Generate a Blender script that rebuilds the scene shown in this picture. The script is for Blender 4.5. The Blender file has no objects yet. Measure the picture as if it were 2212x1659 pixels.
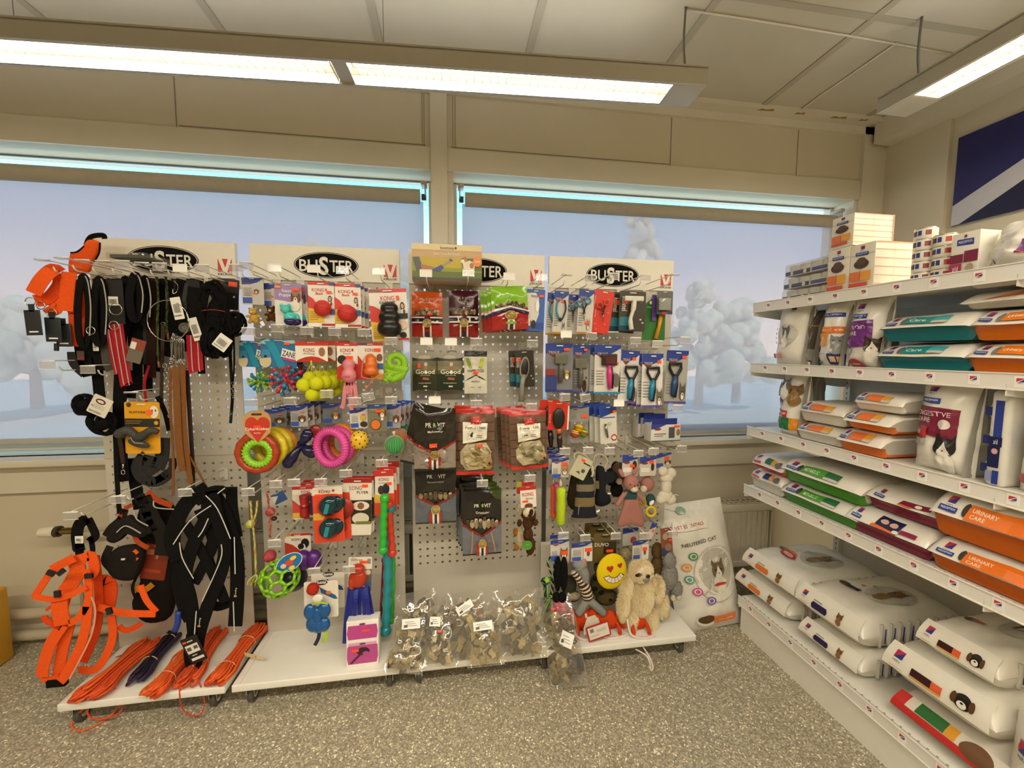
import bpy, math, random
from mathutils import Vector, Matrix, noise as mnoise
from mathutils.geometry import tessellate_polygon
PI = math.pi; R = math.radians
C = bpy.context.scene.collection
S = bpy.context.scene
random.seed(7)
# ---------------------------------------------------------------- camera
F = 870.0; H = 1.4; PSI = R(8.6); TH = math.atan(70.5 / F); RO = R(.25)
fw = Vector((math.sin(PSI) * math.cos(TH), math.cos(PSI) * math.cos(TH), -math.sin(TH)))
r0 = Vector((math.cos(PSI), -math.sin(PSI), 0)); u0 = r0.cross(fw)
cr_ = r0 * math.cos(RO) + u0 * math.sin(RO); cu_ = u0 * math.cos(RO) - r0 * math.sin(RO)
cam = bpy.data.cameras.new('camera'); cam.sensor_width = 36; cam.lens = F / 2212 * 36; cam.clip_start = .02
camo = bpy.data.objects.new('camera', cam); C.objects.link(camo); S.camera = camo
camo.matrix_world = Matrix(((cr_.x, cu_.x, -fw.x, 0), (cr_.y, cu_.y, -fw.y, 0), (cr_.z, cu_.z, -fw.z, H), (0, 0, 0, 1)))
S.view_settings.view_transform = 'Standard'; S.view_settings.look = 'None'
S.view_settings.gamma = 1; S.view_settings.use_curve_mapping = False
S.view_settings.exposure = 0.5
# ---------------------------------------------------------------- sky
w = bpy.data.worlds.new('sky'); S.world = w; w.use_nodes = True
nt = w.node_tree; bg = nt.nodes['Background']
tc = nt.nodes.new('ShaderNodeTexCoord'); sx = nt.nodes.new('ShaderNodeSeparateXYZ'); rp = nt.nodes.new('ShaderNodeValToRGB')
nt.links.new(tc.outputs['Generated'], sx.inputs[0]); nt.links.new(sx.outputs['Z'], rp.inputs[0]); nt.links.new(rp.outputs[0], bg.inputs[0])
rp.color_ramp.elements[0].position = 0.0; rp.color_ramp.elements[0].color = (1.55, 1.30, 1.08, 1)
rp.color_ramp.elements[1].position = .5; rp.color_ramp.elements[1].color = (.14, .58, 1, 1)
e_ = rp.color_ramp.elements.new(.20); e_.color = (.46, .64, .92, 1)
e_ = rp.color_ramp.elements.new(.33); e_.color = (.17, .66, 1, 1)
bg.inputs[1].default_value = 2.2
sun = bpy.data.lights.new('sun', 'SUN'); sun.energy = 5; sun.angle = .02; sun.color = (1, .96, .9)
suno = bpy.data.objects.new('sun', sun); C.objects.link(suno); suno.rotation_euler = (R(42), R(12), 0)   # high sun from beyond the wall behind the camera side
# ---------------------------------------------------------------- ceiling lamps behind the camera (area lights at the shop's other fixtures)
LAMPCOL = (1, .89, .70)
def area(name, loc, sx_, sy_, e, rot=(0, 0, 0), col=LAMPCOL):
    l = bpy.data.lights.new(name, 'AREA'); l.shape = 'RECTANGLE'; l.size = sx_; l.size_y = sy_; l.energy = e; l.color = col
    o = bpy.data.objects.new(name, l); C.objects.link(o); o.location = loc; o.rotation_euler = rot; return o
area('ceiling_light', (-.4, -.2, 2.4), 3.6, .12, 58)
area('ceiling_light', (2.0, -.1, 2.4), .12, 2.6, 26)
area('ceiling_light', (-.4, -2.2, 2.4), 3.6, .12, 45)
# ---------------------------------------------------------------- pixel helpers (2212 x 1659 frame)
def ray(x, y): return fw + cr_ * ((x - 1106) / F) + cu_ * ((829.5 - y) / F)
def PY(x, y, Y): d = ray(x, y); t = Y / d.y; return Vector((d.x * t, Y, H + d.z * t))
def PX(x, y, X): d = ray(x, y); t = X / d.x; return Vector((X, d.y * t, H + d.z * t))
def PZ(x, y, Z): d = ray(x, y); t = (Z - H) / d.z; return Vector((d.x * t, d.y * t, Z))
# ---------------------------------------------------------------- materials
def lin(c):
    c = c.lstrip('#'); v = [int(c[i:i + 2], 16) / 255 for i in (0, 2, 4)]
    return tuple(((x + .055) / 1.055) ** 2.4 if x > .04045 else x / 12.92 for x in v) + (1,)
_M = {}
def M(col, rough=.5, metal=0, kind='', alpha=1.0, nz=.06, ns=30, bump=0, em=0):
    """procedural principled material: colour with a soft noise mottle, optional bump"""
    key = (col, rough, metal, kind, alpha, nz, ns, bump, em)
    if key in _M: return _M[key]
    m = bpy.data.materials.new('%s_%s' % (kind or 'paint', col.strip('#'))); m.use_nodes = True
    t = m.node_tree; n = t.nodes; b = n['Principled BSDF']; c = lin(col)
    b.inputs['Specular IOR Level'].default_value = .5 if rough < .8 else .18; b.inputs['Roughness'].default_value = rough; b.inputs['Metallic'].default_value = metal
    tcn = n.new('ShaderNodeTexCoord'); no = n.new('ShaderNodeTexNoise'); no.inputs['Scale'].default_value = ns
    t.links.new(tcn.outputs['Object'], no.inputs['Vector'])
    mx = n.new('ShaderNodeMix'); mx.data_type = 'RGBA'
    mx.inputs[6].default_value = tuple(x * (1 - nz * 2) for x in c[:3]) + (1,); mx.inputs[7].default_value = tuple(min(1, x * (1 + nz)) for x in c[:3]) + (1,)
    t.links.new(no.outputs['Fac'], mx.inputs[0]); t.links.new(mx.outputs[2], b.inputs['Base Color'])
    if bump:
        bp = n.new('ShaderNodeBump'); bp.inputs['Strength'].default_value = bump; bp.inputs['Distance'].default_value = .004
        t.links.new(no.outputs['Fac'], bp.inputs['Height']); t.links.new(bp.outputs[0], b.inputs['Normal'])
    if em:
        b.inputs['Emission Color'].default_value = c; b.inputs['Emission Strength'].default_value = em
    out = n['Material Output']
    if kind == 'film':       # clear plastic: mostly see-through with a gloss
        tr = n.new('ShaderNodeBsdfTransparent'); tr.inputs[0].default_value = c
        gl = n.new('ShaderNodeBsdfGlossy'); gl.inputs['Roughness'].default_value = rough
        ms = n.new('ShaderNodeMixShader'); ms.inputs[0].default_value = 1 - alpha
        di = n.new('ShaderNodeBsdfDiffuse'); di.inputs[0].default_value = (.8, .8, .8, 1)
        m2 = n.new('ShaderNodeMixShader'); m2.inputs[0].default_value = .5
        t.links.new(gl.outputs[0], m2.inputs[1]); t.links.new(di.outputs[0], m2.inputs[2])
        if bump: t.links.new(bp.outputs[0], gl.inputs['Normal'])
        t.links.new(tr.outputs[0], ms.inputs[1]); t.links.new(m2.outputs[0], ms.inputs[2]); t.links.new(ms.outputs[0], out.inputs[0])
    if kind == 'glass':
        b.inputs['Transmission Weight'].default_value = 1; b.inputs['IOR'].default_value = 1.3
    _M[key] = m; return m
def paint(c, r=.5): return M(c, r)
def cloth(c): return M(c, .9, kind='cloth', nz=.18, ns=120, bump=.25)
def plastic(c, r=.25): return M(c, r, kind='plastic', nz=.03)
def rubber(c, r=.38): return M(c, r, kind='rubber', nz=.05)
def metal(c='#b9b6ae', r=.25): return M(c, r, 1, 'metal', nz=.03)
def foil(c, r=.22): return M(c, r, kind='foil', nz=.08, ns=25, bump=.5)
def fur(c): return M(c, .95, kind='fur', nz=.3, ns=90, bump=.6)
WHITE = M('#e9e6dd', .42, kind='white_steel', nz=.02)
WIRE = M('#e6e3da', .3, kind='white_wire', nz=.02)
# ---------------------------------------------------------------- mesh builder
def crom(pts, n=6, closed=False):
    pts = [Vector(p) for p in pts]; m = len(pts)
    if m < 3: return pts
    out = []; rng = m if closed else m - 1
    for i in range(rng):
        if closed: a, b, c, d = pts[(i - 1) % m], pts[i], pts[(i + 1) % m], pts[(i + 2) % m]
        else: a, b, c, d = pts[max(i - 1, 0)], pts[i], pts[i + 1], pts[min(i + 2, m - 1)]
        for k in range(n):
            t = k / n
            out.append(.5 * ((2 * b) + (c - a) * t + (2 * a - 5 * b + 4 * c - d) * t * t + (3 * b - a - 3 * c + d) * t ** 3))
    if not closed: out.append(pts[-1])
    return out
_T = {}
def glyphs(s, bold=.0):
    if (s, bold) in _T: return _T[(s, bold)]
    cu = bpy.data.curves.new('t', 'FONT'); cu.body = s; cu.offset = bold; cu.resolution_u = 3; cu.align_x = 'CENTER'; cu.align_y = 'CENTER'
    o = bpy.data.objects.new('t', cu); me = o.to_mesh()
    vs = [(v.co.x, v.co.y) for v in me.vertices]; fs = [tuple(p.vertices) for p in me.polygons]
    o.to_mesh_clear(); bpy.data.objects.remove(o); bpy.data.curves.remove(cu)
    if vs:
        xs = [v[0] for v in vs]; ys = [v[1] for v in vs]; cx = (min(xs) + max(xs)) / 2; cy = (min(ys) + max(ys)) / 2
        h = max(ys) - min(ys); vs = [((a - cx) / h, (b - cy) / h) for a, b in vs]
    _T[(s, bold)] = (vs, fs); return vs, fs
class MB:
    def __init__(s): s.v = []; s.f = []; s.mi = []; s.sm = []; s.m = []; s.T = None
    def mat(s, m):
        if m not in s.m: s.m.append(m)
        return s.m.index(m)
    def add(s, vs, fs, m, smooth=False):
        o = len(s.v); vs = [Vector(v) for v in vs]
        if s.T is not None: vs = [s.T @ v for v in vs]
        s.v += vs; k = s.mat(m)
        for f in fs: s.f.append(tuple(i + o for i in f)); s.mi.append(k); s.sm.append(smooth)
        return s
    def box(s, c, d, m, rz=0, bev=0, rx=0, ry=0):
        x, y, z = d[0] / 2, d[1] / 2, d[2] / 2; rot = Matrix.Rotation(rz, 3, 'Z') @ Matrix.Rotation(ry, 3, 'Y') @ Matrix.Rotation(rx, 3, 'X'); c = Vector(c)
        if not bev:
            vs = [c + rot @ Vector((a * x, b * y, e * z)) for a in (-1, 1) for b in (-1, 1) for e in (-1, 1)]
            return s.add(vs, [(0, 1, 3, 2), (4, 6, 7, 5), (0, 4, 5, 1), (2, 3, 7, 6), (0, 2, 6, 4), (1, 5, 7, 3)], m)
        b = min(bev, x * .99, y * .99, z * .99); rings = []; n = 3
        def ring(ix, iy, zz):
            o = []
            for q, (sx, sy) in enumerate(((1, 1), (-1, 1), (-1, -1), (1, -1))):
                for k in range(n + 1):
                    a = PI / 2 * (q + k / n); o.append(c + rot @ Vector((sx * (x - b) + math.cos(a) * ix, sy * (y - b) + math.sin(a) * iy, zz)))
            return o
        for k in range(n + 1): a = PI / 2 * k / n; rings.append(ring(b * math.sin(a) , b * math.sin(a), -z + b - b * math.cos(a)))
        for k in range(n + 1): a = PI / 2 * k / n; rings.append(ring(b * math.cos(a), b * math.cos(a), z - b + b * math.sin(a)))
        return s.loft(rings, m, True, True)
    def loft(s, rings, m, closed=True, cap=False, smooth=True):
        N = len(rings[0]); vs = [v for r_ in rings for v in r_]; fs = []
        for i in range(len(rings) - 1):
            for j in range(N if closed else N - 1):
                k = (j + 1) % N; fs.append((i * N + j, i * N + k, (i + 1) * N + k, (i + 1) * N + j))
        if cap: fs += [tuple(reversed(range(N))), tuple(range((len(rings) - 1) * N, len(rings) * N))]
        return s.add(vs, fs, m, smooth)
    def sph(s, c, r, m, n=14, rot=None):
        if not hasattr(r, '__len__'): r = (r, r, r)
        c = Vector(c); vs = []; fs = []; h = max(6, n // 2 + 1)
        for i in range(h + 1):
            a = PI * i / h
            for j in range(n):
                b = 2 * PI * j / n; p = Vector((math.sin(a) * math.cos(b) * r[0], math.sin(a) * math.sin(b) * r[1], math.cos(a) * r[2]))
                vs.append(c + (rot @ p if rot is not None else p))
        for i in range(h):
            for j in range(n): k = (j + 1) % n; fs.append((i * n + j, (i + 1) * n + j, (i + 1) * n + k, i * n + k))
        return s.add(vs, fs, m, True)
    def tube(s, pts, r, m, n=8, closed=False, cap=True):
        pts = [Vector(p) for p in pts]; L = len(pts); rings = []; up = None
        rr = r if hasattr(r, '__len__') else [r] * L
        for i in range(L):
            if closed: t = pts[(i + 1) % L] - pts[i - 1]
            else: t = pts[min(i + 1, L - 1)] - pts[max(i - 1, 0)]
            if t.length < 1e-9: t = Vector((0, 0, 1))
            t.normalize()
            if up is None:
                up = Vector((0, 0, 1)) if abs(t.z) < .9 else Vector((0, 1, 0))
            sd = t.cross(up)
            if sd.length < 1e-6: sd = t.cross(Vector((1, 0, 0)))
            sd.normalize(); up = sd.cross(t).normalized()
            rings.append([pts[i] + sd * (math.cos(2 * PI * k / n) * rr[i]) + up * (math.sin(2 * PI * k / n) * rr[i]) for k in range(n)])
        if closed: rings.append(rings[0])
        return s.loft(rings, m, True, cap and not closed)
    def cyl(s, a, b, r, m, n=16, r2=None, flat=True):
        a, b = Vector(a), Vector(b); t = (b - a).normalized(); sd = t.cross(Vector((0, 0, 1)) if abs(t.z) < .9 else Vector((1, 0, 0))).normalized(); up = sd.cross(t)
        r2 = r if r2 is None else r2
        R1 = [a + (sd * math.cos(2 * PI * k / n) + up * math.sin(2 * PI * k / n)) * r for k in range(n)]
        R2 = [b + (sd * math.cos(2 * PI * k / n) + up * math.sin(2 * PI * k / n)) * r2 for k in range(n)]
        s.loft([R1, R2], m, True, False)
        return s.add(R1 + R2, [tuple(range(n)), tuple(reversed(range(n, 2 * n)))], m)
    def lathe(s, prof, m, c=(0, 0, 0), axis='Z', n=20):
        c = Vector(c); rings = []
        for r_, h in prof:
            o = []
            for k in range(n):
                a = 2 * PI * k / n; x, y = math.cos(a) * r_, math.sin(a) * r_
                o.append(c + (Vector((x, y, h)) if axis == 'Z' else Vector((x, h, y)) if axis == 'Y' else Vector((h, x, y))))
            rings.append(o)
        return s.loft(rings, m, True, True)
    def ribbon(s, pts, w, m, t=.0015, face=(0, -1, 0), n=5, closed=False, smooth=True):
        """strap: flat band of width w whose broad side looks along `face`"""
        P = crom(pts, n, closed) if n > 1 else [Vector(p) for p in pts]; L = len(P); face = Vector(face).normalized(); rings = []; last = None
        for i in range(L):
            tg = (P[(i + 1) % L] - P[i - 1]) if closed else (P[min(i + 1, L - 1)] - P[max(i - 1, 0)])
            if tg.length < 1e-9: tg = Vector((0, 0, 1))
            tg.normalize(); sd = tg.cross(face)
            if sd.length < .15: sd = last if last is not None else tg.cross(Vector((1, .3, 0)))
            sd = sd.normalized()
            if last is not None and sd.dot(last) < 0: sd = -sd
            last = sd; nn = sd.cross(tg).normalized(); h = sd * (w / 2); q = nn * (t / 2)
            rings.append([P[i] - h - q, P[i] + h - q, P[i] + h + q, P[i] - h + q])
        if closed: rings.append(rings[0])
        return s.loft(rings, m, True, not closed, False)
    def torus(s, c, Rr, r, m, axis=(0, 1, 0), n=28, k=10, sq=1.0, wob=0, nw=0):
        ax = Vector(axis).normalized(); sd = ax.cross(Vector((0, 0, 1))).normalized(); up = sd.cross(ax); c = Vector(c); P = []; rr = []
        for i in range(n):
            a = 2 * PI * i / n; P.append(c + sd * math.cos(a) * Rr * sq + up * math.sin(a) * Rr); rr.append(r * (1 + wob * math.cos(a * nw)))
        return s.tube(P, rr, m, k, True)
    def prism(s, pts, m, y0=0, y1=.001, T=None):
        """outline in (x,z) extruded along y, front at y0"""
        tris = tessellate_polygon([[Vector((p[0], p[1], 0)) for p in pts]]); n = len(pts)
        vs = [Vector((p[0], y0, p[1])) for p in pts] + [Vector((p[0], y1, p[1])) for p in pts]
        fs = [tuple(t) for t in tris] + [tuple(i + n for i in reversed(t)) for t in tris] + [(i, (i + 1) % n, (i + 1) % n + n, i + n) for i in range(n)]
        if T is not None: vs = [T @ v for v in vs]
        return s.add(vs, fs, m)
    def build(s, name, parent=None, loc=None, world=False, rot=None):
        """loc: object origin. world=True: vertices were given in world coordinates"""
        me = bpy.data.meshes.new(name); vs = s.v
        off = Vector((0, 0, 0))
        if world:
            if parent is not None: off = wloc(parent)
            elif vs:
                xs = [v.x for v in vs]; ys = [v.y for v in vs]; zs = [v.z for v in vs]
                off = Vector(((min(xs) + max(xs)) / 2, (min(ys) + max(ys)) / 2, min(zs)))
            vs = [v - off for v in vs]
        me.from_pydata([tuple(v) for v in vs], [], s.f)
        for m in s.m: me.materials.append(m)
        me.polygons.foreach_set('material_index', s.mi); me.polygons.foreach_set('use_smooth', s.sm); me.update()
        o = bpy.data.objects.new(name, me); C.objects.link(o)
        if parent is not None: o.parent = parent
        elif world: o.location = off
        if loc is not None: o.location = loc
        if rot is not None: o.rotation_euler = rot
        return o
def wloc(o):
    p = Vector(o.location)
    while o.parent is not None: o = o.parent; p = p + Vector(o.location)
    return p
def tag(o, label=None, cat=None, group=None, kind=None):
    if label: o['label'] = label
    if cat: o['category'] = cat
    if group: o['group'] = group
    if kind: o['kind'] = kind
    return o
def thing(name, label, cat, loc, rot=(0, 0, 0), group=None):
    o = bpy.data.objects.new(name, None); o.empty_display_size = .05; C.objects.link(o); o.location = loc; o.rotation_euler = rot
    return tag(o, label, cat, group)
def children(o): return [c for c in C.objects if c.parent == o]
def dup(root, loc=None, label=None, group=None, rot=None, drop=()):
    c = root.copy(); C.objects.link(c)
    if loc is not None: c.location = loc
    if rot is not None: c.rotation_euler = rot
    if label: c['label'] = label
    if group: c['group'] = group
    def rec(a, b):
        for ch in children(a):
            if ch.name.split('.')[0] in drop: continue
            d = ch.copy(); C.objects.link(d); d.parent = b; rec(ch, d)
    rec(root, c); return c
def struct(mb, name, label=None):
    o = mb.build(name, world=True); o['kind'] = 'structure'; 
    if label: o['label'] = label
    return o
# ================================================================ the room
D = 2.17; HC = 2.75; XR = 2.6; XL = -3.6; YB = -4.6
wallm = M('#c8bea6', .75, kind='painted_wall', nz=.03, ns=4); ceilm = M('#bdb6a3', .85, kind='ceiling_board', nz=.03, ns=6, bump=.06)
trimm = M('#d0c8b4', .5, kind='painted_wood', nz=.03, ns=5); seam = M('#8f8873', .8, kind='seam')
# floor: speckled grey vinyl
fm = bpy.data.materials.new('speckled_vinyl'); fm.use_nodes = True; t = fm.node_tree; b = t.nodes['Principled BSDF']; b.inputs['Roughness'].default_value = .42
tcn = t.nodes.new('ShaderNodeTexCoord'); vo = t.nodes.new('ShaderNodeTexVoronoi'); vo.inputs['Scale'].default_value = 210; vo.inputs['Randomness'].default_value = 1
mp = t.nodes.new('ShaderNodeMapping'); mp.inputs['Scale'].default_value = (1, 1, 1); n2 = t.nodes.new('ShaderNodeTexNoise'); n2.inputs['Scale'].default_value = 90; n2.inputs['Detail'].default_value = 3
mixv = t.nodes.new('ShaderNodeMix'); mixv.data_type = 'VECTOR'; mixv.inputs[0].default_value = .02
t.links.new(tcn.outputs['Object'], mixv.inputs[4]); t.links.new(n2.outputs['Color'], mixv.inputs[5]); t.links.new(mixv.outputs[1], vo.inputs['Vector'])
cr1 = t.nodes.new('ShaderNodeValToRGB'); e = cr1.color_ramp.elements; e[0].position = .0; e[0].color = lin('#857d6c'); e[1].position = 1; e[1].color = lin('#aaa18c')
for p_, c_ in ((.3, '#98907d'), (.55, '#b3a991'), (.78, '#a09783'), (.88, '#efe6cc'), (.93, '#c0b69e')):
    q = e.new(p_); q.color = lin(c_)
cr1.color_ramp.interpolation = 'CONSTANT'
sp = t.nodes.new('ShaderNodeSeparateColor'); t.links.new(vo.outputs['Color'], sp.inputs[0]); t.links.new(sp.outputs[0], cr1.inputs[0])
t.links.new(cr1.outputs[0], b.inputs['Base Color'])
mb = MB(); mb.box(((XL + XR) / 2, (YB + D + .3) / 2, -.03), (XR - XL + .6, D + .3 - YB, .06), fm); struct(mb, 'floor')
# ceiling with flat cover strips
mb = MB(); mb.box(((XL + XR) / 2, (YB + D + .3) / 2, HC + .03), (XR - XL + .6, D + .3 - YB, .06), ceilm); struct(mb, 'ceiling')
strip = M('#a69f8c', .7, kind='cover_strip', nz=.02)
mb = MB()
for x in (-3.0, -2.32, -1.64, -.95, -.3, .36, 1.02, 1.70, 2.36): mb.box((x, (YB + D) / 2, HC - .0025), (.032, D - YB, .005), strip)
for y in (1.50, .3, -.9, -2.1): mb.box(((XL + XR) / 2, y, HC - .002), (XR - XL, .028, .004), strip)
struct(mb, 'trim_1', 'flat cover strips between the ceiling boards')
mb = MB(); mb.box((XL + (XR - XL) / 2, D - .045, HC - .012), (XR - XL, .09, .024), trimm); mb.box(((XL + XR) / 2, D - .012, HC - .04), (XR - XL, .024, .05), trimm)
stain = M('#a98245', .8, kind='water_stain', nz=.3, ns=40)
for x, w_ in ((1.72, .10), (1.93, .06), (2.18, .10), (2.34, .05)): mb.prism([(x - w_ / 2, 0), (x - w_ / 3, .02), (x, .012), (x + w_ / 3, .026), (x + w_ / 2, .006)], stain, 0, .0006, Matrix.Translation((0, D - .07, HC - .0248)) @ Matrix.Rotation(R(90), 4, 'X'))
struct(mb, 'trim_2', 'ledge under the ceiling with brown water stains')
# window wall: openings
ZT = 2.315; ZB = .90; ops = [(XL + .3, -.096), (.02, 2.405)]
mb = MB()
mb.box(((XL + XR) / 2, D + .1, (ZT + HC) / 2), (XR - XL, .2, HC - ZT), wallm)
mb.box(((XL + XR) / 2, D + .1, ZB / 2), (XR - XL, .2, ZB), wallm)
for a, b_ in ((XL, ops[0][0]), (ops[0][1], ops[1][0]), (ops[1][1], XR)): mb.box(((a + b_) / 2, D + .1, (ZB + ZT) / 2), (b_ - a, .2, ZT - ZB), trimm)
struct(mb, 'wall_back')
mb = MB()   # fascia boards and their seams above the windows
mb.box(((XL + XR) / 2, D - .006, ZT + .055), (XR - XL, .012, .11), trimm)
for x in (-.053,): mb.box((x, D - .011, (HC + ZB) / 2), (.082, .022, HC - ZB), trimm)
for x in (-2.6, -1.25, 1.21, 2.0): mb.box((x, D - .0015, 2.58), (.003, .003, .3), seam)
for a, b_ in ((-1.24, -.12), (.01, 1.2)):
    mb.box(((a + b_) / 2, D - .0015, 2.705), (b_ - a, .003, .0025), seam); mb.box(((a + b_) / 2, D - .0015, 2.438), (b_ - a, .003, .0025), seam)
for x in (-.125, -.135, .018, .03): mb.box((x, D - .0015, 2.57), (.002, .003, .27), seam)
mb.box((XR - .09, D - .012, (HC + ZB) / 2), (.17, .024, HC - ZB), trimm)
struct(mb, 'trim_3', 'painted fascia boards and posts round the windows')
mb = MB()   # sills
for a, b_ in ops: mb.box(((a + b_) / 2, D - .03, ZB - .016), (b_ - a + .08, .12, .032), trimm, bev=.006)
mb.box(((XL + XR) / 2, D - .016, ZB - .10), (XR - XL, .03, .13), trimm)
struct(mb, 'trim_4', 'painted window sills')
dark = M('#3c5360', .5, kind='gasket'); glassm = M('#ffffff', .02, kind='film', alpha=.93)
for i, (a, b_) in enumerate(ops):
    mb = MB(); y = D + .16
    mb.box(((a + b_) / 2, y, ZT + .002), (b_ - a, .05, .01), trimm); mb.box(((a + b_) / 2, y, ZB + .02), (b_ - a, .05, .04), trimm)
    for x in (a + .009, b_ - .009, ): mb.box((x, y, (ZB + ZT) / 2), (.018, .05, ZT - ZB), trimm)
    for z in (ZT - .005, ZB + .042): mb.box(((a + b_) / 2, y - .02, z), (b_ - a - .04, .012, .004), dark)
    fr = struct(mb, 'window_%d' % (i + 1))
    g = MB(); g.box(((a + b_) / 2, y, (ZB + ZT) / 2), (b_ - a - .03, .004, ZT - ZB - .01), glassm); g.build('pane', fr, world=True)
# roller blinds
bm_ = bpy.data.materials.new('woven_blind_fabric'); bm_.use_nodes = True; t = bm_.node_tree; out = t.nodes['Material Output']
t.nodes.remove(t.nodes['Principled BSDF'])
tr = t.nodes.new('ShaderNodeBsdfTransparent'); di = t.nodes.new('ShaderNodeBsdfDiffuse'); tl = t.nodes.new('ShaderNodeBsdfTranslucent')
di.inputs[0].default_value = lin('#bab6b4'); tl.inputs[0].default_value = lin('#ccb2b2')
tcn = t.nodes.new('ShaderNodeTexCoord'); wv = t.nodes.new('ShaderNodeTexNoise'); wv.inputs['Scale'].default_value = 60; mp = t.nodes.new('ShaderNodeMapping'); mp.inputs['Scale'].default_value = (1, 1, 12)
t.links.new(tcn.outputs['Object'], mp.inputs[0]); t.links.new(mp.outputs[0], wv.inputs['Vector'])
mr = t.nodes.new('ShaderNodeMapRange'); mr.inputs[3].default_value = .66; mr.inputs[4].default_value = .73; t.links.new(wv.outputs['Fac'], mr.inputs[0])
m1 = t.nodes.new('ShaderNodeMixShader'); m1.inputs[0].default_value = .5; m2 = t.nodes.new('ShaderNodeMixShader')
t.links.new(di.outputs[0], m1.inputs[1]); t.links.new(tl.outputs[0], m1.inputs[2]); t.links.new(mr.outputs[0], m2.inputs[0])
t.links.new(tr.outputs[0], m2.inputs[1]); t.links.new(m1.outputs[0], m2.inputs[2]); t.links.new(m2.outputs[0], out.inputs[0])
rollm = M('#a9a08c', .7, kind='rolled_fabric', nz=.05); brk = M('#a8a090', .35, kind='bracket', nz=.02)
for (a, b_, zb), lab in zip(((ops[0][0] + .03, ops[0][1] - .028, .955), (ops[1][0] + .03, ops[1][1] - .045, .905)), ('woven roller blind drawn down over the left window', 'woven roller blind drawn down over the right window')):
    T = thing('roller_blind', lab, 'blind', ((a + b_) / 2, D + .05, zb))
    mb = MB(); mb.cyl((a + .03, D + .055, 2.203), (b_ - .03, D + .055, 2.203), .036, rollm, 24); mb.build('roller_tube', T, world=True)
    mb = MB(); mb.box(((a + b_) / 2, D + .086, (2.19 + zb) / 2), (b_ - a - .03, .0012, 2.19 - zb), bm_); mb.build('fabric', T, world=True)
    mb = MB(); mb.box(((a + b_) / 2, D + .086, zb), (b_ - a - .03, .012, .028), M('#b9b6ac', .4, kind='bottom_bar'), bev=.004); mb.build('bottom_bar', T, world=True)
    for x, q in ((a + .008, 1), (b_ - .008, -1)):
        mb = MB(); mb.box((x, D + .05, 2.262), (.03, .07, .018), brk, bev=.004); mb.box((x - q * .006, D + .05, 2.235), (.006, .05, .07), brk)
        mb.cyl((x - q * .01, D + .05, 2.2), (x + q * .014, D + .05, 2.2), .016, M('#3a3a3a', .4, kind='end_cap')); mb.build('bracket', T, world=True)
mb = MB()   # bead chain at right blind
for k in range(60): mb.sph((2.352, D + .03, 2.19 - k * .012), .0028, M('#4a4a48', .3, .6, 'beads'), 6)
o = mb.build('bead_chain', [x for x in C.objects if x.name.startswith('roller_blind')][1], world=True)
# side and rear walls
mb = MB(); mb.box((XR + .06, (YB + D) / 2 + .1, HC / 2), (.12, D - YB + .3, HC), wallm); mb.box((XR - .008, 2.0, HC / 2), (.03, .34, HC), wallm); struct(mb, 'wall_right')
mb = MB(); mb.box((XL - .06, (YB + D) / 2, HC / 2), (.12, D - YB, HC), wallm); struct(mb, 'wall_left')
mb = MB(); mb.box(((XL + XR) / 2, YB - .06, HC / 2), (XR - XL, .12, HC), wallm); struct(mb, 'wall_front')
mb = MB(); mb.box((XR - .07, (YB + D) / 2 - .02, HC - .07), (.15, D - YB - .06, .13), trimm); struct(mb, 'trim_5', 'boxed casing along the top of the right wall')
# heating pipes along the wall
pipe = M('#b9ad94', .45, kind='painted_pipe', nz=.04)
for z, l in ((.16, 'upper of two painted heating pipes along the left foot of the wall'), (.055, 'lower of two painted heating pipes along the left foot of the wall')):
    mb = MB(); mb.cyl((XL + .02, D - .05, z), (1.12, D - .05, z), .024, pipe, 20)
    for x in (-3, -1.6, -.2, .9): mb.box((x, D - .028, z), (.02, .05, .03), pipe)
    tag(mb.build('heating_pipe', world=True), l, 'pipe')
# radiators
radm = M('#d9d0bb', .4, kind='radiator_enamel', nz=.02)
def radiator(x0, x1, z0, z1, label):
    T = thing('radiator', label, 'radiator', ((x0 + x1) / 2, D - .1, z0))
    y = D - .10; mb = MB(); n = int((x1 - x0) / .033)
    ring0 = []; ring1 = []
    for k in range(n):
        a = x0 + .012 + (x1 - x0 - .024) * k / n; s_ = (x1 - x0 - .024) / n
        for dx, dy in ((0, 0), (.28, 0), (.4, .009), (.62, .009), (.74, 0)):
            ring0.append(Vector((a + dx * s_, y + dy, z0 + .035))); ring1.append(Vector((a + dx * s_, y + dy, z1 - .045)))
    mb.loft([ring0, ring1], radm, False, False, False)
    mb.box(((x0 + x1) / 2, y + .003, z1 - .022), (x1 - x0, .01, .045), radm, bev=.004); mb.box(((x0 + x1) / 2, y + .003, z0 + .018), (x1 - x0, .01, .036), radm, bev=.004)
    mb.build('front_panel', T, world=True)
    for x in (x0 + .003, x1 - .003): mb = MB(); mb.box((x, y + .045, (z0 + z1) / 2), (.006, .09, z1 - z0), radm); mb.build('side_panel', T, world=True)
    mb = MB(); q = x0
    while q < x1: mb.box((q, y + .045, z1 + .001), (.004, .08, .004), radm); q += .035
    for yy in (.012, .045, .078): mb.box(((x0 + x1) / 2, y + yy, z1 + .002), (x1 - x0, .005, .005), radm)
    mb.build('top_grille', T, world=True)
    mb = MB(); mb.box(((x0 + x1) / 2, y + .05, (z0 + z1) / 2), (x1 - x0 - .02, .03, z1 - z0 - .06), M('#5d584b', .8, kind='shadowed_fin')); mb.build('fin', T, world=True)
    for x in (x0 + .1, x1 - .1):
        mb = MB(); mb.box((x, D - .02, (z0 + z1) / 2), (.03, .05, z1 - z0 - .1), radm); mb.build('wall_bracket', T, world=True)
    return T
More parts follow.
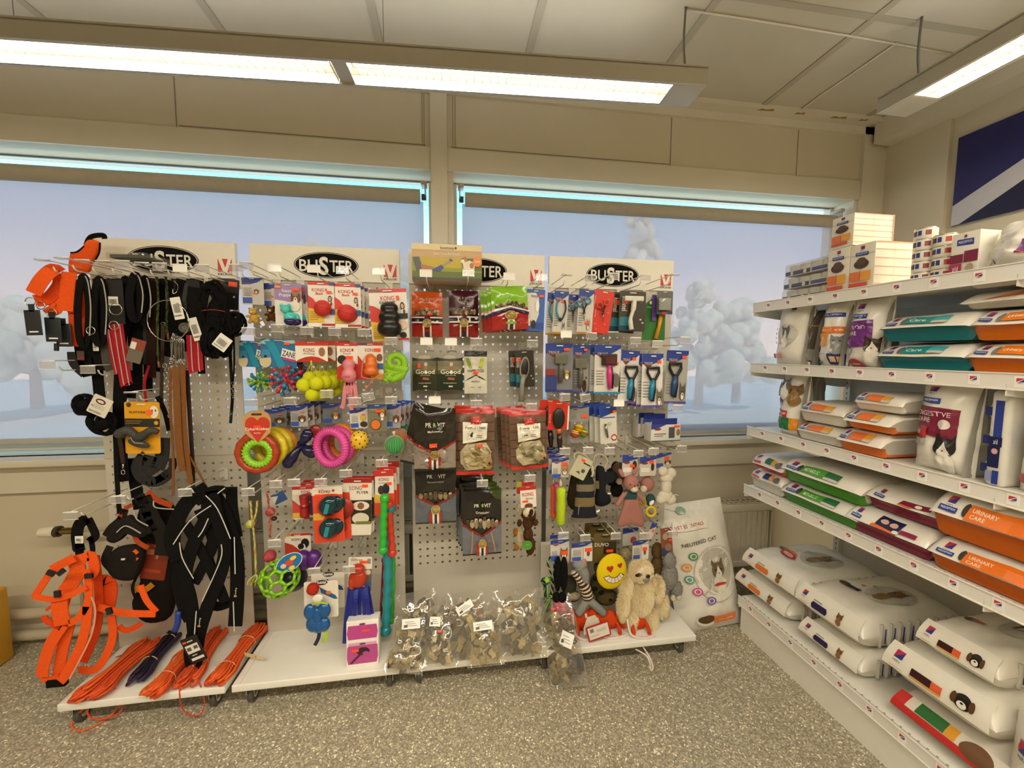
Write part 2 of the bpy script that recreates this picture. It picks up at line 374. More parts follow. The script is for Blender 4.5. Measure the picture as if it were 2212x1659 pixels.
radiator(1.16, 1.885, .0 + .13, .51, 'white ribbed panel radiator under the right window beside the shelving')
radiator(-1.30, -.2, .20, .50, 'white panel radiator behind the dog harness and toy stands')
T = thing('radiator_valve', 'white and brass thermostatic radiator valve at left of the stands', 'valve', PY(150, 1150, 2.05))
mb = MB(); p = PY(88, 1150, 2.05); mb.cyl(p, p + Vector((.06, 0, 0)), .02, plastic('#ddd4bf'), 16, .026); mb.build('thermostat_head', T, world=True)
mb = MB(); mb.cyl(p + Vector((.06, 0, 0)), p + Vector((.075, 0, 0)), .024, rubber('#3a352c')); mb.cyl(p + Vector((.075, 0, 0)), p + Vector((.14, 0, 0)), .015, metal('#8b7a50')); mb.cyl(p + Vector((.13, 0, 0)), p + Vector((.13, 0, -.09)), .011, metal('#8b7a50')); mb.build('valve_body', T, world=True)
mb = MB(); mb.tube([p + Vector((.13, 0, -.08)), p + Vector((.135, .01, -.4)), Vector((p.x + .13, D - .05, .17))], .008, pipe); mb.tube([p + Vector((.13, 0, .0)), p + Vector((.9, 0, 0))], .009, pipe); mb.build('riser_pipe', T, world=True)
# wall poster
T = thing('wall_poster', 'dark blue poster with pale diagonal stripe on right wall', 'poster', (XR - .003, 1.2, 2.0))
ya, yb, za, zb = 1.795, .9, 2.06, 2.50
mb = MB(); mb.box((XR - .012, (ya + yb) / 2, (za + zb) / 2), (.012, ya - yb, zb - za), M('#20225c', .35, kind='poster_print', nz=.03))
def pxs(pts, m, off): mb.add([Vector((XR - .0185 - off, y, z)) for y, z in pts], [tuple(range(len(pts)))], m)
sil = M('#b9b7bd', .35, kind='poster_print', nz=.03); drk = M('#141437', .35, kind='poster_print', nz=.03)
pxs([(ya, za + .10), (ya, za), (ya - .05, za), (yb, zb - .04), (yb, zb + 0), (ya - .45, za + .32)], sil, 0)
pxs([(ya - .035, za), (yb, za), (yb, zb - .12), (ya - .42, za + .22)], drk, .0005)
mb.build('printed_board', T, world=True)
# linear pendant lamps
def pendant(x0, x1, y0, y1, z, name, label, joints, wires, cable):
    """fixture from (x0,y0) to (x1,y1); z = underside height"""
    a, b_ = Vector((x0, y0, z)), Vector((x1, y1, z)); L = (b_ - a).length; d = (b_ - a).normalized(); ang = math.atan2(d.y, d.x)
    T = thing(name, label, 'lamp', (a + b_) / 2, (0, 0, ang)); hm = M('#b3ad9e', .45, kind='lamp_housing', nz=.02); W = .15; hh = .062
    mb = MB(); mb.box((0, 0, hh), (L, W, .012), hm)
    for s in (-1, 1): mb.box((0, s * (W / 2 - .006), hh / 2), (L, .012, hh), hm)
    mb.build('housing', T)
    mb = MB()
    for s in (-1, 1): mb = MB(); mb.box((s * (L / 2 - .065), 0, hh / 2 - .002), (.13, W - .02, hh), hm, bev=.006); mb.build('end_cover', T)
    for j in joints: mb = MB(); mb.box((j, 0, hh / 2), (.05, W - .024, hh * .7), hm); mb.build('joint_cover', T)
    em = M('#fff0d6', .5, kind='glowing_diffuser', em=16.0); edges = [-L / 2 + .13] + sum([[j - .03, j + .03] for j in joints], []) + [L / 2 - .13]
    lv = M('#e8e6e0', .2, .4, 'louver', nz=.02)
    for k in range(0, len(edges), 2):
        p, q = edges[k], edges[k + 1]
        mb = MB(); mb.cyl((p + .01, 0, .045), (q - .01, 0, .045), .013, em, 12); mb.box(((p + q) / 2, 0, .07), (q - p, W - .03, .004), M('#ffffff', .3, kind='reflector', em=2.2)); mb.build('fluorescent_tube', T)
        mb = MB(); n = int((q - p) / .03)
        for i in range(n + 1): mb.box((p + (q - p) * i / n, 0, .012), (.0015, W - .04, .022), lv)
        for s in (-.5, 0, .5): mb.box(((p + q) / 2, s * (W - .03), .012), (q - p, .002, .022), lv)
        mb.build('louver', T)
    for wx in wires:
        mb = MB(); mb.cyl((wx, 0, hh), (wx, 0, HC - z), .0012, metal('#8a867c')); mb.cyl((wx, 0, hh), (wx, 0, hh + .012), .012, metal('#d8d4c8')); mb.build('suspension_wire', T)
    for cx in cable:
        mb = MB(); gm = M('#6d675c', .5, kind='grey_cable'); mb.tube(crom([(cx, 0, HC - z), (cx - .003, 0, (HC - z) * .6), (cx + .008, 0, hh + .03), (cx + .012, 0, hh)], 5), .0045, gm); mb.build('power_cable', T)
    return T, L, ang
l0 = PZ(0, 112, 2.42); l1 = PZ(1506, 209, 2.42)
dl = (l1 - l0).normalized(); s0 = l1 - dl * 3.6
J = (PZ(733, 145, 2.42) - (s0 + l1) / 2).dot(dl)
pendant(s0.x, l1.x, s0.y, l1.y, 2.42, 'pendant_lamp', 'long grey linear pendant lamp with lit tubes in front of the windows', [J], [(PZ(822, 102, 2.485) - (s0 + l1) / 2).dot(dl), (PZ(20, 62, 2.485) - (s0 + l1) / 2).dot(dl)], [(PZ(1483, 160, 2.485) - (s0 + l1) / 2).dot(dl)])
e0 = PZ(1925, 250, 2.42)
pendant(e0.x, e0.x + .02, e0.y, e0.y - 3.0, 2.42, 'pendant_lamp', 'grey linear pendant lamp above the pet food shelving', [0.2], [-.4, 1.2], [-1.5 + .09])
mb = MB()   # surface cable runs on the ceiling
cb = M('#d8d2c2', .5, kind='surface_cable')
a = PZ(1477, 20, HC - .006); mb.tube([a, PZ(1620, 42, HC - .006), PZ(1850, 80, HC - .006), PZ(2060, 118, HC - .006)], .004, cb)
a = PZ(1938, 92, HC - .006); mb.tube([a, PZ(1760, 215, HC - .006), PZ(1690, 268, HC - .006)], .004, cb)
struct(mb, 'trim_6', 'thin cables fixed along the ceiling')
# trees outside
lf = [M(c, .9, kind='foliage', nz=.3, ns=3) for c in ('#e4e2c2', '#dcdcbc', '#e6e4c8')]
def tree(px, ytop, Y, w_, label, zi=0):
    p = PY(px, ytop, Y); top = p.z; T = thing('tree', label, 'tree', (p.x, Y, 0), group=None); rnd = random.Random(int(px))
    mb = MB()
    for k in range(90):
        u = rnd.random() ** .7; z = .8 + (top - .8) * u; rr = w_ * (1 - u * .75); a = rnd.random() * 6.28
        q = rr * rnd.uniform(.3, .85); mb.sph((p.x + math.cos(a) * q, Y + math.sin(a) * q, z - .1 * w_), (w_ * .2 * (1.1 - u * .6) * rnd.uniform(.6, 1.2),) * 3, lf[zi], 6)
    mb.build('foliage', T, world=True); mb = MB(); mb.cyl((p.x, Y, 0), (p.x, Y, top * .7), .12, M('#b5aa96', .9, kind='bark'), 8, .05); mb.build('trunk', T, world=True)
for a in ((1385, 455, 9, 1.3, 'tall tree seen through the right blind, its crown rising highest'), (1520, 600, 9.5, 1.3, 'broad tree seen through the right blind beside the tallest one'),
          (1600, 640, 10, 1.4, 'low tree seen through the right blind above the shelf end'), (1110, 600, 12, 1.0, 'tree seen through the right blind behind the treat stand'),
          (700, 520, 11, 1.6, 'tree seen through the left blind above the rubber toy stand'), (860, 540, 10, .9, 'tree seen through the left blind near the window post'),
          (60, 640, 11, 2.0, 'tree seen through the left blind at the far left edge')): tree(*a)
g = MB(); g.box((0, 14, -.3), (60, 22, .2), M('#e6e2d6', .9, kind='pavement')); struct(g, 'floor_outside', 'pale paving outside the windows')
# ================================================================ shelving on the right
G0 = PX(1628, 655, 1.42); G0 = Vector((1.42, 1.742, 0)); GA = R(-90 + .73)
gx = Vector((math.cos(GA), math.sin(GA), 0)); gy = Vector((-math.sin(GA), math.cos(GA), 0))
def PG(px, py, b=0):
    """pixel -> (s along the shelving, z) on the vertical plane b behind the shelf fronts"""
    d = ray(px, py); o = Vector((0, 0, H)) - (G0 + gy * b); t = -o.dot(gy) / d.dot(gy); p = o + d * t
    return p.dot(gx), p.z
def GW(s, b, z): return G0 + gx * s + gy * b + Vector((0, 0, z))
SD = .56; SL = 1.75; SZ = [1.632, 1.350, 1.045, .757, .185]     # top edge of the price rails
dotm = M('#6f6a5c', .7, kind='punched_hole')
T = thing('shelving_unit', 'long white steel shelving unit of five shelves holding pet food', 'shelves', G0, (0, 0, GA))
mb = MB(); mb.box((SL / 2, SD + .012, .86), (SL, .02, 1.66), M('#d5cfbe', .5, kind='back_panel', nz=.02)); mb.build('back_panel', T)
for x in (.012, .9): 
    mb = MB(); mb.box((x, SD - .004, .86), (.03, .03, 1.68), WHITE)
    for k in range(60): mb.box((x, SD - .0195, .08 + k * .026), (.004, .001, .012), dotm)
    mb.build('upright', T)
mb = MB(); mb.box((SL / 2, .03, .075), (SL, .02, .15), WHITE); mb.build('kick_plate', T)
def logo(mb, cx, y, cz, h):
    """small emblem: red field, blue diagonal sweep, on white"""
    mb.prism([(cx - .5 * h, cz - .1 * h), (cx + .5 * h, cz - .1 * h), (cx + .5 * h, cz + .55 * h), (cx - .5 * h, cz + .55 * h)], paint('#c8324a'), y, y + .0004)
    mb.prism([(cx - .5 * h, cz - .1 * h), (cx - .1 * h, cz + .1 * h), (cx + .5 * h, cz + .5 * h), (cx + .5 * h, cz + .2 * h), (cx + .05 * h, cz - .1 * h)], paint('#f2f0ea'), y - .0004, y)
    mb.prism([(cx - .2 * h, cz - .1 * h), (cx + .5 * h, cz + .38 * h), (cx + .5 * h, cz - .1 * h)], paint('#2d3a8c'), y - .0008, y)
    txt(mb, "Hill's", cx, cz - .28 * h, .22 * h, paint('#3b3b60'), y)
def txt(mb, s, cx, cz, h, m, y, bold=.0, w=None, rot=0, T=None):
    """lettering standing on a front (-y) face; w squeezes the string to a width"""
    vs, fs = glyphs(s, bold)
    if not vs: return
    W = max(v[0] for v in vs) * 2; kx = h if not w else w / W; c, q = math.cos(rot), math.sin(rot)
    P = [(a * kx, b * h) for a, b in vs]; P = [(a * c - b * q, a * q + b * c) for a, b in P]
    V = [Vector((cx + a, y, cz + b)) for a, b in P]
    if T: V = [T(v) for v in V]
    mb.add(V, fs, m)
stk_px = {0: [1660, 1702, 1750, 1804, 1866, 1937, 2017, 2115], 1: [1653, 1695, 1743, 1797, 1857, 1926, 2008, 2103, 2205], 2: [1647, 1687, 1735, 1786, 1845, 1914, 1992, 2083, 2188],
          3: [1641, 1680, 1725, 1775, 1833, 1898, 1974, 2059, 2156], 4: [1621, 1661, 1707, 1758, 1814, 1878, 1949, 2032]}
for i, z in enumerate(SZ):
    mb = MB(); mb.box((SL / 2, SD / 2 + .01, z - .022), (SL, SD - .02, .028), WHITE)
    if i in (3, 4):
        for k in range(70): mb.box((.02 + k * .025, .022, z - .0078), (.006, .0035, .0006), dotm)
    sh = mb.build('shelf', T)
    for x in (.006, .9): m2 = MB(); m2.prism([(0, 0), (0, -.03), (SD * .9, -.09), (SD * .98, -.09), (SD * .98, 0)], WHITE, -.0015, .0015, Matrix.Translation((x, .0, z - .03)) @ Matrix.Rotation(R(90), 4, 'Z')); m2.build('shelf_bracket', sh)
    m2 = MB(); m2.T = Matrix.Translation((0, 0, z)) @ Matrix.Rotation(R(0), 4, 'X')
    m2.box((SL / 2, .002, -.022), (SL, .004, .040), M('#e3e0da', .22, kind='rail_plastic', nz=.01)); m2.box((SL / 2, .0, -.001), (SL, .006, .003), WHITE); m2.box((SL / 2, .0, -.043), (SL, .006, .003), WHITE)
    m2.build('price_rail', sh)
    zc = z - .022
    for px in stk_px[i]:
        py = {0: 620, 1: 790, 2: 950, 3: 1120, 4: 1400}[i]
        for _ in range(3): s_, zz = PG(px, py); q = GW(s_, 0, zc); v = q - Vector((0, 0, H)); py = 829.5 - F * v.dot(cu_) / v.dot(fw)
        if s_ > SL: continue
        m3 = MB(); m3.box((s_, -.0005, zc), (.024, .0008, .03), M('#f1efe9', .3, kind='sticker')); logo(m3, s_, -.0014, zc + .001, .015); m3.build('logo_sticker', sh)
mb = MB(); b1 = PG(1900, 618, .3)
# ================================================================ display stands
PYY = 1.885; PP = .0347
pegm = M('#c8c1b2', .45, kind='enamelled_pegboard', nz=.02); signm = M('#ebe6d8', .5, kind='sign_board', nz=.015)
blk = paint('#0a0a0a', .85); redk = paint('#cf2f2c', .45)
def stand(x0, x1, label, sign_dx=0, bdx=0):
    T = thing('display_stand', label, 'display stand', ((x0 + x1) / 2, PYY, .0)); y = PYY; W = x1 - x0; ZT_, Z0 = 1.846, .115
    # perforated panel: real holes
    n = 17 if W > .6 else 15; hs = .0098; m0 = (W - (n - 1) * PP) / 2; xs = [x0]; 
    for k in range(n): c = x0 + m0 + k * PP; xs += [c - hs / 2, c + hs / 2]
    xs.append(x1); zs = [Z0]; zr = [1.675 - k * PP for k in range(38)][::-1]
    zr = [z for z in zr if abs(z - (1.675 - 21 * PP)) > .001]
    for c in zr: zs += [c - hs / 2, c + hs / 2]
    zs.append(1.70); mb = MB(); nx = len(xs); nz_ = len(zs)
    vs = [Vector((x, y, z)) for z in zs for x in xs] + [Vector((x, y + .006, z)) for z in zs for x in xs]; o = nx * nz_; fs = []
    for j in range(nz_ - 1):
        for i in range(nx - 1):
            a, b_, c, d = j * nx + i, j * nx + i + 1, (j + 1) * nx + i + 1, (j + 1) * nx + i
            if i % 2 == 1 and j % 2 == 1: fs += [(a, d, d + o, a + o), (d, c, c + o, d + o), (c, b_, b_ + o, c + o), (b_, a, a + o, b_ + o)]
            else: fs += [(a, b_, c, d), (a + o, d + o, c + o, b_ + o)]
    mb.add(vs, fs, pegm)
    ed = [j * nx for j in range(nz_)] ; er = [j * nx + nx - 1 for j in range(nz_)]
    mb.add(vs, [(ed[j], ed[j + 1], ed[j + 1] + o, ed[j] + o) for j in range(nz_ - 1)] + [(er[j], er[j] + o, er[j + 1] + o, er[j + 1]) for j in range(nz_ - 1)], pegm)
    zq = 1.675 - 21 * PP; mb.box(((x0 + x1) / 2, y - .0004, zq), (W, .001, .0018), M('#9a917d', .7, kind='panel_joint'))
    mb.build('perforated_panel', T, world=True)
    mb = MB(); mb.box(((x0 + x1) / 2, y + .002, (1.70 + ZT_) / 2), (W, .02, ZT_ - 1.70), signm)
    cx = (x0 + x1) / 2 + sign_dx; cz = 1.768; a, b_ = .132, .055; yy = y - .0085
    ell = lambda k, e: [(cx + math.cos(t * PI / 30) * a * k, cz + math.sin(t * PI / 30) * b_ * e) for t in range(60)]
    mb.prism(ell(1.0, 1.0), blk, yy - .0003, yy + .001); mb.prism(ell(.975, .95), signm, yy - .0006, yy); mb.prism(ell(.955, .915), blk, yy - .0009, yy)
    wh = signm
    txt(mb, 'BU', cx - .073, cz - .004, .050, wh, yy - .0013, .012, w=.074); txt(mb, 'S', cx - .011, cz - .004, .078, wh, yy - .0013, .03, w=.038); txt(mb, 'TER', cx + .062, cz - .004, .050, wh, yy - .0013, .012, w=.098)
    lx = x1 - .040; lz = 1.752; q = .027
    mb.prism([(lx - q, lz + q), (lx + q, lz + q), (lx + q, lz - q), (lx - q, lz - q)], redk, yy - .0003, yy)
    mb.prism([(lx - q, lz + q + .004), (lx - q * .45, lz + q + .004), (lx + .001, lz - q * .35), (lx + q * .5, lz + q + .004), (lx + q, lz + q + .004), (lx + q * .28, lz - q - .001), (lx - q * .28, lz - q - .001)], signm, yy - .0006, yy)
    mb.prism([(lx - q * .35, lz + q), (lx + q * .38, lz + q), (lx + .001, lz - q * .22)], redk, yy - .0009, yy)
    txt(mb, 'KRUUSE', lx, lz - q - .009, .0085, blk, yy - .0009, .01, w=.056)
    mb.build('sign_board', T, world=True)
    for x in (x0 + .11, x1 - .11): mb = MB(); mb.box((x, y + .03, .9), (.02, .04, 1.6), WHITE); mb.build('rear_post', T, world=True)
    mb = MB(); d = .31; mb.box(((x0 + x1) / 2 + bdx, y - d / 2 + .01, .105), (W + .012, d, .028), WHITE, bev=.003)
    mb.prism([(x0 + .02, 0), (x0 + .0215, 0), (x0 + .0215, d - .02), (x0 + .02, d - .02)], M('#bdb6a2', .6, kind='board_joint'), 0, .0003, Matrix.Translation((0, y - d + .02, .1192)) @ Matrix(((1, 0, 0, 0), (0, 0, 1, 0), (0, 1, 0, 0), (0, 0, 0, 1))))
    mb.build('base_shelf', T, world=True)
    mb = MB(); mb.box(((x0 + x1) / 2, y + .045, .075), (W, .05, .03), WHITE); mb.build('foot_beam', T, world=True)
    for x in (x0 + .04, x1 - .04):
        for yy2 in (y - .25, y + .05):
            c = MB(); c.box((x, yy2, .088), (.05, .05, .006), metal('#c9c4b6')); 
            for s in (-1, 1): c.box((x + s * .0135, yy2 + .006, .062), (.003, .03, .05), metal('#c9c4b6'))
            fk = c.build('caster', T, world=True); c = MB(); c.lathe([(.012, -.01), (.028, -.01), (.031, -.005), (.031, .005), (.028, .01), (.012, .01)], rubber('#4a4742'), (x, yy2 + .012, .0315), 'X', 20)
            c.cyl((x - .0125, yy2 + .012, .0315), (x + .0125, yy2 + .012, .0315), .014, M('#cfc9bb', .3, kind='wheel_disc'), 16); c.build('caster_wheel', fk, world=True)
    return T
def xat(px, Y=PYY, py=900): return PY(px, py, Y).x
US = [(xat(219), xat(527)), (xat(557), xat(869)), (xat(888), xat(1172)), (xat(1182), xat(1442))]
for (a, b_), l, dx in zip(US, ('leftmost white pegboard stand, hung with leashes, collars and harnesses', 'white pegboard stand hung with rubber dog toys, second from left', 'white pegboard stand hung with treat pouches, its lower board mostly bare', 'rightmost white pegboard stand, hung with grooming tools and plush toys'), (0, 0, 0, 0)):
    stand(a, b_, l, dx, .02 if a < -1.3 else 0)
# ---------------------------------------------------------------- hooks with clear label holders
clear = M('#f4f2f4', .12, kind='film', alpha=.72); paperm = M('#f0eee8', .6, kind='paper', nz=.02)
_hook = None
def hook(px, py, what, kind='clear', L=.262, tilt=0, note=None, low=True, gname='wire hooks with label holders on the stands', Yp=PYY):
    """px,py = centre of the T bar at the front end of the hook"""
    Yf = Yp - L; p = PY(px, py, Yf); z = p.z; x = p.x
    lab = 'wire hook with %s holder, %s' % ({'clear': 'clear', 'paper': 'paper label', 'bar': 'clear'}.get(kind, kind), what)
    T = thing('display_hook', lab, 'hook', (x, Yp, z - .035), group=None)
    mb = MB(); hw = .0026
    mb.tube([(0, 0, .034), (0, -L * .93, .036), (0, -L, .035)], hw * .8, WIRE, 6)
    mb.tube([(-.02, -L, .035), (.02, -L, .035)] if 0 else [(-.0225, -L, .035), (.0225, -L, .035)], .0022, WIRE, 6)
    mb.build('label_wire', T)
    if low:
        mb = MB(); ll = L - .055; mb.tube([(0, 0, .0), (0, -ll, 0), (0, -ll - .010, .006), (0, -ll - .016, .018)], hw, WIRE, 6); mb.build('prong', T)
    mb = MB(); mb.box((0, -.004, .012), (.032, .005, .05), M('#ddd8ca', .4, kind='hook_plate')); mb.build('back_plate', T)
    mb = MB(); rot = Matrix.Rotation(tilt, 4, 'Y'); mb.T = Matrix.Translation((0, -L - .002, .035)) @ rot
    W, h = .0235, .027
    if kind != 'bar':
        mb.box((0, 0, -h / 2), (W * 2, .0008, h), clear if kind == 'clear' else paperm)
        mb.box((0, -.0006, -.001), (W * 2, .002, .002), WIRE); mb.box((0, -.0006, -h), (W * 2, .002, .0012), WIRE)
        if note:
            for k, line in enumerate(note): txt(mb, line, 0, -.009 - .008 * k, .0048, paint('#2b2b2b'), -.0012, .01, w=min(.036, .0055 * len(line)))
    else:
        mb.box((0, .01, -.004), (W * 2, .024, .0008), clear)
    mb.build('label_holder', T); return T
# ================================================================ product helpers
def mpp(px, py, Y): return (PY(px, py, Y) - Vector((0, 0, H))).dot(fw) / F
ORG = '#ff5324'
def subdiv(vs, fs, k):
    for _ in range(k):
        vs = list(vs); nf = []; mid = {}
        def m_(a, b):
            q = (min(a, b), max(a, b))
            if q not in mid: mid[q] = len(vs); vs.append(((vs[a][0] + vs[b][0]) / 2, (vs[a][1] + vs[b][1]) / 2))
            return mid[q]
        for f in fs:
            if len(f) == 4: a, b, c, d = f; e, g, h_, i = m_(a, b), m_(b, c), m_(c, d), m_(d, a); o = len(vs); vs.append(((vs[a][0] + vs[c][0]) / 2, (vs[a][1] + vs[c][1]) / 2)); nf += [(a, e, o, i), (e, b, g, o), (o, g, c, h_), (i, o, h_, d)]
            else: a, b, c = f; e, g, h_ = m_(a, b), m_(b, c), m_(c, a); nf += [(a, e, h_), (e, b, g), (h_, g, c), (e, g, h_)]
        fs = nf
    return vs, fs
def decals(mb, items, Sf, w, h, k=0, gloss=.35, eps=.0004, mk=None):
    """flat print placed on a surface Sf(u,v)->Vector (already world or local); items in 0..1 card units"""
    mk = mk or (lambda c: M(c, gloss, kind='print', nz=.04))
    for i, it in enumerate(items):
        e = eps * (i + 1); q = it[0]
        if q == 'r': _, a, b, c, d, col = it; vs = [(a, b), (c, b), (c, d), (a, d)]; fs = [(0, 1, 2, 3)]; kk = k
        elif q == 'e':
            _, a, b, ru, rv, col = it[:6]; n = 20; vs = [(a, b)] + [(a + ru * math.cos(2 * PI * j / n), b + rv * math.sin(2 * PI * j / n)) for j in range(n)]; fs = [(0, 1 + j, 1 + (j + 1) % n) for j in range(n)]; kk = max(0, k - 1)
        elif q == 'p': _, vs, col = it; fs = [tuple(t) for t in tessellate_polygon([[Vector((p[0], p[1], 0)) for p in vs]])]; kk = k; vs = list(vs)
        elif q == 't':
            _, a, b, hh, st, col = it[:6]; gv, fs = glyphs(st, .012); 
            if not gv: continue
            W = max(v[0] for v in gv) * 2; wf = it[6] if len(it) > 6 and it[6] else hh * W * h / w; ro = it[7] if len(it) > 7 else 0
            c, s = math.cos(ro), math.sin(ro); P = [(x / W * wf * w, z * hh * h) for x, z in gv]; vs = [(a + (x * c - z * s) / w, b + (x * s + z * c) / h) for x, z in P]; kk = 0
        vs, fs = subdiv(vs, fs, kk)
        mb.add([Sf(u, v, e) for u, v in vs], fs, mk(col))
def lines(u0, v0, u1, v1, n, col='#8a8880'): return [('r', u0, v1 - (v1 - v0) * (i + .35) / n, u1 - (.12 * (u1 - u0) if i % 3 == 1 else 0), v1 - (v1 - v0) * i / n, col) for i in range(n)]
def dog(u, v, s, c1='#a57443', c2='#efe6d8', asp=1, ear='down'):
    su, sv = s * asp, s
    o = [('e', u, v, su * .5, sv * .52, c1)]
    if ear == 'up': o += [('p', [(u - su * .5, v + sv * .1), (u - su * .15, v + sv * .45), (u - su * .45, v + sv * .85)], c1), ('p', [(u + su * .5, v + sv * .1), (u + su * .45, v + sv * .85), (u + su * .15, v + sv * .45)], c1)]
    else: o += [('e', u - su * .5, v + sv * .02, su * .16, sv * .38, '#5a3b22'), ('e', u + su * .5, v + sv * .02, su * .16, sv * .38, '#5a3b22')]
    o += [('e', u, v - sv * .2, su * .26, sv * .26, c2), ('e', u, v - sv * .08, su * .09, sv * .07, '#1c1614'), ('e', u - su * .2, v + sv * .13, su * .06, sv * .06, '#1c1614'), ('e', u + su * .2, v + sv * .13, su * .06, sv * .06, '#1c1614')]
    return o
def girl(u, v, s, asp=1): return [('e', u, v, s * .42 * asp, s * .55, '#2b1d18'), ('e', u, v + .0, s * .26 * asp, s * .34, '#d9a584'), ('e', u + .02, v - s * .9, s * .45 * asp, s * .5, '#e8e2d8'), ('e', u + s * .3 * asp, v - s * .75, s * .22 * asp, s * .32, '#5b3a22')]
class Item:
    def __init__(s, name, label, cat, px, py, d, group=None):
        s.d = d; s.Y = PYY - d; s.p = PY(px, py, s.Y); s.T = thing(name, label, cat, s.p, group=group); s.k = mpp(px, py, s.Y)
    def W(s, px, py, d=None): return PY(px, py, s.Y if d is None else PYY - d)
    def b(s, mb, name='body'): return mb.build(name, s.T, world=True)
    def card(s, x0, y0, x1, y1, base, items, d=None, tilt=0, shape=None, name='card', yaw=0, thick=.0016, gloss=.35, hole=True, bend=0):
        Y = s.Y if d is None else PYY - d; ym = (y0 + y1) / 2; xm = (x0 + x1) / 2
        a, b_ = PY(x0, ym, Y), PY(x1, ym, Y); t_, l_ = PY(xm, y0, Y), PY(xm, y1, Y); w = b_.x - a.x; h = t_.z - l_.z; c = Vector(((a.x + b_.x) / 2, Y, (t_.z + l_.z) / 2))
        rt = Matrix.Rotation(tilt, 3, 'Y') @ Matrix.Rotation(yaw, 3, 'Z')
        def Sf(u, v, e): return c + rt @ Vector(((u - .5) * w, -thick / 2 - e - bend * math.sin(PI * v), (v - .5) * h))
        mb = MB(); m = M(base, gloss, kind='print', nz=.04)
        if shape is None: r = .04; out = [(r, 0), (1 - r, 0), (1, r * w / h), (1, 1 - r * w / h), (1 - r, 1), (r, 1), (0, 1 - r * w / h), (0, r * w / h)]
        else: out = shape
        n = len(out); tr = [tuple(t) for t in tessellate_polygon([[Vector((p[0], p[1], 0)) for p in out]])]
        f = [Sf(u, v, 0) for u, v in out]; bk = [Sf(u, v, -thick) for u, v in out]
        mb.add(f + bk, tr + [tuple(i + n for i in reversed(t)) for t in tr] + [(i, (i + 1) % n, (i + 1) % n + n, i + n) for i in range(n)], m)
        its = list(items)
        if hole: its += [('r', .38, .945, .62, .965, '#e9e6df')]
        decals(mb, its, Sf, w, h, 0, gloss); s.Sf = Sf; s.w = w; s.h = h
        return s.b(mb, name)
    def pouch(s, x0, y0, x1, y1, base, items, d=None, tilt=0, bulge=.014, name='pouch', gloss=.2, seed=0, seal='', yaw=0, wr=.0025):
        Y = s.Y if d is None else PYY - d; ym = (y0 + y1) / 2; xm = (x0 + x1) / 2
        a, b_ = PY(x0, ym, Y), PY(x1, ym, Y); t_, l_ = PY(xm, y0, Y), PY(xm, y1, Y); w = b_.x - a.x; h = t_.z - l_.z; c = Vector(((a.x + b_.x) / 2, Y, (t_.z + l_.z) / 2)); rt = Matrix.Rotation(tilt, 3, 'Y') @ Matrix.Rotation(yaw, 3, 'Z')
        Sf, mb = pouchmesh(c, rt, w, h, base, bulge, gloss, seed, wr, items)
        s.Sf = Sf; s.w = w; s.h = h; return s.b(mb, name)
def pouchmesh(c, rt, w, h, base, bulge, gloss, seed, wr, items, nu=14, nv=18, foot=0):
    def bg_(u, v): return max(0, (1 - abs(2 * u - 1) ** 2.6)) * max(0, (1 - abs(2 * v - 1) ** (4 if not foot or v > .5 else 8)))
    def Sf(u, v, e, sg=1):
        q = bg_(min(1, max(0, u)), min(1, max(0, v))); n_ = mnoise.noise(Vector((u * 5 + seed * 3.1, v * 7, seed))) * wr * 2 + mnoise.noise(Vector((u * 14 + seed, v * 16, seed * 2))) * wr * .8
        ed = (mnoise.noise(Vector((v * 4, seed, 3))) * .012 * (u - .5) * 2)
        return c + rt @ Vector(((u - .5 + ed) * w, -(bulge * q + e) * sg - n_ * (.4 + q), (v - .5) * h))
    mb = MB(); m = M(base, gloss, kind='foil_print', nz=.05, ns=20)
    for sg in (1, -1):
        vs = [Sf(i / nu, j / nv, 0, sg) for j in range(nv + 1) for i in range(nu + 1)]; o = nu + 1
        fs = [(j * o + i, j * o + i + 1, (j + 1) * o + i + 1, (j + 1) * o + i) for j in range(nv) for i in range(nu)]
        if sg < 0: fs = [tuple(reversed(f)) for f in fs]
        mb.add(vs, fs, m, True)
    decals(mb, items, lambda u, v, e: Sf(u, v, e + .0010 + wr * .25 + (.003 if h > .5 else 0)), w, h, 3, gloss, eps=.0005, mk=lambda cc: M(cc, gloss, kind='foil_print', nz=.05, ns=20))
    return Sf, mb
def behind(it, n, label, group, dx=.004, dy=.012, dz=.002, drop=()):
    for k in range(1, n + 1):
        dup(it.T, it.T.location + Vector((dx * k, dy * k, dz * k * random.choice((1, .3)))), label, group, drop=drop)
def pp(pts, d0=None): return [PY(p[0], p[1], PYY - (p[2] if len(p) > 2 else d0)) for p in pts]
def stick(u=.72, v=.84, w=.2, h=.05): return ('r', u - w / 2, v - h / 2, u + w / 2, v + h / 2, ORG)
def trixie(base='#c4c1ba', n_=6, photo=None, st=(.72, .78), blue='#27408f'):
    o = [('p', [(0, 1), (1, 1), (1, .97), (.72, .83), (.4, .76), (0, .74)], blue), ('t', .26, .78, .055, 'TRIXIE', '#7a3a28', .36)]
    o += lines(.08, .30, .48, .62, n_) + [('r', 0.04, .06, .46, .26, '#3553a8')]
    if photo: o += photo
    if st: o.append(stick(*st))
    return o
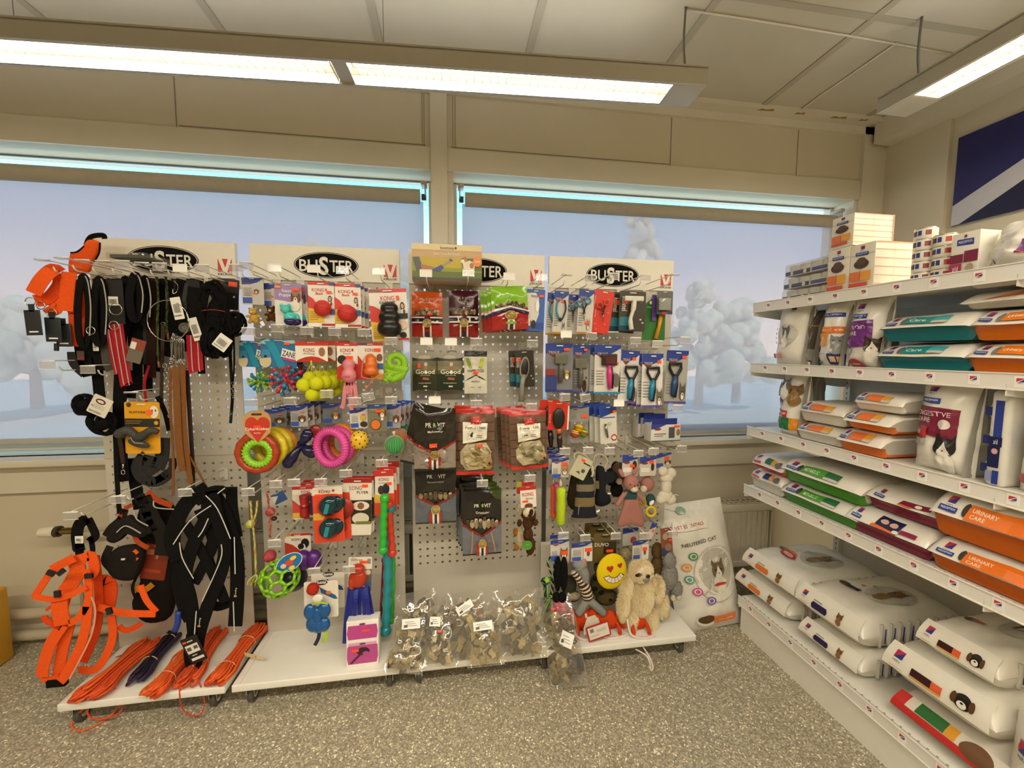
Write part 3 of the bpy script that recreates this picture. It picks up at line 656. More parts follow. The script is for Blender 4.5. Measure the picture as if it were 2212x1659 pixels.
# ================================================================ hooks
for row in (
 # stand 2
 [(532, 566, 'above the yellow plush bear'), (593, 571, 'above the brown plush monkey'), (678, 573, 'above the left red ball card', 'paper'), (740, 576, 'above the right red ball card'), (818, 578, 'above the black rubber toy')],
 [(537, 708, 'above the green spiky toy'), (600, 701, 'above the red and blue spiky toy'), (663, 707, 'above the bag of yellow tennis balls'), (723, 709, 'above the pink puppy toy card'), (786, 711, 'above the orange rubber toy card'), (844, 729, 'above the green coiled snake toy')],
 [(543, 863, 'above the green spiky ring'), (627, 859, 'above the navy propeller toy'), (706, 843, 'just under the yellow tennis balls'), (767, 859, 'above the pink ring'), (794, 850, 'above the yellow spotted ball', 'clear', R(-14)), (845, 857, 'above the green mesh ball')],
 [(536, 1055, 'above the green rope toy'), (596, 1038, 'above the pink rope knot'), (635, 1035, 'at the left of the two dark ball card'), (693, 1034, 'above the two dark ball card'), (747, 1015, 'above the black disc card'), (825, 993, 'above the green chew stick')],
 [(593, 1166, 'above the green hollow ball'), (679, 1227, 'above the blue octopus toy'), (754, 1223, 'above the navy tassel toy')],
 # stand 3
 [(920, 583, 'at the left foot of the ball shooter box', 'paper'), (1012, 582, 'at the right foot of the ball shooter box'), (1100, 590, 'above the green treat pouches', 'paper'), (1170, 592, 'over the red emblem of the third stand')],
 [(921, 730, 'above the left dark green treat box', 'paper'), (974, 731, 'above the right dark green treat box', 'paper'), (1029, 731, 'above the white treat pouch'), (1150, 735, 'above the pin brush card')],
 [(939, 857, 'above the largest black treat bag', 'paper'), (1029, 865, 'above the left brown treat bag'), (1148, 872, 'above the right brown treat bag')],
 [(1042, 1037, 'above the lowest black treat bag'), (1145, 1026, 'above the brown plush on a red card')],
 # stand 4
 [(1225, 592, 'above the claw clippers', 'bar'), (1275, 594, 'above the blue handled scissors'), (1326, 590, 'above the red scissors card'), (1394, 593, 'above the white rake comb'), (1458, 592, 'at the right end of the top row', 'bar')],
 [(1223, 715, 'above the left slicker brush', 'paper'), (1278, 719, 'under the scissors cards', 'clear', R(8)), (1325, 717, 'above the pink handled brush', 'bar'), (1373, 729, 'above the blue undercoat comb'), (1420, 736, 'above the middle undercoat comb'), (1480, 728, 'sticking out right of the fourth stand, second row')],
 [(1220, 851, 'under the left slicker brush'), (1263, 852, 'under the right slicker brush', 'clear', R(-12)), (1337, 864, 'under the left undercoat comb', 'paper'), (1464, 875, 'sticking out right of the fourth stand, third row')],
 [(1220, 968, 'above the yellow bottle toy'), (1270, 966, 'above the striped plush lighthouse'), (1317, 967, 'above the dark plush boot'), (1379, 973, 'above the pink plush bear'), (1412, 968, 'above the second pink plush bear'), (1473, 963, 'sticking out right of the fourth stand, fourth row')],
 [(1217, 1150, 'above the striped rope toy'), (1264, 1155, 'above the grey plush mouse'), (1330, 1151, 'above the yellow smiley cushion'), (1392, 1151, 'above the cream plush sloth'), (1454, 1147, 'above the grey plush rabbit')],
 # stand 1
 [(90, 560, 'at the far left above the orange collar', 'bar'), (133, 556, 'second from left of the top row', 'bar'), (177, 561, 'third from left of the top row', 'bar'), (221, 563, 'above the black lead loops', 'bar'), (264, 563, 'fifth from left of the top row'), (306, 567, 'under the dark wrapped pack', 'bar'), (345, 568, 'in front of the first black oval sign'), (389, 571, 'seventh from left of the top row', 'paper'), (437, 572, 'above the black rope coil'), (510, 571, 'at the right end of the leash stand top row')],
 [(103, 780, 'sticking out left beside the lead handles'), (190, 790, 'at the foot of the lead handles'), (283, 847, 'above the yellow boot card', 'bar')],
 [(153, 1106, 'lowest left, above the small black harness'), (256, 1071, 'above the black and orange harness'), (400, 1056, 'above the black mesh harness')],
):
    for h_ in row:
        if h_[1] > 990: yp = {}
        hook(h_[0], h_[1], h_[2], *(h_[3:4] or ('clear',)), tilt=(h_[4] if len(h_) > 4 else 0))
# ================================================================ stand 2: rubber toys
def kongcard(st=(.78, .80), mode='ball', sub='Ball'):
    o = [('r', 0, .93, 1, 1, '#d8352f'), ('t', .38, .82, .075, 'KONG', '#c92f2a', .46), ('e', .68, .825, .035, .03, '#c92f2a'), ('t', .42, .74, .05, sub, '#c92f2a', .26),
         ('p', [(0, .70), (.2, .62), (.38, .46), (.5, .28), (.5, .2), (0, .2)], '#d8352f'), ('p', [(0, .42), (.3, .40), (.55, .28), (.58, .10), (0, .10)], '#e9bf2f')] + lines(.05, .13, .4, .34, 5, '#b98f20')
    o += girl(.82, .62, .14, 1.2) + [('r', .62, .28, 1, .40, '#34508f'), ('r', 0, 0, 1, .08, '#eee9de'), ('r', .5, .02, 1, .07, '#b02a2a'), ('r', .8, .93, 1, .99, '#34508f')]
    if st: o.append(stick(*st))
    return o
def plushbear(mb, c, s, m, m2=None, ears=1):
    c = Vector(c); m2 = m2 or m
    mb.sph(c, (s * .5, s * .38, s * .48), m, 12); mb.sph(c + Vector((-.08 * s, -.1 * s, .72 * s)), (s * .40, s * .36, s * .38), m, 12); mb.sph(c + Vector((-.08 * s, -.4 * s, .66 * s)), (s * .18, s * .14, s * .14), m2, 8)
    for q in (-1, 1):
        mb.sph(c + Vector((q * .3 * s - .08 * s, -.05 * s, 1.05 * s)), s * .14 * ears, m, 8); mb.sph(c + Vector((q * .5 * s, -.2 * s, .22 * s)), (s * .26, s * .17, s * .17), m, 8); mb.sph(c + Vector((q * .32 * s, -.3 * s, -.38 * s)), (s * .2, s * .26, s * .2), m, 8)
    for q in (-1, 1): mb.sph(c + Vector((q * .13 * s - .08 * s, -.43 * s, .82 * s)), s * .04, plastic('#15100c'), 6)
it = Item('plush_toy_pack', 'yellow fluffy plush bear under grey card with orange sticker', 'dog toy', 546, 655, .2)
it.card(523, 600, 570, 658, '#bdbab4', trixie(st=(.62, .42)) + dog(.68, .5, .16, '#8d5a33')); mb = MB(); plushbear(mb, it.W(549, 688), 20 * it.k, fur('#c9a04c'), fur('#dcc486')); it.b(mb, 'plush_bear')
mb = MB(); mb.box(it.W(567, 699, .215), (.012, .001, .018), paperm, ry=R(-30)); it.b(mb, 'sewn_label')
it = Item('plush_toy_pack', 'brown and cream plush monkey on blue and white card behind the yellow bear', 'dog toy', 586, 655, .17)
it.card(570, 612, 606, 664, '#c9c6bf', trixie(st=(.5, .45))); mb = MB(); plushbear(mb, it.W(588, 684), 19 * it.k, fur('#5b3416'), fur('#d8c6a4'), 1.4); it.b(mb, 'plush_monkey')
it = Item('puppy_toy_pack', 'lilac puppy card with teal and purple bear shaped toy', 'dog toy', 625, 655, .19)
it.card(594, 612, 652, 705, '#e5e0db', [('p', [(0, 1), (1, 1), (1, .6), (.6, .56), (.3, .6), (0, .62)], '#9a83b4'), ('r', .0, .86, .26, .98, '#b55a3c'), ('t', .13, .92, .05, 'GiGwi', '#f1e8dc', .2), ('t', .46, .82, .08, 'Suppa', '#efeaf4', .36), ('t', .40, .72, .09, 'Puppa', '#efeaf4', .44)] + dog(.78, .66, .3, '#9d6a42', '#efe6d8', .9) + [('e', .74, .47, .2, .12, '#e9e0d2'), stick(.8, .86, .28, .07)])
mb = MB(); tq = M('#4fc4bd', .12, kind='clear_rubber'); pu = M('#2b1d5e', .15, kind='clear_rubber'); mb.sph(it.W(616, 668, .21), 9.5 * it.k, tq); mb.sph(it.W(626, 686, .21), 12 * it.k, tq, 16)
for q in (-8, 8): mb.sph(it.W(616 + q, 660, .21), 4 * it.k, tq, 8)
mb.sph(it.W(627, 694, .213), (12.5 * it.k, 12 * it.k, 9 * it.k), pu, 16); it.b(mb, 'rubber_bear')
behind(it, 3, 'lilac puppy toy card hanging behind the front one', 'puppy toy cards behind the front one', .012, .028, 0, drop=())
for (x0, y0, x1, y1, bx, by, br, l) in ((666, 609, 724, 706, 697, 666, 17.5, 'red and white card with a smaller red rubber ball, left of two'), (723, 613, 780, 708, 749, 677, 19, 'red and white card with a bigger red rubber ball, right of two')):
    it = Item('ball_card', l, 'dog toy', (x0 + x1) / 2, 655, .2); it.card(x0, y0, x1, y1, '#e9e5da', kongcard((.8, .77))); mb = MB(); mb.sph(it.W(bx, by, .215), br * it.k, rubber('#c22a28', .55), 24); mb.torus(it.W(bx, by, .215), br * it.k * 1.0, .0006, rubber('#8f1d1d', .5), (.2, .1, 1), 30, 6); it.b(mb, 'rubber_ball')
behind(it, 2, 'red ball card hanging behind the bigger ball card', 'ball cards behind', .008, .03, -.003)
it = Item('chew_toy_card', 'white and red card holding a large black three-tiered rubber toy', 'dog toy', 840, 680, .21)
it.card(800, 624, 881, 736, '#e9e5da', [('r', 0, .93, 1, 1, '#d8434a'), ('r', .0, .94, .3, .985, '#7a6e62'), ('t', .48, .82, .085, 'KONG', '#c9403a', .36), ('t', .48, .74, .05, 'EXTREME', '#1c1a1a', .42), ('p', [(0, .69), (.12, .67), (.28, .6), (.36, .4), (.36, .3), (.0, .3)], '#d8352f'), ('p', [(0, .38), (.2, .36), (.35, .3), (.4, .0), (0.06, .0)], '#e9bf2f')] + lines(.06, .03, .3, .3, 7, '#a98420') + girl(.87, .66, .14) + [('r', .7, .42, 1, .52, '#23211f'), ('e', .85, .3, .13, .09, '#e7c9b0'), ('e', .85, .1, .09, .06, '#1c1a1a'), ('r', .7, 0, 1, .04, '#c92f38'), ('r', .72, .78, .8, .86, ORG)], tilt=R(-3))
mb = MB(); c = it.W(842, 727, .235); k = it.k; mb.lathe([(.0, 0), (12 * k, 0), (22 * k, 6 * k), (25.5 * k, 15 * k), (24 * k, 25 * k), (19 * k, 31 * k), (21.5 * k, 37 * k), (22 * k, 43 * k), (19 * k, 50 * k), (16.5 * k, 53 * k), (18.5 * k, 58 * k), (17 * k, 66 * k), (11 * k, 71 * k), (5 * k, 72 * k), (0, 71 * k)], rubber('#0e0d0d', .32), c, 'Z', 26); it.b(mb, 'rubber_toy')
# row 2
def spiky(it, cx, cy, r, cols, d, name='spiky_toy', seed=1):
    rnd = random.Random(seed); mb = MB(); c = it.W(cx, cy, d); k = it.k; mb.sph(c, r * .32 * k, plastic(cols[0], .3))
    n = 34
    for i in range(n):
        z = 1 - 2 * (i + .5) / n; a = i * 2.4; q = math.sqrt(1 - z * z); dr = Vector((q * math.cos(a), q * math.sin(a), z)); L = r * k * rnd.uniform(.8, 1.0); m = plastic(cols[i % len(cols)], .3)
        mb.cyl(c, c + dr * L, r * .07 * k, m, 6); mb.sph(c + dr * L, r * .14 * k, m, 8); mb.sph(c + dr * L * .6, r * .1 * k, m, 6)
    it.b(mb, name)
def zane(x0, y0, x1, y1, d, l, cx, cy, r, cols, sd, band='#a3b527', lettering='ZANE'):
    it = Item('spiky_toy_pack', l, 'dog toy', (x0 + x1) / 2, (y0 + y1) / 2, d)
    it.card(x0, y0, x1, y1, '#2a6f9c', [('p', [(0, .9), (.2, 1), (.3, .9), (.16, .8), (0, .82)], '#a9c3cc'), ('p', [(.55, .95), (.9, 1), (1, .9), (.75, .86)], '#b9ced2'), ('p', [(.1, .9), (.35, .95), (.72, 0), (.5, 0), (.3, .5)], '#1d8fb0'), ('e', .14, .22, .16, .24, '#cbbb98'), ('p', [(0, .3), (.05, .62), (.25, .62), (.3, .35)], '#3d83ad'), ('e', .14, .38, .04, .05, '#23201c'),
        ('p', [(.56, .40), (.96, .30), (.99, .58), (.60, .70)], '#e9e6df'), ('t', .78, .49, .2, lettering, '#181818', .36, -.18), ('p', [(.62, .30), (.96, .22), (.96, .30), (.62, .38)], band), stick(.72, .86, .16, .08)], tilt=R(3))
    mb = MB(); mb.ribbon([it.W(cx - 6, y1 - 12, d), it.W(cx, y1 + 6, d), it.W(cx - 2, cy, d)], .008, plastic('#1b8bb0', .3), .002); it.b(mb, 'hanging_strap')
    spiky(it, cx, cy, r, cols, d + .01, seed=sd); return it
zane(517, 737, 581, 793, .15, 'blue dog card with a green and teal spiky bobble toy, left of three', 561, 824, 23, ('#8cb32b', '#1d7f9c', '#9ac034'), 3)
zane(563, 733, 642, 794, .19, 'blue dog card with a big red and blue spiky bobble toy, in the middle', 617, 821, 32, ('#c23a4a', '#2d6f9e', '#b83048', '#3b7fae'), 5, '#c23a86')
zane(600, 737, 655, 790, .13, 'blue dog card with a red and blue spiky bobble toy behind the tennis balls', 650, 808, 22, ('#b0304a', '#2d6f9e'), 7, '#c23a86')
it = Item('tennis_ball_pack', 'yellow net of tennis balls hanging from a red and white header card', 'dog toy', 672, 765, .2)
it.card(638, 738, 708, 782, '#e9e3d6', [('r', 0, .8, 1, 1, '#c63a2c'), ('t', .42, .58, .2, 'KONG', '#a8402f', .34), ('t', .42, .4, .12, 'AirDog', '#8d8468', .36), ('e', .82, .5, .1, .22, '#9c6a48'), ('p', [(0, 0), (1, 0), (.84, .14), (.7, .24), (.5, .28), (.3, .24), (.1, .12)], '#b8301f')])
yb = M('#cfd321', .9, kind='felt', nz=.08, ns=200, bump=.5); net = M('#d6cf2e', .5, kind='net')
mb = MB()
for q in ((656, 832, .21, 15), (684, 828, .215, 15), (674, 853, .21, 14), (668, 815, .19, 13)): mb.sph(it.W(q[0], q[1], q[2]), q[3] * it.k, yb, 18)
it.b(mb, 'tennis_balls')
mb = MB()
for q in ((645, 826), (656, 818), (668, 822), (680, 817), (693, 822), (674, 838)): mb.tube(crom(pp([(673, 782, .205), ((673 + q[0]) / 2 + 1, (786 + q[1]) / 2, .215), (q[0], q[1], .23)]), 4), .0007, net, 5)
mb.tube(pp([(672, 779, .205), (673, 790, .21)]), .003, net, 6); it.b(mb, 'net')
behind(it, 3, 'red header card and yellow ball net hanging behind the front one', 'tennis ball packs behind', .020, .035, .002)
it = Item('puppy_toy_card', 'white and red card with a pink gourd shaped rubber toy and pink ribbons', 'dog toy', 750, 780, .2)
it.card(728, 741, 773, 820, '#e9e3d8', [('r', 0, .92, 1, 1, '#cc3a30'), ('t', .42, .8, .1, 'KONG', '#b8302a', .5), ('e', .76, .81, .05, .04, '#b8302a'), ('t', .5, .71, .04, 'Puppy', '#6a6a70', .4), ('e', .25, .55, .22, .12, '#2a211c'), ('p', [(0, .0), (1, 0), (1, .42), (.6, .48), (.3, .44), (0, .34)], '#c9302a'), stick(.6, .6, .34, .1)])
pk = M('#d9808a', .45, kind='rubber'); mb = MB(); mb.lathe([(0, -17 * it.k), (11 * it.k, -14 * it.k), (15.5 * it.k, -3 * it.k), (14 * it.k, 6 * it.k), (10 * it.k, 13 * it.k), (12.5 * it.k, 20 * it.k), (12 * it.k, 28 * it.k), (7 * it.k, 33 * it.k), (0, 34 * it.k)], pk, it.W(754, 810, .225), 'Z', 22); txt(mb, 'KONG', it.W(752, 812, .225).x, it.W(752, 812).z, .007, paint('#9b3f63'), it.W(0, 0, .225).y - 15.8 * it.k, .02); it.b(mb, 'rubber_gourd')
for pts in ([(748, 825), (744, 850), (742, 870), (738, 882)], [(758, 826), (757, 850), (757, 868), (760, 886)], [(764, 824), (768, 846), (769, 862), (772, 870)], [(752, 826), (752, 844), (760, 860), (768, 876)]): mb = MB(); mb.ribbon(pp([(a, b, .215) for a, b in pts]), .015, pk, .0015); it.b(mb, 'ribbon')
it = Item('rope_toy_card', 'white and red card with an orange three-ringed rubber toy on striped rope', 'dog toy', 800, 780, .2)
it.card(773, 740, 828, 820, '#e6dfd2', [('r', 0, .92, 1, 1, '#c2362e'), ('r', 0, .93, .4, .99, '#5e4d6e'), ('t', .5, .8, .09, 'KONG', '#b0564a', .42), ('p', [(0, .66), (.3, .4), (.5, .2), (.5, .0), (0, 0)], '#c2362e'), ('r', .55, 0, 1, .16, '#d9a93a'), ('r', .72, .28, 1, .44, '#3c64a0'), ('e', .86, .6, .12, .1, '#7a5536'), stick(.78, .8, .25, .09)])
og = rubber('#d9691c', .35); mb = MB(); c = it.W(802, 811, .22); k = it.k; mb.lathe([(0, 0), (9 * k, 0), (15 * k, 5 * k), (15.5 * k, 12 * k), (12 * k, 17 * k), (13.5 * k, 21 * k), (13 * k, 27 * k), (10.5 * k, 30 * k), (11 * k, 34 * k), (9 * k, 41 * k), (4 * k, 44 * k), (0, 44 * k)], og, c, 'Z', 22); it.b(mb, 'rubber_toy')
mb = MB(); rp = M('#d98a6a', .8, kind='rope', nz=.3, ns=260); mb.tube(crom(pp([(806, 766, .22), (794, 766, .23), (785, 780, .235), (781, 808, .23), (786, 816, .23), (810, 818, .24), (822, 809, .23), (828, 818, .23), (812, 818, .235), (800, 828, .23), (794, 836, .22)]), 5), .0024, rp, 6); mb.sph(it.W(792, 836, .22), .008, rp, 8); it.b(mb, 'rope')
it = Item('snake_toy', 'bright green textured rubber snake coiled into a spiral', 'dog toy', 856, 790, .19)
sk = M('#8fc722', .42, kind='scaly_rubber', nz=.12, ns=260, bump=.8); k = it.k; pts = []; rr = []; c = it.W(855, 783, .19)
for i in range(64):
    t = i / 63; a = R(100) - t * R(650); q = (4 + 21 * t) * k; pts.append(c + Vector((math.cos(a) * q, -.012 * (1 - t), math.sin(a) * q))); rr.append((4.5 + 4.2 * t) * k)
e_ = pts[-1]; 
for j, (a, b) in enumerate(((880, 800), (868, 812), (852, 818), (842, 816))): pts.append(it.W(a, b, .20)); rr.append((8.7, 8.2, 9.5, 10)[j] * k)
cut = [i for i, p in enumerate(pts[:-4])]
mb = MB(); mb.tube(pts[:64 - 3] + pts[-4:], rr[:61] + rr[-4:], sk, 14); mb.sph(it.W(841, 814, .205), (13 * k, 9 * k, 11 * k), sk, 16); mb.sph(it.W(833, 820, .207), (8 * k, 7 * k, 7 * k), sk, 12)
for q in ((836, 808), (848, 810)): mb.sph(it.W(q[0], q[1], .222), 2.2 * k, sk, 8)
it.b(mb, 'snake_body'); mb = MB(); mb.box(it.W(840, 842, .17), (.026, .001, .024), M('#8a8378', .5, kind='print')); it.b(mb, 'hang_tag')
# row 3
for n_, (x0, y0, x1, y1, d, l) in enumerate(((572, 884, 620, 922, .10, 'blue and dark photo card behind the heart shaped card'), (628, 876, 665, 922, .15, 'grey and blue dog photo card above the navy propeller toy'), (697, 871, 739, 915, .12, 'blue card with a golden dog photo above the pink ring'), (835, 872, 866, 924, .17, 'dark blue dog photo card above the green mesh ball'))):
    it = Item('toy_card', l, 'dog toy', (x0 + x1) / 2, 900, d); it.card(x0, y0, x1, y1, ('#77787a', '#a9a9aa', '#6f7d88', '#9a9aa0')[n_], trixie(photo=dog(.68, .38, .34, ('#5a4a30', '#7a4c28', '#b8862f', '#7a3f28')[n_]), st=(.72, .7)), tilt=R((0, 0, 0, 4)[n_]))
    if n_ != 2: behind(it, 3, ('blue photo card farther back beside the heart shaped card', 'dog photo card farther back above the navy propeller toy', '', 'dark blue dog photo card farther back above the green mesh ball')[n_], ('photo cards behind the heart card', 'photo cards above the propeller', '', 'photo cards above the mesh ball')[n_], .016, .03, .002)
rd = rubber('#a83a1c', .35); gr = M('#8ccb2a', .15, kind='clear_rubber'); yl = rubber('#d8be2a', .35); orr = rubber('#d98a1c', .35)
it = Item('ring_toy', 'brown red ring with green spiky ring inside, hung from a red heart card', 'dog toy', 556, 940, .225)
it.card(526, 887, 586, 956, '#c09560', [('e', .3, .58, .24, .22, '#c43a26'), ('e', .72, .58, .24, .22, '#c43a26'), ('p', [(.05, .55), (.95, .55), (.5, .0)], '#c43a26'), ('t', .5, .42, .11, 'CyberRubber', '#f3ebdf', .88), ('t', .5, .3, .05, 'Ring Flex', '#f3ebdf', .24), stick(.5, .5, .26, .08), ('r', .32, .86, .68, .92, '#4a3620')], shape=[(.5, 0), (.28, .12), (.05, .3), (0, .5), (.0, .75), (.1, .92), (.3, 1), (.7, 1), (.9, .92), (1, .75), (1, .5), (.95, .3), (.72, .12)], d=.235, hole=False)
mb = MB(); mb.torus(it.W(556, 978, .215), 38 * it.k, 8.5 * it.k, rd, (0.05, 1, 0), 48, 10, 1, .08, 12); it.b(mb, 'outer_ring')
mb = MB(); c = it.W(558, 979, .222); k = it.k; mb.torus(c, 25 * k, 7.5 * k, gr, (0, 1, 0), 72, 10, 1, .22, 26)
for i in range(26): a = 2 * PI * i / 26; mb.cyl(c + Vector((math.cos(a) * 32 * k, 0, math.sin(a) * 32 * k)), c + Vector((math.cos(a) * 37 * k, 0, math.sin(a) * 37 * k)), .0016, gr, 6, .0004)
it.b(mb, 'spiky_ring')
for q, (x, y, d, m, l) in enumerate(((584, 968, .17, yl, 'yellow rubber ring directly behind the brown red ring'), (596, 962, .13, yl, 'second yellow rubber ring farther behind'), (606, 962, .09, orr, 'orange rubber ring at the back of the ring row'))):
    it = Item('ring_toy', l, 'dog toy', x, y, d); mb = MB(); mb.torus(it.W(x, y), 33 * it.k, 8 * it.k, m, (.3, 1, 0), 40, 10, 1, .06, 12); it.b(mb, 'rubber_ring')
it = Item('propeller_toy', 'glossy navy rubber propeller toy with three blades', 'dog toy', 652, 960, .18); nv = rubber('#17183f', .15); k = it.k; mb = MB(); c = it.W(650, 962, .19)
mb.sph(c, (9 * k, 6 * k, 12 * k), nv)
for (x, y) in ((664, 938), (622, 1000), (672, 978)):
    e_ = it.W(x, y, .2); dv = (e_ - c); mb.tube([c, c + dv * .35, c + dv * .7, e_, e_ + dv * .12], [6 * k, 8 * k, 12 * k, 11 * k, 6 * k], nv, 12); mb.sph(e_, (12 * k, 7 * k, 12 * k), nv)
it.b(mb, 'propeller')
it = Item('propeller_toy', 'red rubber propeller toy mostly hidden behind the navy one', 'dog toy', 682, 950, .12); mb = MB(); k = it.k
for (x, y) in ((682, 932), (672, 975), (688, 960)): mb.sph(it.W(x, y), (14 * k, 6 * k, 15 * k), rubber('#8f241a', .3))
it.b(mb, 'propeller')
it = Item('ring_toy', 'pink ridged rubber ring, the largest of the row', 'dog toy', 717, 966, .22); k = it.k; mb = MB(); mb.torus(it.W(715, 967, .22), 36 * k, 8.5 * k, rubber('#d64a9a', .4), (.34, 1, 0), 120, 10, .93, .13, 40); it.b(mb, 'rubber_ring')
it = Item('ring_toy', 'second pink ridged ring just behind the largest', 'dog toy', 730, 962, .19); mb = MB(); mb.torus(it.W(730, 962), 35 * it.k, 8 * it.k, rubber('#c03f88', .4), (.34, 1, 0), 120, 10, .9, .13, 40); it.b(mb, 'rubber_ring')
it = Item('ring_toy', 'orange ridged rubber ring seen through the pink rings', 'dog toy', 738, 958, .14); mb = MB(); mb.torus(it.W(740, 956), 34 * it.k, 8 * it.k, rubber('#dc7a1e', .4), (.34, 1, 0), 120, 10, .85, .1, 40); it.b(mb, 'rubber_ring')
it = Item('toy_card', 'blue and white card above the yellow spotted ball', 'dog toy', 775, 905, .18); it.card(756, 881, 795, 925, '#d9d7d0', trixie(photo=[('e', .72, .52, .16, .14, '#c9a83a'), ('e', .75, .2, .2, .14, '#3a2c20')], st=(.75, .68)), tilt=R(-2))
mb = MB(); c = it.W(776, 951, .2); k = it.k; mb.sph(c, (20 * k, 18 * k, 21 * k), plastic('#e0b62a', .3), 24)
rnd = random.Random(4)
for i in range(40): z = 1 - 2 * (i + .5) / 40; a = i * 2.4; q = math.sqrt(1 - z * z); mb.sph(c + Vector((q * math.cos(a) * 20 * k, q * math.sin(a) * 18 * k, z * 21 * k)), 1.7 * k, plastic('#2b2417'), 6)
it.b(mb, 'spotted_ball')
it = Item('toy_card', 'grey card with dog photo and an orange ball in a round window', 'dog toy', 815, 903, .2)
it.card(794, 873, 836, 932, '#77735f', [('p', [(0, 1), (1, 1), (1, .95), (.7, .86), (0, .84)], '#3b5590'), ('t', .28, .8, .045, 'TRIXIE', '#cfc4a8', .4)] + dog(.76, .66, .32, '#b08a4a') + [('e', .42, .26, .27, .19, '#3b3222'), ('e', .42, .26, .24, .17, '#d9742a'), ('e', .76, .46, .07, .05, '#e0e4e8'), stick(.58, .75, .3, .1)])
def meshball(x, y, d, col, l, r=20):
    it = Item('mesh_ball', l, 'dog toy', x, y, d); k = it.k; c = it.W(x, y, d); mb = MB(); mb.sph(c, r * k, M(col, .35, kind='beaded_rubber', nz=.25, ns=500, bump=1.2), 24); it.b(mb, 'ball')
    mb = MB(); nm = M('#cfc8ae', .6, kind='net')
    for i in range(12): a = PI * i / 12; mb.tube([c + Vector((math.cos(a) * math.sin(t) * r * k * 1.03, math.sin(a) * math.sin(t) * r * k * 1.03, math.cos(t) * r * k * 1.03)) for t in [PI * 2 * j / 24 for j in range(24)]], .0004, nm, 4, True)
    mb.tube([c + Vector((0, 0, r * k)), c + Vector((-.002, 0, r * k * 1.5))], [.004, .008], nm, 6); it.b(mb, 'net')
meshball(852, 961, .21, '#2fae57', 'green beaded rubber ball in a fine net'); meshball(864, 944, .15, '#c9764a', 'orange beaded rubber ball behind the green one', 18); meshball(872, 932, .10, '#2f9e5e', 'green beaded rubber ball behind the orange one', 17)
# row 4
def rope(it, pts, r, cols, name, d, n=4, tw=300):
    P = crom(pp([(p[0], p[1], p[2] if len(p) > 2 else d) for p in pts]), 8); L = [0]
    for i in range(1, len(P)): L.append(L[-1] + (P[i] - P[i - 1]).length)
    for j, c_ in enumerate(cols):
        Q = []
        for i, p in enumerate(P):
            t = (P[min(i + 1, len(P) - 1)] - P[max(i - 1, 0)]).normalized(); s = t.cross(Vector((0, 1, 0))).normalized() if abs(t.y) < .9 else Vector((1, 0, 0)); u = s.cross(t); a = L[i] * tw + 2 * PI * j / len(cols); Q.append(p + (s * math.cos(a) + u * math.sin(a)) * r * .45)
        it.mb.tube(Q, r * .62, c_, 6)
def ropething(label, px, py, d, paths, r, cols, knots=(), tassel=None, tw=260, name='rope_toy', group=None, cat='dog toy'):
    it = Item(name, label, cat, px, py, d, group); it.mb = MB(); rm = [M(c, .85, kind='rope', nz=.2, ns=200, bump=.4) for c in cols]
    for p in paths: rope(it, p, r, rm, 'rope', d, tw=tw)
    it.b(it.mb, 'rope')
    for (x, y, q) in knots:
        mb = MB(); c = it.W(x, y, d); rnd = random.Random(x)
        for k in range(7): mb.torus(c, q * .55, q * .42, rm[k % len(rm)], (rnd.uniform(-1, 1), rnd.uniform(-1, 1), rnd.uniform(-1, 1)), 14, 8)
        it.b(mb, 'knot')
    if tassel:
        x, y, x2, y2, w_ = tassel; mb = MB(); rnd = random.Random(x2)
        for k in range(22):
            a = it.W(x, y, d); e_ = it.W(x2 + rnd.uniform(-w_, w_), y2 + rnd.uniform(-6, 6), d + rnd.uniform(-.02, .02)); m_ = (a + e_) / 2 + Vector((rnd.uniform(-.01, .01), rnd.uniform(-.01, .01), 0)); mb.tube(crom([a, m_, e_], 3), .0018, rm[k % len(rm)], 5)
        it.b(mb, 'tassel')
    return it
ropething('long pale green and orange rope toy with a middle knot and frayed end', 545, 1150, .22, [[(541, 1082), (543, 1105), (545, 1130), (550, 1170), (553, 1240)], [(556, 1082), (553, 1110), (545, 1130)]], .0045, ('#a9bd52', '#c7c98a', '#c9864a'), [(541, 1132, .017)], (553, 1240, 545, 1262, 10))
ropething('pink rope toy with one big knot on the second stand', 583, 1110, .14, [[(577, 1062), (580, 1090), (584, 1110), (583, 1160)]], .0048, ('#b8504a', '#c97068'), [(584, 1106, .019)])
ropething('faded pink coiled rope ball beside the green hollow ball', 583, 1200, .18, [[(583, 1190), (587, 1210)]], .004, ('#b8525a', '#a83f4c'), [(583, 1201, .026)])
it = Item('flask_toy_card', 'dark blue card corner and black rubber ball hanging behind the pink rope', 'dog toy', 603, 1075, .13); it.card(588, 1064, 618, 1086, '#2d4f8a', [('p', [(0, .1), (.5, .7), (0, .9)], '#c9c6bf')], tilt=R(-25)); mb = MB(); mb.sph(it.W(592, 1120), (6 * it.k, 6 * it.k, 5 * it.k), rubber('#2a1d18')); it.b(mb, 'rubber_ball')
def kc(x0, y0, x1, y1, d, label, items, tilt=0): it = Item('toy_card', label, 'dog toy', (x0 + x1) / 2, (y0 + y1) / 2, d); it.card(x0, y0, x1, y1, '#e4ddcf', items, tilt=tilt); return it
it = kc(632, 1050, 680, 1121, .13, 'red and white card with a dark red ribbed capsule toy', [('r', 0, .9, 1, 1, '#b8302a'), ('t', .6, .84, .07, 'KONG', '#b8302a', .4), ('p', [(0, .6), (.35, .4), (.35, .15), (0, .15)], '#c9403a'), ('r', 0, .04, .4, .2, '#dbab3a'), ('r', .8, .1, 1, .7, '#34406a'), ('r', .5, 0, 1, .05, '#b02a2a')])
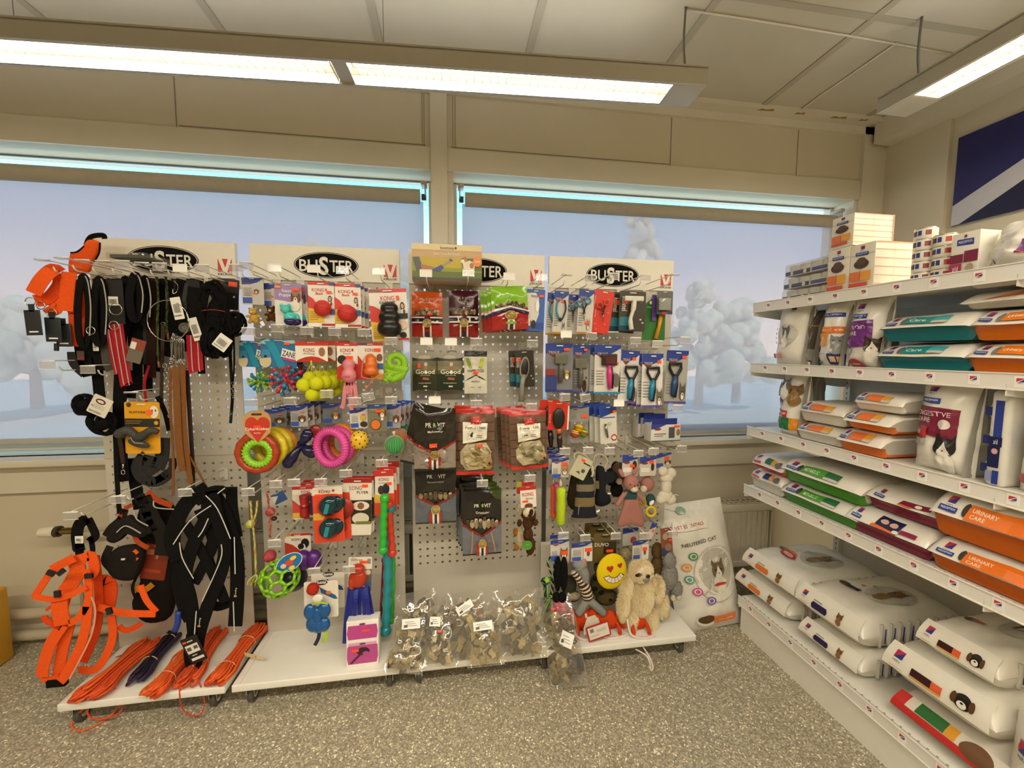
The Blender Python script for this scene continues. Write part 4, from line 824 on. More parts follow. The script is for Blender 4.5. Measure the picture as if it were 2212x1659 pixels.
mb = MB(); k = it.k; mb.lathe([(0, -24 * k), (9 * k, -24 * k), (10 * k, -20 * k), (9 * k, -8 * k), (8 * k, -1 * k), (11 * k, 0), (8 * k, 1 * k), (9 * k, 10 * k), (10 * k, 22 * k), (8 * k, 24 * k), (0, 24 * k)], rubber('#a3231f', .3), it.W(658, 1092, .145), 'Z', 18); it.b(mb, 'rubber_capsule')
behind(it, 2, 'red and white capsule toy card behind the front one', 'capsule toy cards behind', .012, .03, .004)
it = kc(677, 1052, 742, 1171, .215, 'bright red card with two dark translucent teal capsules', [('r', 0, 0, 1, .86, '#dd4324'), ('e', .5, .83, .5, .05, '#dd4324'), ('t', .4, .93, .07, 'KONG', '#c0302a', .36), ('e', .7, .935, .04, .025, '#c0302a'), ('r', .08, .86, .26, .885, ORG), ('p', [(0, .42), (0, .54), (.28, .54), (.4, .47), (.3, .41)], '#dfa93a'), ('e', .5, .64, .36, .18, '#a8301a'), ('e', .5, .24, .36, .18, '#a8301a')], R(-1))
for y in (1092, 1141):
    mb = MB(); c = it.W(710, y, .235); k = it.k; mb.sph(c, (19 * k, 14 * k, 22 * k), M('#12343c', .06, kind='smoked_plastic'), 20, Matrix.Rotation(R(24), 3, 'Y')); mb.box(c + Vector((-.001, -14.2 * k, -2 * k)), (8 * k, .002, 22 * k), plastic('#1f8791', .15), ry=R(15)); it.b(mb, 'capsule')
behind(it, 1, 'red capsule card half hidden behind the front red card', 'red capsule cards behind', .02, .03, -.004)
it = kc(741, 1033, 803, 1156, .18, 'white card with a large black rubber disc and KONG Flyer print', [('r', 0, .92, 1, 1, '#a3231f'), ('t', .42, .83, .07, 'KONG', '#9c6a58', .46), ('t', .68, .755, .045, 'FLYER', '#26221e', .4), ('p', [(0, .2), (1, .22), (1, .62), (0, .62)], '#2a251e'), ('e', .62, .52, .3, .08, '#e0d8c8'), ('e', .62, .52, .12, .06, '#8a5a3a'), ('e', .62, .3, .3, .1, '#d6d0b8'), ('r', .45, .2, .98, .25, '#77752f'), stick(.76, .87, .2, .05)], R(2))
mb = MB(); k = it.k; mb.lathe([(0, -.004), (44 * k, -.004), (50 * k, .004), (48 * k, .009), (40 * k, .002), (0, .002)], rubber('#15130f', .5), it.W(752, 1103, .165), 'Y', 40); it.b(mb, 'rubber_disc'); 
mb = MB(); mb.lathe([(0, -.001), (24 * k, -.001), (24 * k, .001), (0, .001)], M('#a8301f', .4, kind='print'), it.W(739, 1098, .195), 'Y', 30); it.b(mb, 'round_label')
behind(it, 1, 'white and red disc card hanging behind the front disc card', 'disc cards behind', .008, .02, .004)
it = kc(808, 1015, 851, 1112, .16, 'red and white card behind the green chew stick', [('r', 0, .86, 1, 1, '#c8302a'), ('t', .5, .79, .07, 'KONG', '#a8504a', .5), ('t', .5, .71, .04, 'CoreStrength', '#77726a', .5)] + [('e', .36, .56, .16, .1, '#3b3027'), ('e', .6, .58, .18, .12, '#2a2a3a'), ('p', [(0, .46), (.5, .44), (.66, .36), (0.5, .28), (0, .3)], '#e0b03a'), ('r', 0, 0, 1, .28, '#dd4324'), ('p', [(.4, .28), (1, .28), (1, .48), (.6, .48)], '#dd4324'), stick(.78, .7, .24, .06)])
behind(it, 2, 'red and white chew stick card behind the front one', 'chew stick cards behind', .008, .03, .01)
def chew(pts, d, col, l, r=7.5):
    it = Item('chew_stick', l, 'dog toy', pts[0][0], pts[0][1], d); k = it.k; m = M(col, .18, kind='clear_rubber', nz=.1); P = crom(pp([(a, b, d) for a, b in pts]), 10); mb = MB(); rr = [r * k * (1 + .12 * math.sin(i * 1.3)) for i in range(len(P))]
    mb.tube(P, rr, m, 12); mb.sph(P[0], r * 1.35 * k, m); mb.sph(P[-1], r * 1.35 * k, m); it.b(mb, 'stick')
chew([(831, 1076), (829, 1110), (828, 1150), (827, 1188)], .22, '#2fb43a', 'bright green translucent chew stick with ball ends')
chew([(840, 1090), (842, 1130), (845, 1160), (847, 1194)], .18, '#d0402a', 'red translucent chew stick beside the green one')
chew([(842, 1098), (838, 1160), (838, 1240), (836, 1300), (833, 1362)], .17, '#1f8793', 'teal translucent twisted chew stick, the longest', 9.5)
chew([(848, 1180), (848, 1260), (845, 1340)], .13, '#3fae3a', 'green translucent chew stick behind the teal one', 6)
chew([(832, 1210), (826, 1330)], .10, '#8f2440', 'dark red chew stick behind the teal one', 6)
# row 5
it = Item('hollow_ball', 'lime green rubber ball with hexagonal holes and a round blue tag', 'dog toy', 605, 1245, .2); k = it.k; c = it.W(604, 1248, .2)
gm = M('#86c326', .32, kind='rubber'); phi = (1 + 5 ** .5) / 2; ico = [Vector(v).normalized() for v in ((0, 1, phi), (0, 1, -phi), (0, -1, phi), (0, -1, -phi), (1, phi, 0), (1, -phi, 0), (-1, phi, 0), (-1, -phi, 0), (phi, 0, 1), (phi, 0, -1), (-phi, 0, 1), (-phi, 0, -1))]
ed = min((a - b).length for a in ico for b in ico if a != b); tv = []
for a in ico:
    for b in ico:
        if a != b and (a - b).length < ed * 1.1: tv.append((a * 2 / 3 + b / 3))
tv = [v for v in tv]; el = min((a - b).length for i, a in enumerate(tv) for b in tv[i + 1:]); rq = Matrix.Rotation(.5, 3, 'X') @ Matrix.Rotation(.3, 3, 'Z'); Rr = 38 * k; mb = MB()
for i, a in enumerate(tv):
    for b in tv[i + 1:]:
        if (a - b).length < el * 1.15: mb.tube([c + rq @ p.normalized() * Rr for p in (a, (a + b) / 2, b)], 3.1 * k, gm, 7)
it.b(mb, 'rubber_lattice')
tg = Matrix.Rotation(R(-32), 3, 'Y'); cc = it.W(625, 1215, .235); mb = MB()
def dsk(mb, c, a, b, rot, m, e=0): mb.add([c + rot @ Vector((math.cos(2 * PI * j / 28) * a, -e, math.sin(2 * PI * j / 28) * b)) for j in range(28)], [tuple(range(28))], m)
for e, a, b, col in ((0, 29, 18, '#d8e6ee'), (.0005, 27.5, 16.5, '#1c6fb0'), (.001, 9, 6, '#d8452a'), ): dsk(mb, cc + tg @ Vector((0, 0, 0)), a * k, b * k, tg, M(col, .3, kind='print'), e)
dsk(mb, cc + tg @ Vector((12 * k, 0, 4 * k)), 7 * k, 4 * k, tg, M('#ecc93a', .3, kind='print'), .0014); dsk(mb, cc + tg @ Vector((-14 * k, 0, 0)), 6 * k, 5 * k, tg, M('#e9bfa0', .3, kind='print'), .0014); dsk(mb, cc + tg @ Vector((-2 * k, 0, 12 * -k)), 7 * k, 4 * k, tg, M('#ecc93a', .3, kind='print'), .0018)
it.b(mb, 'round_tag')
it = Item('hollow_ball', 'navy rubber ball behind the lime green one', 'dog toy', 638, 1252, .12); mb = MB(); mb.sph(it.W(636, 1250), 26 * it.k, rubber('#1c1a30', .3), 20); it.b(mb, 'rubber_ball')
it = kc(616, 1152, 672, 1215, .12, 'white card with a black and white dog above two purple balls', [('r', 0, .92, 1, 1, '#b8301f'), ('r', 0, .92, .25, 1, '#d9892a'), ('p', [(0, .72), (.3, .62), (.6, .4), (.5, 0), (0, 0)], '#b8352a'), ('t', .45, .8, .08, 'KONG', '#97584c', .36), ('e', .78, .66, .16, .16, '#1c1a1a'), ('e', .72, .5, .08, .14, '#e9e4da'), ('e', .62, .56, .12, .1, '#1c1a1a')])
mb = MB(); pu = rubber('#57207a', .3)
for x, y, r_ in ((655, 1210, 20), (678, 1208, 19)): mb.sph(it.W(x, y, .14), (r_ * .85 * it.k, r_ * .8 * it.k, r_ * 1.1 * it.k), pu, 18)
it.b(mb, 'purple_balls')
it = kc(657, 1255, 731, 1334, .21, 'white BUSTER card with a red rope ball above a blue octopus toy', [('e', .52, .96, .17, .07, '#1a1a1a'), ('t', .52, .96, .07, 'BUSTER', '#e9e5dc', .28), ('p', [(.46, .84), (.92, .6), (.98, .5), (.88, .5), (.5, .68)], '#2b5a8a'), ('e', .72, .68, .08, .05, '#d8742a')], R(1))
mb = MB(); c = it.W(676, 1272, .225); rm = M('#b3301f', .85, kind='rope', nz=.2, ns=200, bump=.4)
for j in range(8): mb.torus(c, 9 * it.k, 4 * it.k, rm, (math.cos(j * 2.1), math.sin(j * 1.3), math.cos(j)), 16, 8)
it.b(mb, 'rope_ball'); bl = M('#17599a', .2, kind='glossy_plush', nz=.2, ns=60); mb = MB(); k = it.k
for x, y, a, b in ((670, 1322, 13, 18), (700, 1318, 14, 17), (686, 1330, 12, 20), (676, 1348, 14, 18), (700, 1348, 13, 16), (688, 1352, 14, 16)): mb.sph(it.W(x, y, .235), (a * k, 9 * k, b * k), bl, 14)
it.b(mb, 'blue_octopus'); mb = MB(); mb.sph(it.W(686, 1293, .24), (11 * k, 3 * k, 9 * k), M('#e6e2d8', .3, kind='disc'), 16, Matrix.Rotation(R(-20), 3, 'Y')); it.b(mb, 'white_disc')
mb = MB(); gy_ = M('#a9c73a', .7, kind='ribbon')
mb.ribbon(pp([(674, 1306, .24), (686, 1302, .245), (706, 1304, .24), (698, 1312, .24)]), .008, gy_); mb.ribbon(pp([(702, 1362, .235), (704, 1374, .235), (698, 1388, .23)]), .014, gy_); it.b(mb, 'green_ribbon')
mb = MB(); mb.ribbon(pp([(690, 1362, .235), (688, 1378, .235), (680, 1394, .23)]), .014, M('#1a1d3a', .6, kind='ribbon')); it.b(mb, 'navy_ribbon')
behind(it, 1, 'clear wrapped white card hanging behind the octopus toy', 'octopus cards behind', .012, .05, .006, drop=('blue_octopus', 'rope_ball', 'white_disc', 'green_ribbon', 'navy_ribbon'))
it = kc(752, 1203, 803, 1285, .19, 'white barcode card with red octopus toy and long navy tassels', [('t', .35, .93, .05, 'BUSTER', '#26221e', .5), ('r', .8, .82, .94, .95, '#8f8a80'), ('r', .72, .1, 1, .68, '#5a5a60'), ('e', .84, .6, .12, .07, '#e0c4a8'), ('r', .7, .26, 1, .34, '#3a5a9a'), stick(.65, .87, .34, .07)], R(3))
mb = MB(); k = it.k; rr_ = M('#b5381f', .25, kind='rubber')
for x, y, a, b in ((773, 1250, 19, 20), (772, 1230, 16, 12), (761, 1258, 8, 16)): mb.sph(it.W(x, y, .205), (a * k, 12 * k, b * k), rr_, 16)
it.b(mb, 'red_body')
for j, (x1, x2, y2) in enumerate(((756, 744, 1390), (762, 754, 1375), (770, 764, 1370), (777, 776, 1365), (784, 790, 1362), (790, 802, 1360), (794, 810, 1358))):
    mb = MB(); mb.ribbon(pp([(x1, 1268, .2 + .006 * (j % 2)), ((x1 * 2 + x2) / 3, 1300, .205 + .01 * (j % 3)), ((x1 + 3 * x2) / 4, 1340, .2), (x2, y2, .19)]), .016, M('#0f1f86', .55, kind='felt_strip', nz=.15), .0014); it.b(mb, 'tassel_strip')
# box on the base shelf
bz = .12; p0_ = PZ(748, 1443, .12); p1_ = PZ(818, 1434, .12)
T = thing('cat_toy_box', 'white box with two pink windows leaning on the second stand board', 'box', (p0_ + p1_) / 2, (R(-7), 0, math.atan2(p1_.y - p0_.y, p1_.x - p0_.x)))
w_ = (p1_ - p0_).length; hh = .182; mb = MB(); mb.box((0, .03, hh / 2), (w_, .06, hh), M('#ebe6e0', .3, kind='glossy_board'), bev=.002)
Sf = lambda u, v, e: Vector(((u - .5) * w_, -.0005 - e, v * hh))
decals(mb, [('p', [(.06, .06), (.94, .06), (.98, .2), (.97, .44), (.92, .48), (.08, .48), (.03, .42), (.02, .2)], '#b54a8a'), ('r', .06, .46, .94, .52, '#d6a0bc'), ('e', .5, .49, .1, .02, '#5b3a4c'), ('p', [(.06, .6), (.94, .6), (.98, .74), (.94, .9), (.06, .9), (.02, .74)], '#b9438c'), ('e', .52, .33, .2, .085, '#2f1f2c'), ('e', .60, .28, .10, .045, '#b54a8a'), ('p', [(.12, .1), (.18, .08), (.5, .28), (.46, .31)], '#3f2a3a'), stick(.28, .36, .22, .06), stick(.62, .78, .24, .04), ('e', .5, .93, .1, .02, '#5b3a4c')], Sf, w_, hh)
mb.build('printed_box', T)
# ================================================================ stand 3: treats
# ball shooter box standing on two hooks
p = PY(966, 608, PYY - .12); a = PY(890, 560, PYY - .14); b_ = PY(1041, 560, PYY - .14); w_ = b_.x - a.x; h_ = PY(966, 528, PYY - .14).z - PY(966, 608, PYY - .14).z
T = thing('ball_shooter_box', 'tan and green box with ball shooter and dog picture on two hooks', 'box', ((a.x + b_.x) / 2, PYY - .14, PY(966, 608, PYY - .14).z))
mb = MB(); mb.box((0, .06, h_ / 2), (w_, .12, h_), M('#c9a878', .35, kind='printed_board'), bev=.001)
Sf = lambda u, v, e: Vector(((u - .5) * w_, -.0003 - e, v * h_))
decals(mb, [('r', 0, .84, 1, 1, '#e3cf9f'), ('t', .5, .905, .085, 'beeztees', '#4b4336', .2), ('e', .62, .905, .015, .035, '#4b4336'), ('t', .5, .745, .07, 'Fetch Tennis Ball Shooter', '#efe2c6', .38), ('t', .5, .68, .04, 'Tennis ballenschieter', '#e2cfa8', .24),
    ('r', 0, .1, 1, .64, '#8c9a24'), ('r', .1, .36, .7, .64, '#c2a91c'), ('p', [(.7, .64), (1, .64), (1, .3), (.8, .3)], '#5d6d26'), ('r', 0, .1, 1, .26, '#5f6d22'), ('r', 0, 0, 1, .1, '#4b4336'), ('p', [(.01, .62), (.1, .64), (.16, .3), (.06, .26)], '#54555a'), ('p', [(.12, .44), (.3, .38), (.3, .3), (.14, .26)], '#b0744e'),
    ('p', [(.28, .3), (.41, .44), (.45, .38), (.4, .26), (.3, .26)], '#3c4a8f'), ('p', [(.42, .44), (.55, .58), (.56, .55), (.43, .4)], '#8d9a9c'), ('p', [(.52, .57), (.54, .62), (.58, .58), (.56, .53)], '#3a55a0'),
    ('e', .75, .60, .035, .08, '#b5713f'), ('e', .72, .55, .03, .05, '#e9dfcc'), ('p', [(.72, .5), (.82, .58), (.9, .5), (.88, .3), (.74, .28)], '#e7dcc8'), ('e', .85, .44, .03, .08, '#b5713f'), ('e', .93, .55, .065, .14, '#e88a34'), ('t', .93, .55, .05, 'TENNIS', '#f5e6cf', .08)], Sf, w_, h_)
mb.build('printed_box', T)
def medal(v=.30, r=.13, asp=1.3): return [('e', .5, v, r * asp * .86, r * .72, '#b59a5a'), ('e', .5, v, r * asp * .7, r * .58, '#8f7a40'), ('e', .5, v + .01, r * asp * .45, r * .36, '#a88c4e')]
def dogrow(v, h, n=9, seed=1):
    r_ = random.Random(seed); o = []
    for i in range(n):
        u = .14 + .72 * i / (n - 1); q = h * (1 - abs(u - .5) * .9) * r_.uniform(.8, 1.1); c_ = r_.choice(('#5a4632', '#77634a', '#3a2c22', '#8a7658', '#4b4a44', '#a8957a'))
        o += [('e', u, v + q * .4, .055, q * .8, c_), ('e', u, v + q * 1.0, .04, q * .32, r_.choice(('#8a7658', '#5a4632', '#c4b498'))), ('e', u + .01, v + q * .9, .015, q * .1, '#1c1612')]
    return o
def provit(top, low, txtc='#c9c0a8', sub='Go"bitar', st=None, medv=.30, flag=True):
    o = [('r', 0, 0, 1, .46, low), ('t', .5, .83, .055, 'PR    VIT', txtc, .48), ('e', .47, .83, .028, .03, '#7a8f3a'), ('t', .5, .76, .03, sub, txtc, .3)] + dogrow(.5, .11)
    if flag: o += [('p', [(0, .30), (0, .44), (.42, .44), (.42, .40), (0, .30)], '#e4ddcb'), ('r', 0, .30, .42, .44, '#e4ddcb'), ('r', .6, .30, 1, .44, '#e4ddcb'), ('r', 0, .335, 1, .41, '#1c2347'), ('r', .36, 0, .41, .25, '#e4ddcb'), ('r', .59, 0, .64, .25, '#e4ddcb'), ('r', .43, 0, .57, .1, '#1c2347')]
    return o + medal(medv) + ([stick(*st)] if st else [])
it = Item('treat_pouch', 'orange and red treat pouch with gold medal print, left on the third stand', 'treat pouch', 923, 680, .06)
it.pouch(890, 631, 956, 728, '#c9521c', provit('', '#a8231a', st=(.6, .5, .16, .045)), seed=1)
it = Item('treat_pouch', 'dark maroon treat pouch with gold medal print beside the orange one', 'treat pouch', 1001, 680, .07)
it.pouch(970, 628, 1033, 728, '#451525', provit('', '#8f1c18', '#b9a890'), seed=2)
gp = lambda: [('r', 0, 0, 1, .5, '#a82a2a')] + dogrow(.5, .12, 8, 4) + [('p', [(0, .38), (.5, .5), (1, .38), (1, .42), (.5, .54), (0, .46)], '#e2dccb'), ('p', [(0, .33), (.5, .46), (1, .33), (1, .39), (.5, .50), (0, .40)], '#27305e'), ('r', .4, 0, .6, .22, '#e2dccb'), ('r', .45, 0, .55, .2, '#27303e'), ('r', .36, .12, .64, .18, '#7fae3a')] + medal(.32, .15)
it = Item('treat_pouch', 'lime green and red treat pouch at the front of its row', 'treat pouch', 1105, 670, .20); it.pouch(1062, 618, 1140, 712, '#83b82e', gp(), seed=3, tilt=R(-3), gloss=.14, wr=.004)
behind(it, 3, 'lime green and red treat pouch behind the front one', 'lime green pouches behind', -.012, .036, -.004)
it = Item('claw_clipper_pack', 'grey and blue card with white claw clippers beside the green pouches', 'grooming tool', 1155, 670, .19)
it.card(1136, 625, 1176, 715, '#3a62ae', [('p', [(0, .2), (.55, .2), (.7, .4), (.68, .8), (.5, .92), (0, .9)], '#d3cfc7'), ('p', [(.55, .2), (1, .2), (1, .04), (.55, .04)], '#2b4f9a'), ('t', .42, .83, .055, 'TRIXIE', '#7a3a28', .4)] + dog(.2, .2, .16, '#e9e2d6') + [('e', .42, .16, .13, .1, '#2a2522'), ('e', .6, .6, .1, .14, '#eceae4'), stick(.8, .84, .26, .06)], tilt=R(2)); behind(it, 2, 'grey and blue clipper card behind the front one', 'clipper cards behind', -.004, .03, 0)
# row 2
def goood(x0, x1, l, c1, c2, st=None):
    it = Item('treat_box', l, 'treat pouch', (x0 + x1) / 2, 805, .09); Y = it.Y; a = PY(x0, 805, Y); b_ = PY(x1, 805, Y); w = b_.x - a.x; zt = PY((x0 + x1) / 2, 772, Y).z; zb = PY((x0 + x1) / 2, 845, Y).z; h = zt - zb; cx = (a.x + b_.x) / 2
    def Sf(u, v, e): return Vector((cx + (u - .5) * w, Y - e - .012 * math.sin(PI * u), zb + v * h))
    mb = MB(); m = M(c1, .35, kind='print'); n = 12; zz = lambda u, v: Vector((cx + (u - .5) * w, 0, 0))
    rows = []
    for sg in (-1, 1):
        for j in range(9):
            v = j / 8; r_ = []
            for i in range(n + 1):
                u = i / n; arc = .007 * (1 - (2 * u - 1) ** 2); z = zb + v * h + (-arc if v > .99 else arc if v < .01 else 0) * 1; r_.append(Vector((cx + (u - .5) * w, Y + sg * .012 * math.sin(PI * u) * (math.sin(PI * (.12 + .76 * v))), z)))
            rows.append((sg, r_))
    for sg in (-1, 1): mb.loft([r_ for s_, r_ in rows if s_ == sg], m, False, False)
    S2 = lambda u, v, e: Vector((cx + (u - .5) * w, Y - .012 * math.sin(PI * u) * math.sin(PI * (.12 + .76 * v)) - .0006 - e, zb + v * h))
    decals(mb, [('r', .02, .62, .98, .9, c2), ('p', [(.02, .62), (.98, .62), (.98, .5), (.5, .56), (.02, .5)], '#4f5232'), ('e', .55, .72, .09, .12, '#8a6a4a'), ('e', .55, .8, .07, .06, '#d8c8ac'), ('t', .52, .58, .13, 'Goood', '#ece4cf', .76), ('e', .55, .575, .055, .05, '#ece4cf'), ('t', .52, .48, .04, 'Lachs & Forelle', '#c9bfa4', .4), ('e', .5, .38, .1, .04, '#a8683a'), ('e', .62, .37, .06, .04, '#a8683a'), ('t', .5, .25, .035, 'Freilandlamm', '#d8cfb4', .5), ('r', .44, .13, .6, .17, '#e9e2cf')] + ([stick(*st)] if st else []), S2, w, h, 2)
    it.b(mb, 'box_front'); mb = MB(); mb.sph((cx, Y + .001, zt - .004), (w * .28, .003, .014), M('#b9ad92', .5, kind='card_tab'), 14); it.b(mb, 'hang_tab')
goood(891, 944, 'dark green treat box with curved top, left of two', '#2c2f16', '#6f6a48', (.28, .76, .12, .14)); goood(944, 1000, 'dark green treat box with curved top, right of two', '#1f2c1c', '#807a5c')
it = Item('treat_pouch', 'white treat pouch with black top band and lime stripes', 'treat pouch', 1028, 805, .10)
it.pouch(1003, 758, 1052, 850, '#d9d4c4', [('r', 0, .87, 1, 1, '#1c1918'), ('p', [(.04, .84), (.2, .84), (.34, .6), (.2, .6)], '#8aa836'), ('p', [(.88, .84), (.72, .84), (.62, .6), (.78, .6)], '#b5bf3a'), ('t', .5, .54, .07, 'HAPPY DOG', '#3a3630', .72), ('p', [(.02, .3), (.5, .42), (.98, .3), (.8, .37), (.5, .45), (.2, .37)], '#2a2723'), ('t', .5, .39, .05, 'VET', '#f0ebdc', .2), ('t', .5, .29, .035, 'MOBILITY', '#4b463e', .36), ('r', .28, .15, .42, .16, '#3a3630'), ('r', .6, .15, .74, .16, '#3a3630'), stick(.5, .5, .24, .07)], bulge=.010, seed=5, gloss=.35)
def kennelcard(x0, y0, x1, y1, d, l, tool=None, tilt=0):
    it = Item('grooming_card', l, 'grooming tool', (x0 + x1) / 2, (y0 + y1) / 2, d); it.card(x0, y0, x1, y1, '#3a352c', [('r', .04, .0, .4, .36, '#2f7a86'), ('r', .04, .0, .4, .14, '#1c3f55'), ('t', .2, .68, .14, 'kennel', '#d8cfc0', .5, R(-90)), ('e', .82, .3, .04, .02, '#d8cfc0'), ('e', .9, .22, .04, .02, '#d8cfc0'), stick(.24, .74, .14, .12)], tilt=tilt, gloss=.3); return it
it = kennelcard(1113, 757, 1154, 836, .12, 'dark card with a grey oval pin brush', tilt=R(-3))
mb = MB(); k = it.k; c = it.W(1133, 795, .135); g_ = plastic('#8f8a80', .35); mb.sph(c, (11 * k, 4 * k, 25 * k), g_, 20, Matrix.Rotation(R(5), 3, 'Y')); mb.tube([c + Vector((-.003, 0, -.028)), it.W(1128, 830, .135), it.W(1126, 868, .14)], [6 * k, 5 * k, 7 * k], g_, 12); it.b(mb, 'brush_body')
mb = MB(); mb.sph(c + Vector((0, -.003, 0)), (8.5 * k, 3.5 * k, 21 * k), rubber('#17140f'), 20, Matrix.Rotation(R(5), 3, 'Y')); it.b(mb, 'bristle_pad')
dup(it.T, it.T.location + Vector((-.022, .04, 0)), 'dark card hanging behind the oval pin brush card', None, drop=('brush_body', 'bristle_pad'))
# row 3
blackbag = lambda st=None, sub='Mellomstor': [('p', [(0, .44), (.5, .32), (1, .46), (1, .02), (0, .02)], '#8f8378'), ('p', [(0, .47), (.5, .33), (1, .49), (1, .45), (.5, .28), (0, .43)], '#8f2a20'), ('r', .34, .02, .64, .24, '#a03226'), ('r', .42, .02, .47, .22, '#e2dac8'), ('r', .47, .02, .53, .22, '#23283f'), ('r', .53, .02, .58, .22, '#e2dac8'), ('r', 0, 0, 1, .04, '#1b1813')] + medal(.27, .11, 1.15) + [('t', .52, .75, .06, 'PR    VIT', '#e2dccd', .46), ('e', .49, .75, .03, .028, '#7a9f3a'), ('t', .52, .65, .035, sub, '#d8d0bf', .36)] + ([stick(*st)] if st else [])
it = Item('treat_bag', 'large shiny black and clear treat bag with a gold medal, topmost of the black ones', 'treat bag', 939, 950, .21)
it.pouch(894, 882, 984, 1016, '#27231c', blackbag((.47, .43, .18, .06)), seed=6, gloss=.12, wr=.006, bulge=.02)
dup(it.T, it.T.location + Vector((-.035, .05, .005)), 'black treat bag hanging askew behind the topmost black one', None, rot=(0, R(14), 0))
def farmer(x0, y0, x1, y1, d, l, tcol, animal, seed, tilt=0, st=True):
    it = Item('treat_bag', l, 'treat bag', (x0 + x1) / 2, (y0 + y1) / 2, d)
    r_ = random.Random(seed); o = [('r', 0, .93, 1, 1, '#c22b22'), ('r', 0, 0, 1, .055, '#cf2f22')] + [('r', 0, .1 + .14 * i, 1, .106 + .14 * i, '#3a2417') for i in range(6)] + [('p', [(.3, .5), (.78, .5), (.92, .36), (.9, .2), (.7, .1), (.3, .08), (.14, .2), (.12, .36)], '#b5a888')]
    for i in range(26): u, v = r_.uniform(.22, .85), r_.uniform(.12, .46); L_ = r_.uniform(.1, .2); a = r_.uniform(-.9, .9) - .6; o.append(('p', [(u - L_ * math.cos(a), v - L_ * .7 * math.sin(a)), (u - .02, v + .03), (u + L_ * math.cos(a), v + L_ * .7 * math.sin(a)), (u + .02, v - .03)], r_.choice(tcol)))
    o += [('p', [(.19, .5), (.78, .56), (.8, .8), (.18, .82)], '#e6e0d0'), ('t', .5, .74, .05, "Farmer's best", '#3a322a', .5, R(2)), ('t', .5, .69, .015, 'pure nature', '#6a6258', .3), ('r', .38, .79, .64, .9, '#bb2a22'), ('t', .51, .84, .02, 'Corwex', '#e8d6c4', .16), ('r', .3, .57, .7, .66, '#d6cfbd')]
    o += [('e', .4, .625, .035, .025, '#211d1a'), ('e', .42, .655, .018, .02, '#211d1a')] if animal == 'r' else [('e', .39, .62, .05, .013, '#211d1a')]
    o += [('r', .52, .59, .66, .6, '#77706a'), ('r', .52, .62, .66, .63, '#77706a'), ('e', .85, .24, .075, .07, '#a8845c'), ('e', .86, .2, .03, .025, '#1c1612')]
    if st: o.append(stick(.62, .47, .14, .04))
    it.pouch(x0, y0, x1, y1, '#6f5442', o, seed=seed, gloss=.22, wr=.004, bulge=.016, tilt=tilt); return it
it = farmer(983, 883, 1068, 1025, .17, 'brown and red treat bag with pale dried sticks in its window', ('#a08a48', '#8a7438', '#c2ac6a', '#6f5a2c'), 'r', 11, R(1))
dup(it.T, it.T.location + Vector((-.005, .05, .008)), 'brown and red treat bag behind the one with pale sticks')
it = farmer(1102, 888, 1181, 1012, .2, 'brown and red treat bag with greenish fish in its window', ('#5f5c38', '#7a7648', '#4a4728', '#8f8a5c'), 'f', 12, R(-3), False)
behind(it, 3, 'brown and red treat bag behind the one with greenish fish', 'fish treat bags behind', -.014, .035, .003)
it = Item('treat_bag', 'black treat bag with medal, partly under the topmost black bag', 'treat bag', 940, 1070, .18)
it.pouch(897, 1008, 985, 1130, '#1f1c18', [('p', [(0, .5), (.5, .34), (1, .5), (1, .03), (0, .03)], '#5f646c'), ('p', [(0, .54), (.5, .36), (1, .54), (1, .49), (.5, .31), (0, .49)], '#80281c')] + dogrow(.48, .1, 7, 8) + blackbag(None, 'Oksesvabel')[2:6] + medal(.28, .11, 1.2) + [('t', .52, .86, .06, 'PR    VIT', '#a39c8e', .44), ('t', .5, .77, .03, 'Oksemuskel', '#8f887a', .4)], seed=8, gloss=.16)
dup(it.T, it.T.location + Vector((.02, .05, .003)), 'black treat bag directly behind the partly covered one')
it = Item('treat_bag', 'lowest black treat bag with a medal, its top corner green', 'treat bag', 1038, 1130, .21)
it.pouch(999, 1060, 1083, 1198, '#1f1c18', [('p', [(.66, 1), (1, 1), (1, .85), (.85, .88)], '#37451c'), ('p', [(0, .48), (.5, .32), (1, .5), (1, .03), (0, .03)], '#6c7078'), ('p', [(0, .52), (.5, .34), (1, .54), (1, .49), (.5, .29), (0, .47)], '#80281c')] + dogrow(.48, .12, 8, 9) + [('p', [(.24, .42), (.27, .42), (.24, .06), (.2, .06)], '#a87c5c'), ('p', [(.7, .4), (.73, .4), (.86, .08), (.82, .06)], '#a87c5c')] + blackbag()[2:6] + medal(.22, .1, 1.2) + [('t', .5, .81, .055, 'PR    VIT', '#ded6c6', .42), ('e', .5, .81, .028, .026, '#7a9f3a'), ('t', .5, .71, .035, 'Grisehaler', '#cfc6b4', .34)], seed=9, gloss=.14)
behind(it, 4, 'black treat bag behind the lowest one', 'black treat bags behind', -.006, .034, .006)
def hairs(mb, c, r, m, n, L, rnd, down=.5, w=.0012):
    """tufts of hair standing on an ellipsoid"""
    c = Vector(c); vs = []; fs = []
    for _ in range(n):
        z = rnd.uniform(-1, 1); a = rnd.uniform(0, 6.283); q = math.sqrt(1 - z * z); nrm = Vector((q * math.cos(a), q * math.sin(a), z))
        if nrm.y > .5: continue
        p = c + Vector((nrm.x * r[0], nrm.y * r[1], nrm.z * r[2])) * .97; d = (nrm + Vector((rnd.uniform(-.4, .4), rnd.uniform(-.4, .4), -down + rnd.uniform(-.3, .3)))).normalized() * L * rnd.uniform(.6, 1.2)
        s = d.cross(Vector((0, 1, 0))).normalized() * w; o = len(vs); vs += [p - s, p + s, p + d * .6 + s * .7, p + d, p + d * .6 - s * .7]; fs += [(o, o + 1, o + 2, o + 3, o + 4)]
    mb.add(vs, fs, m)
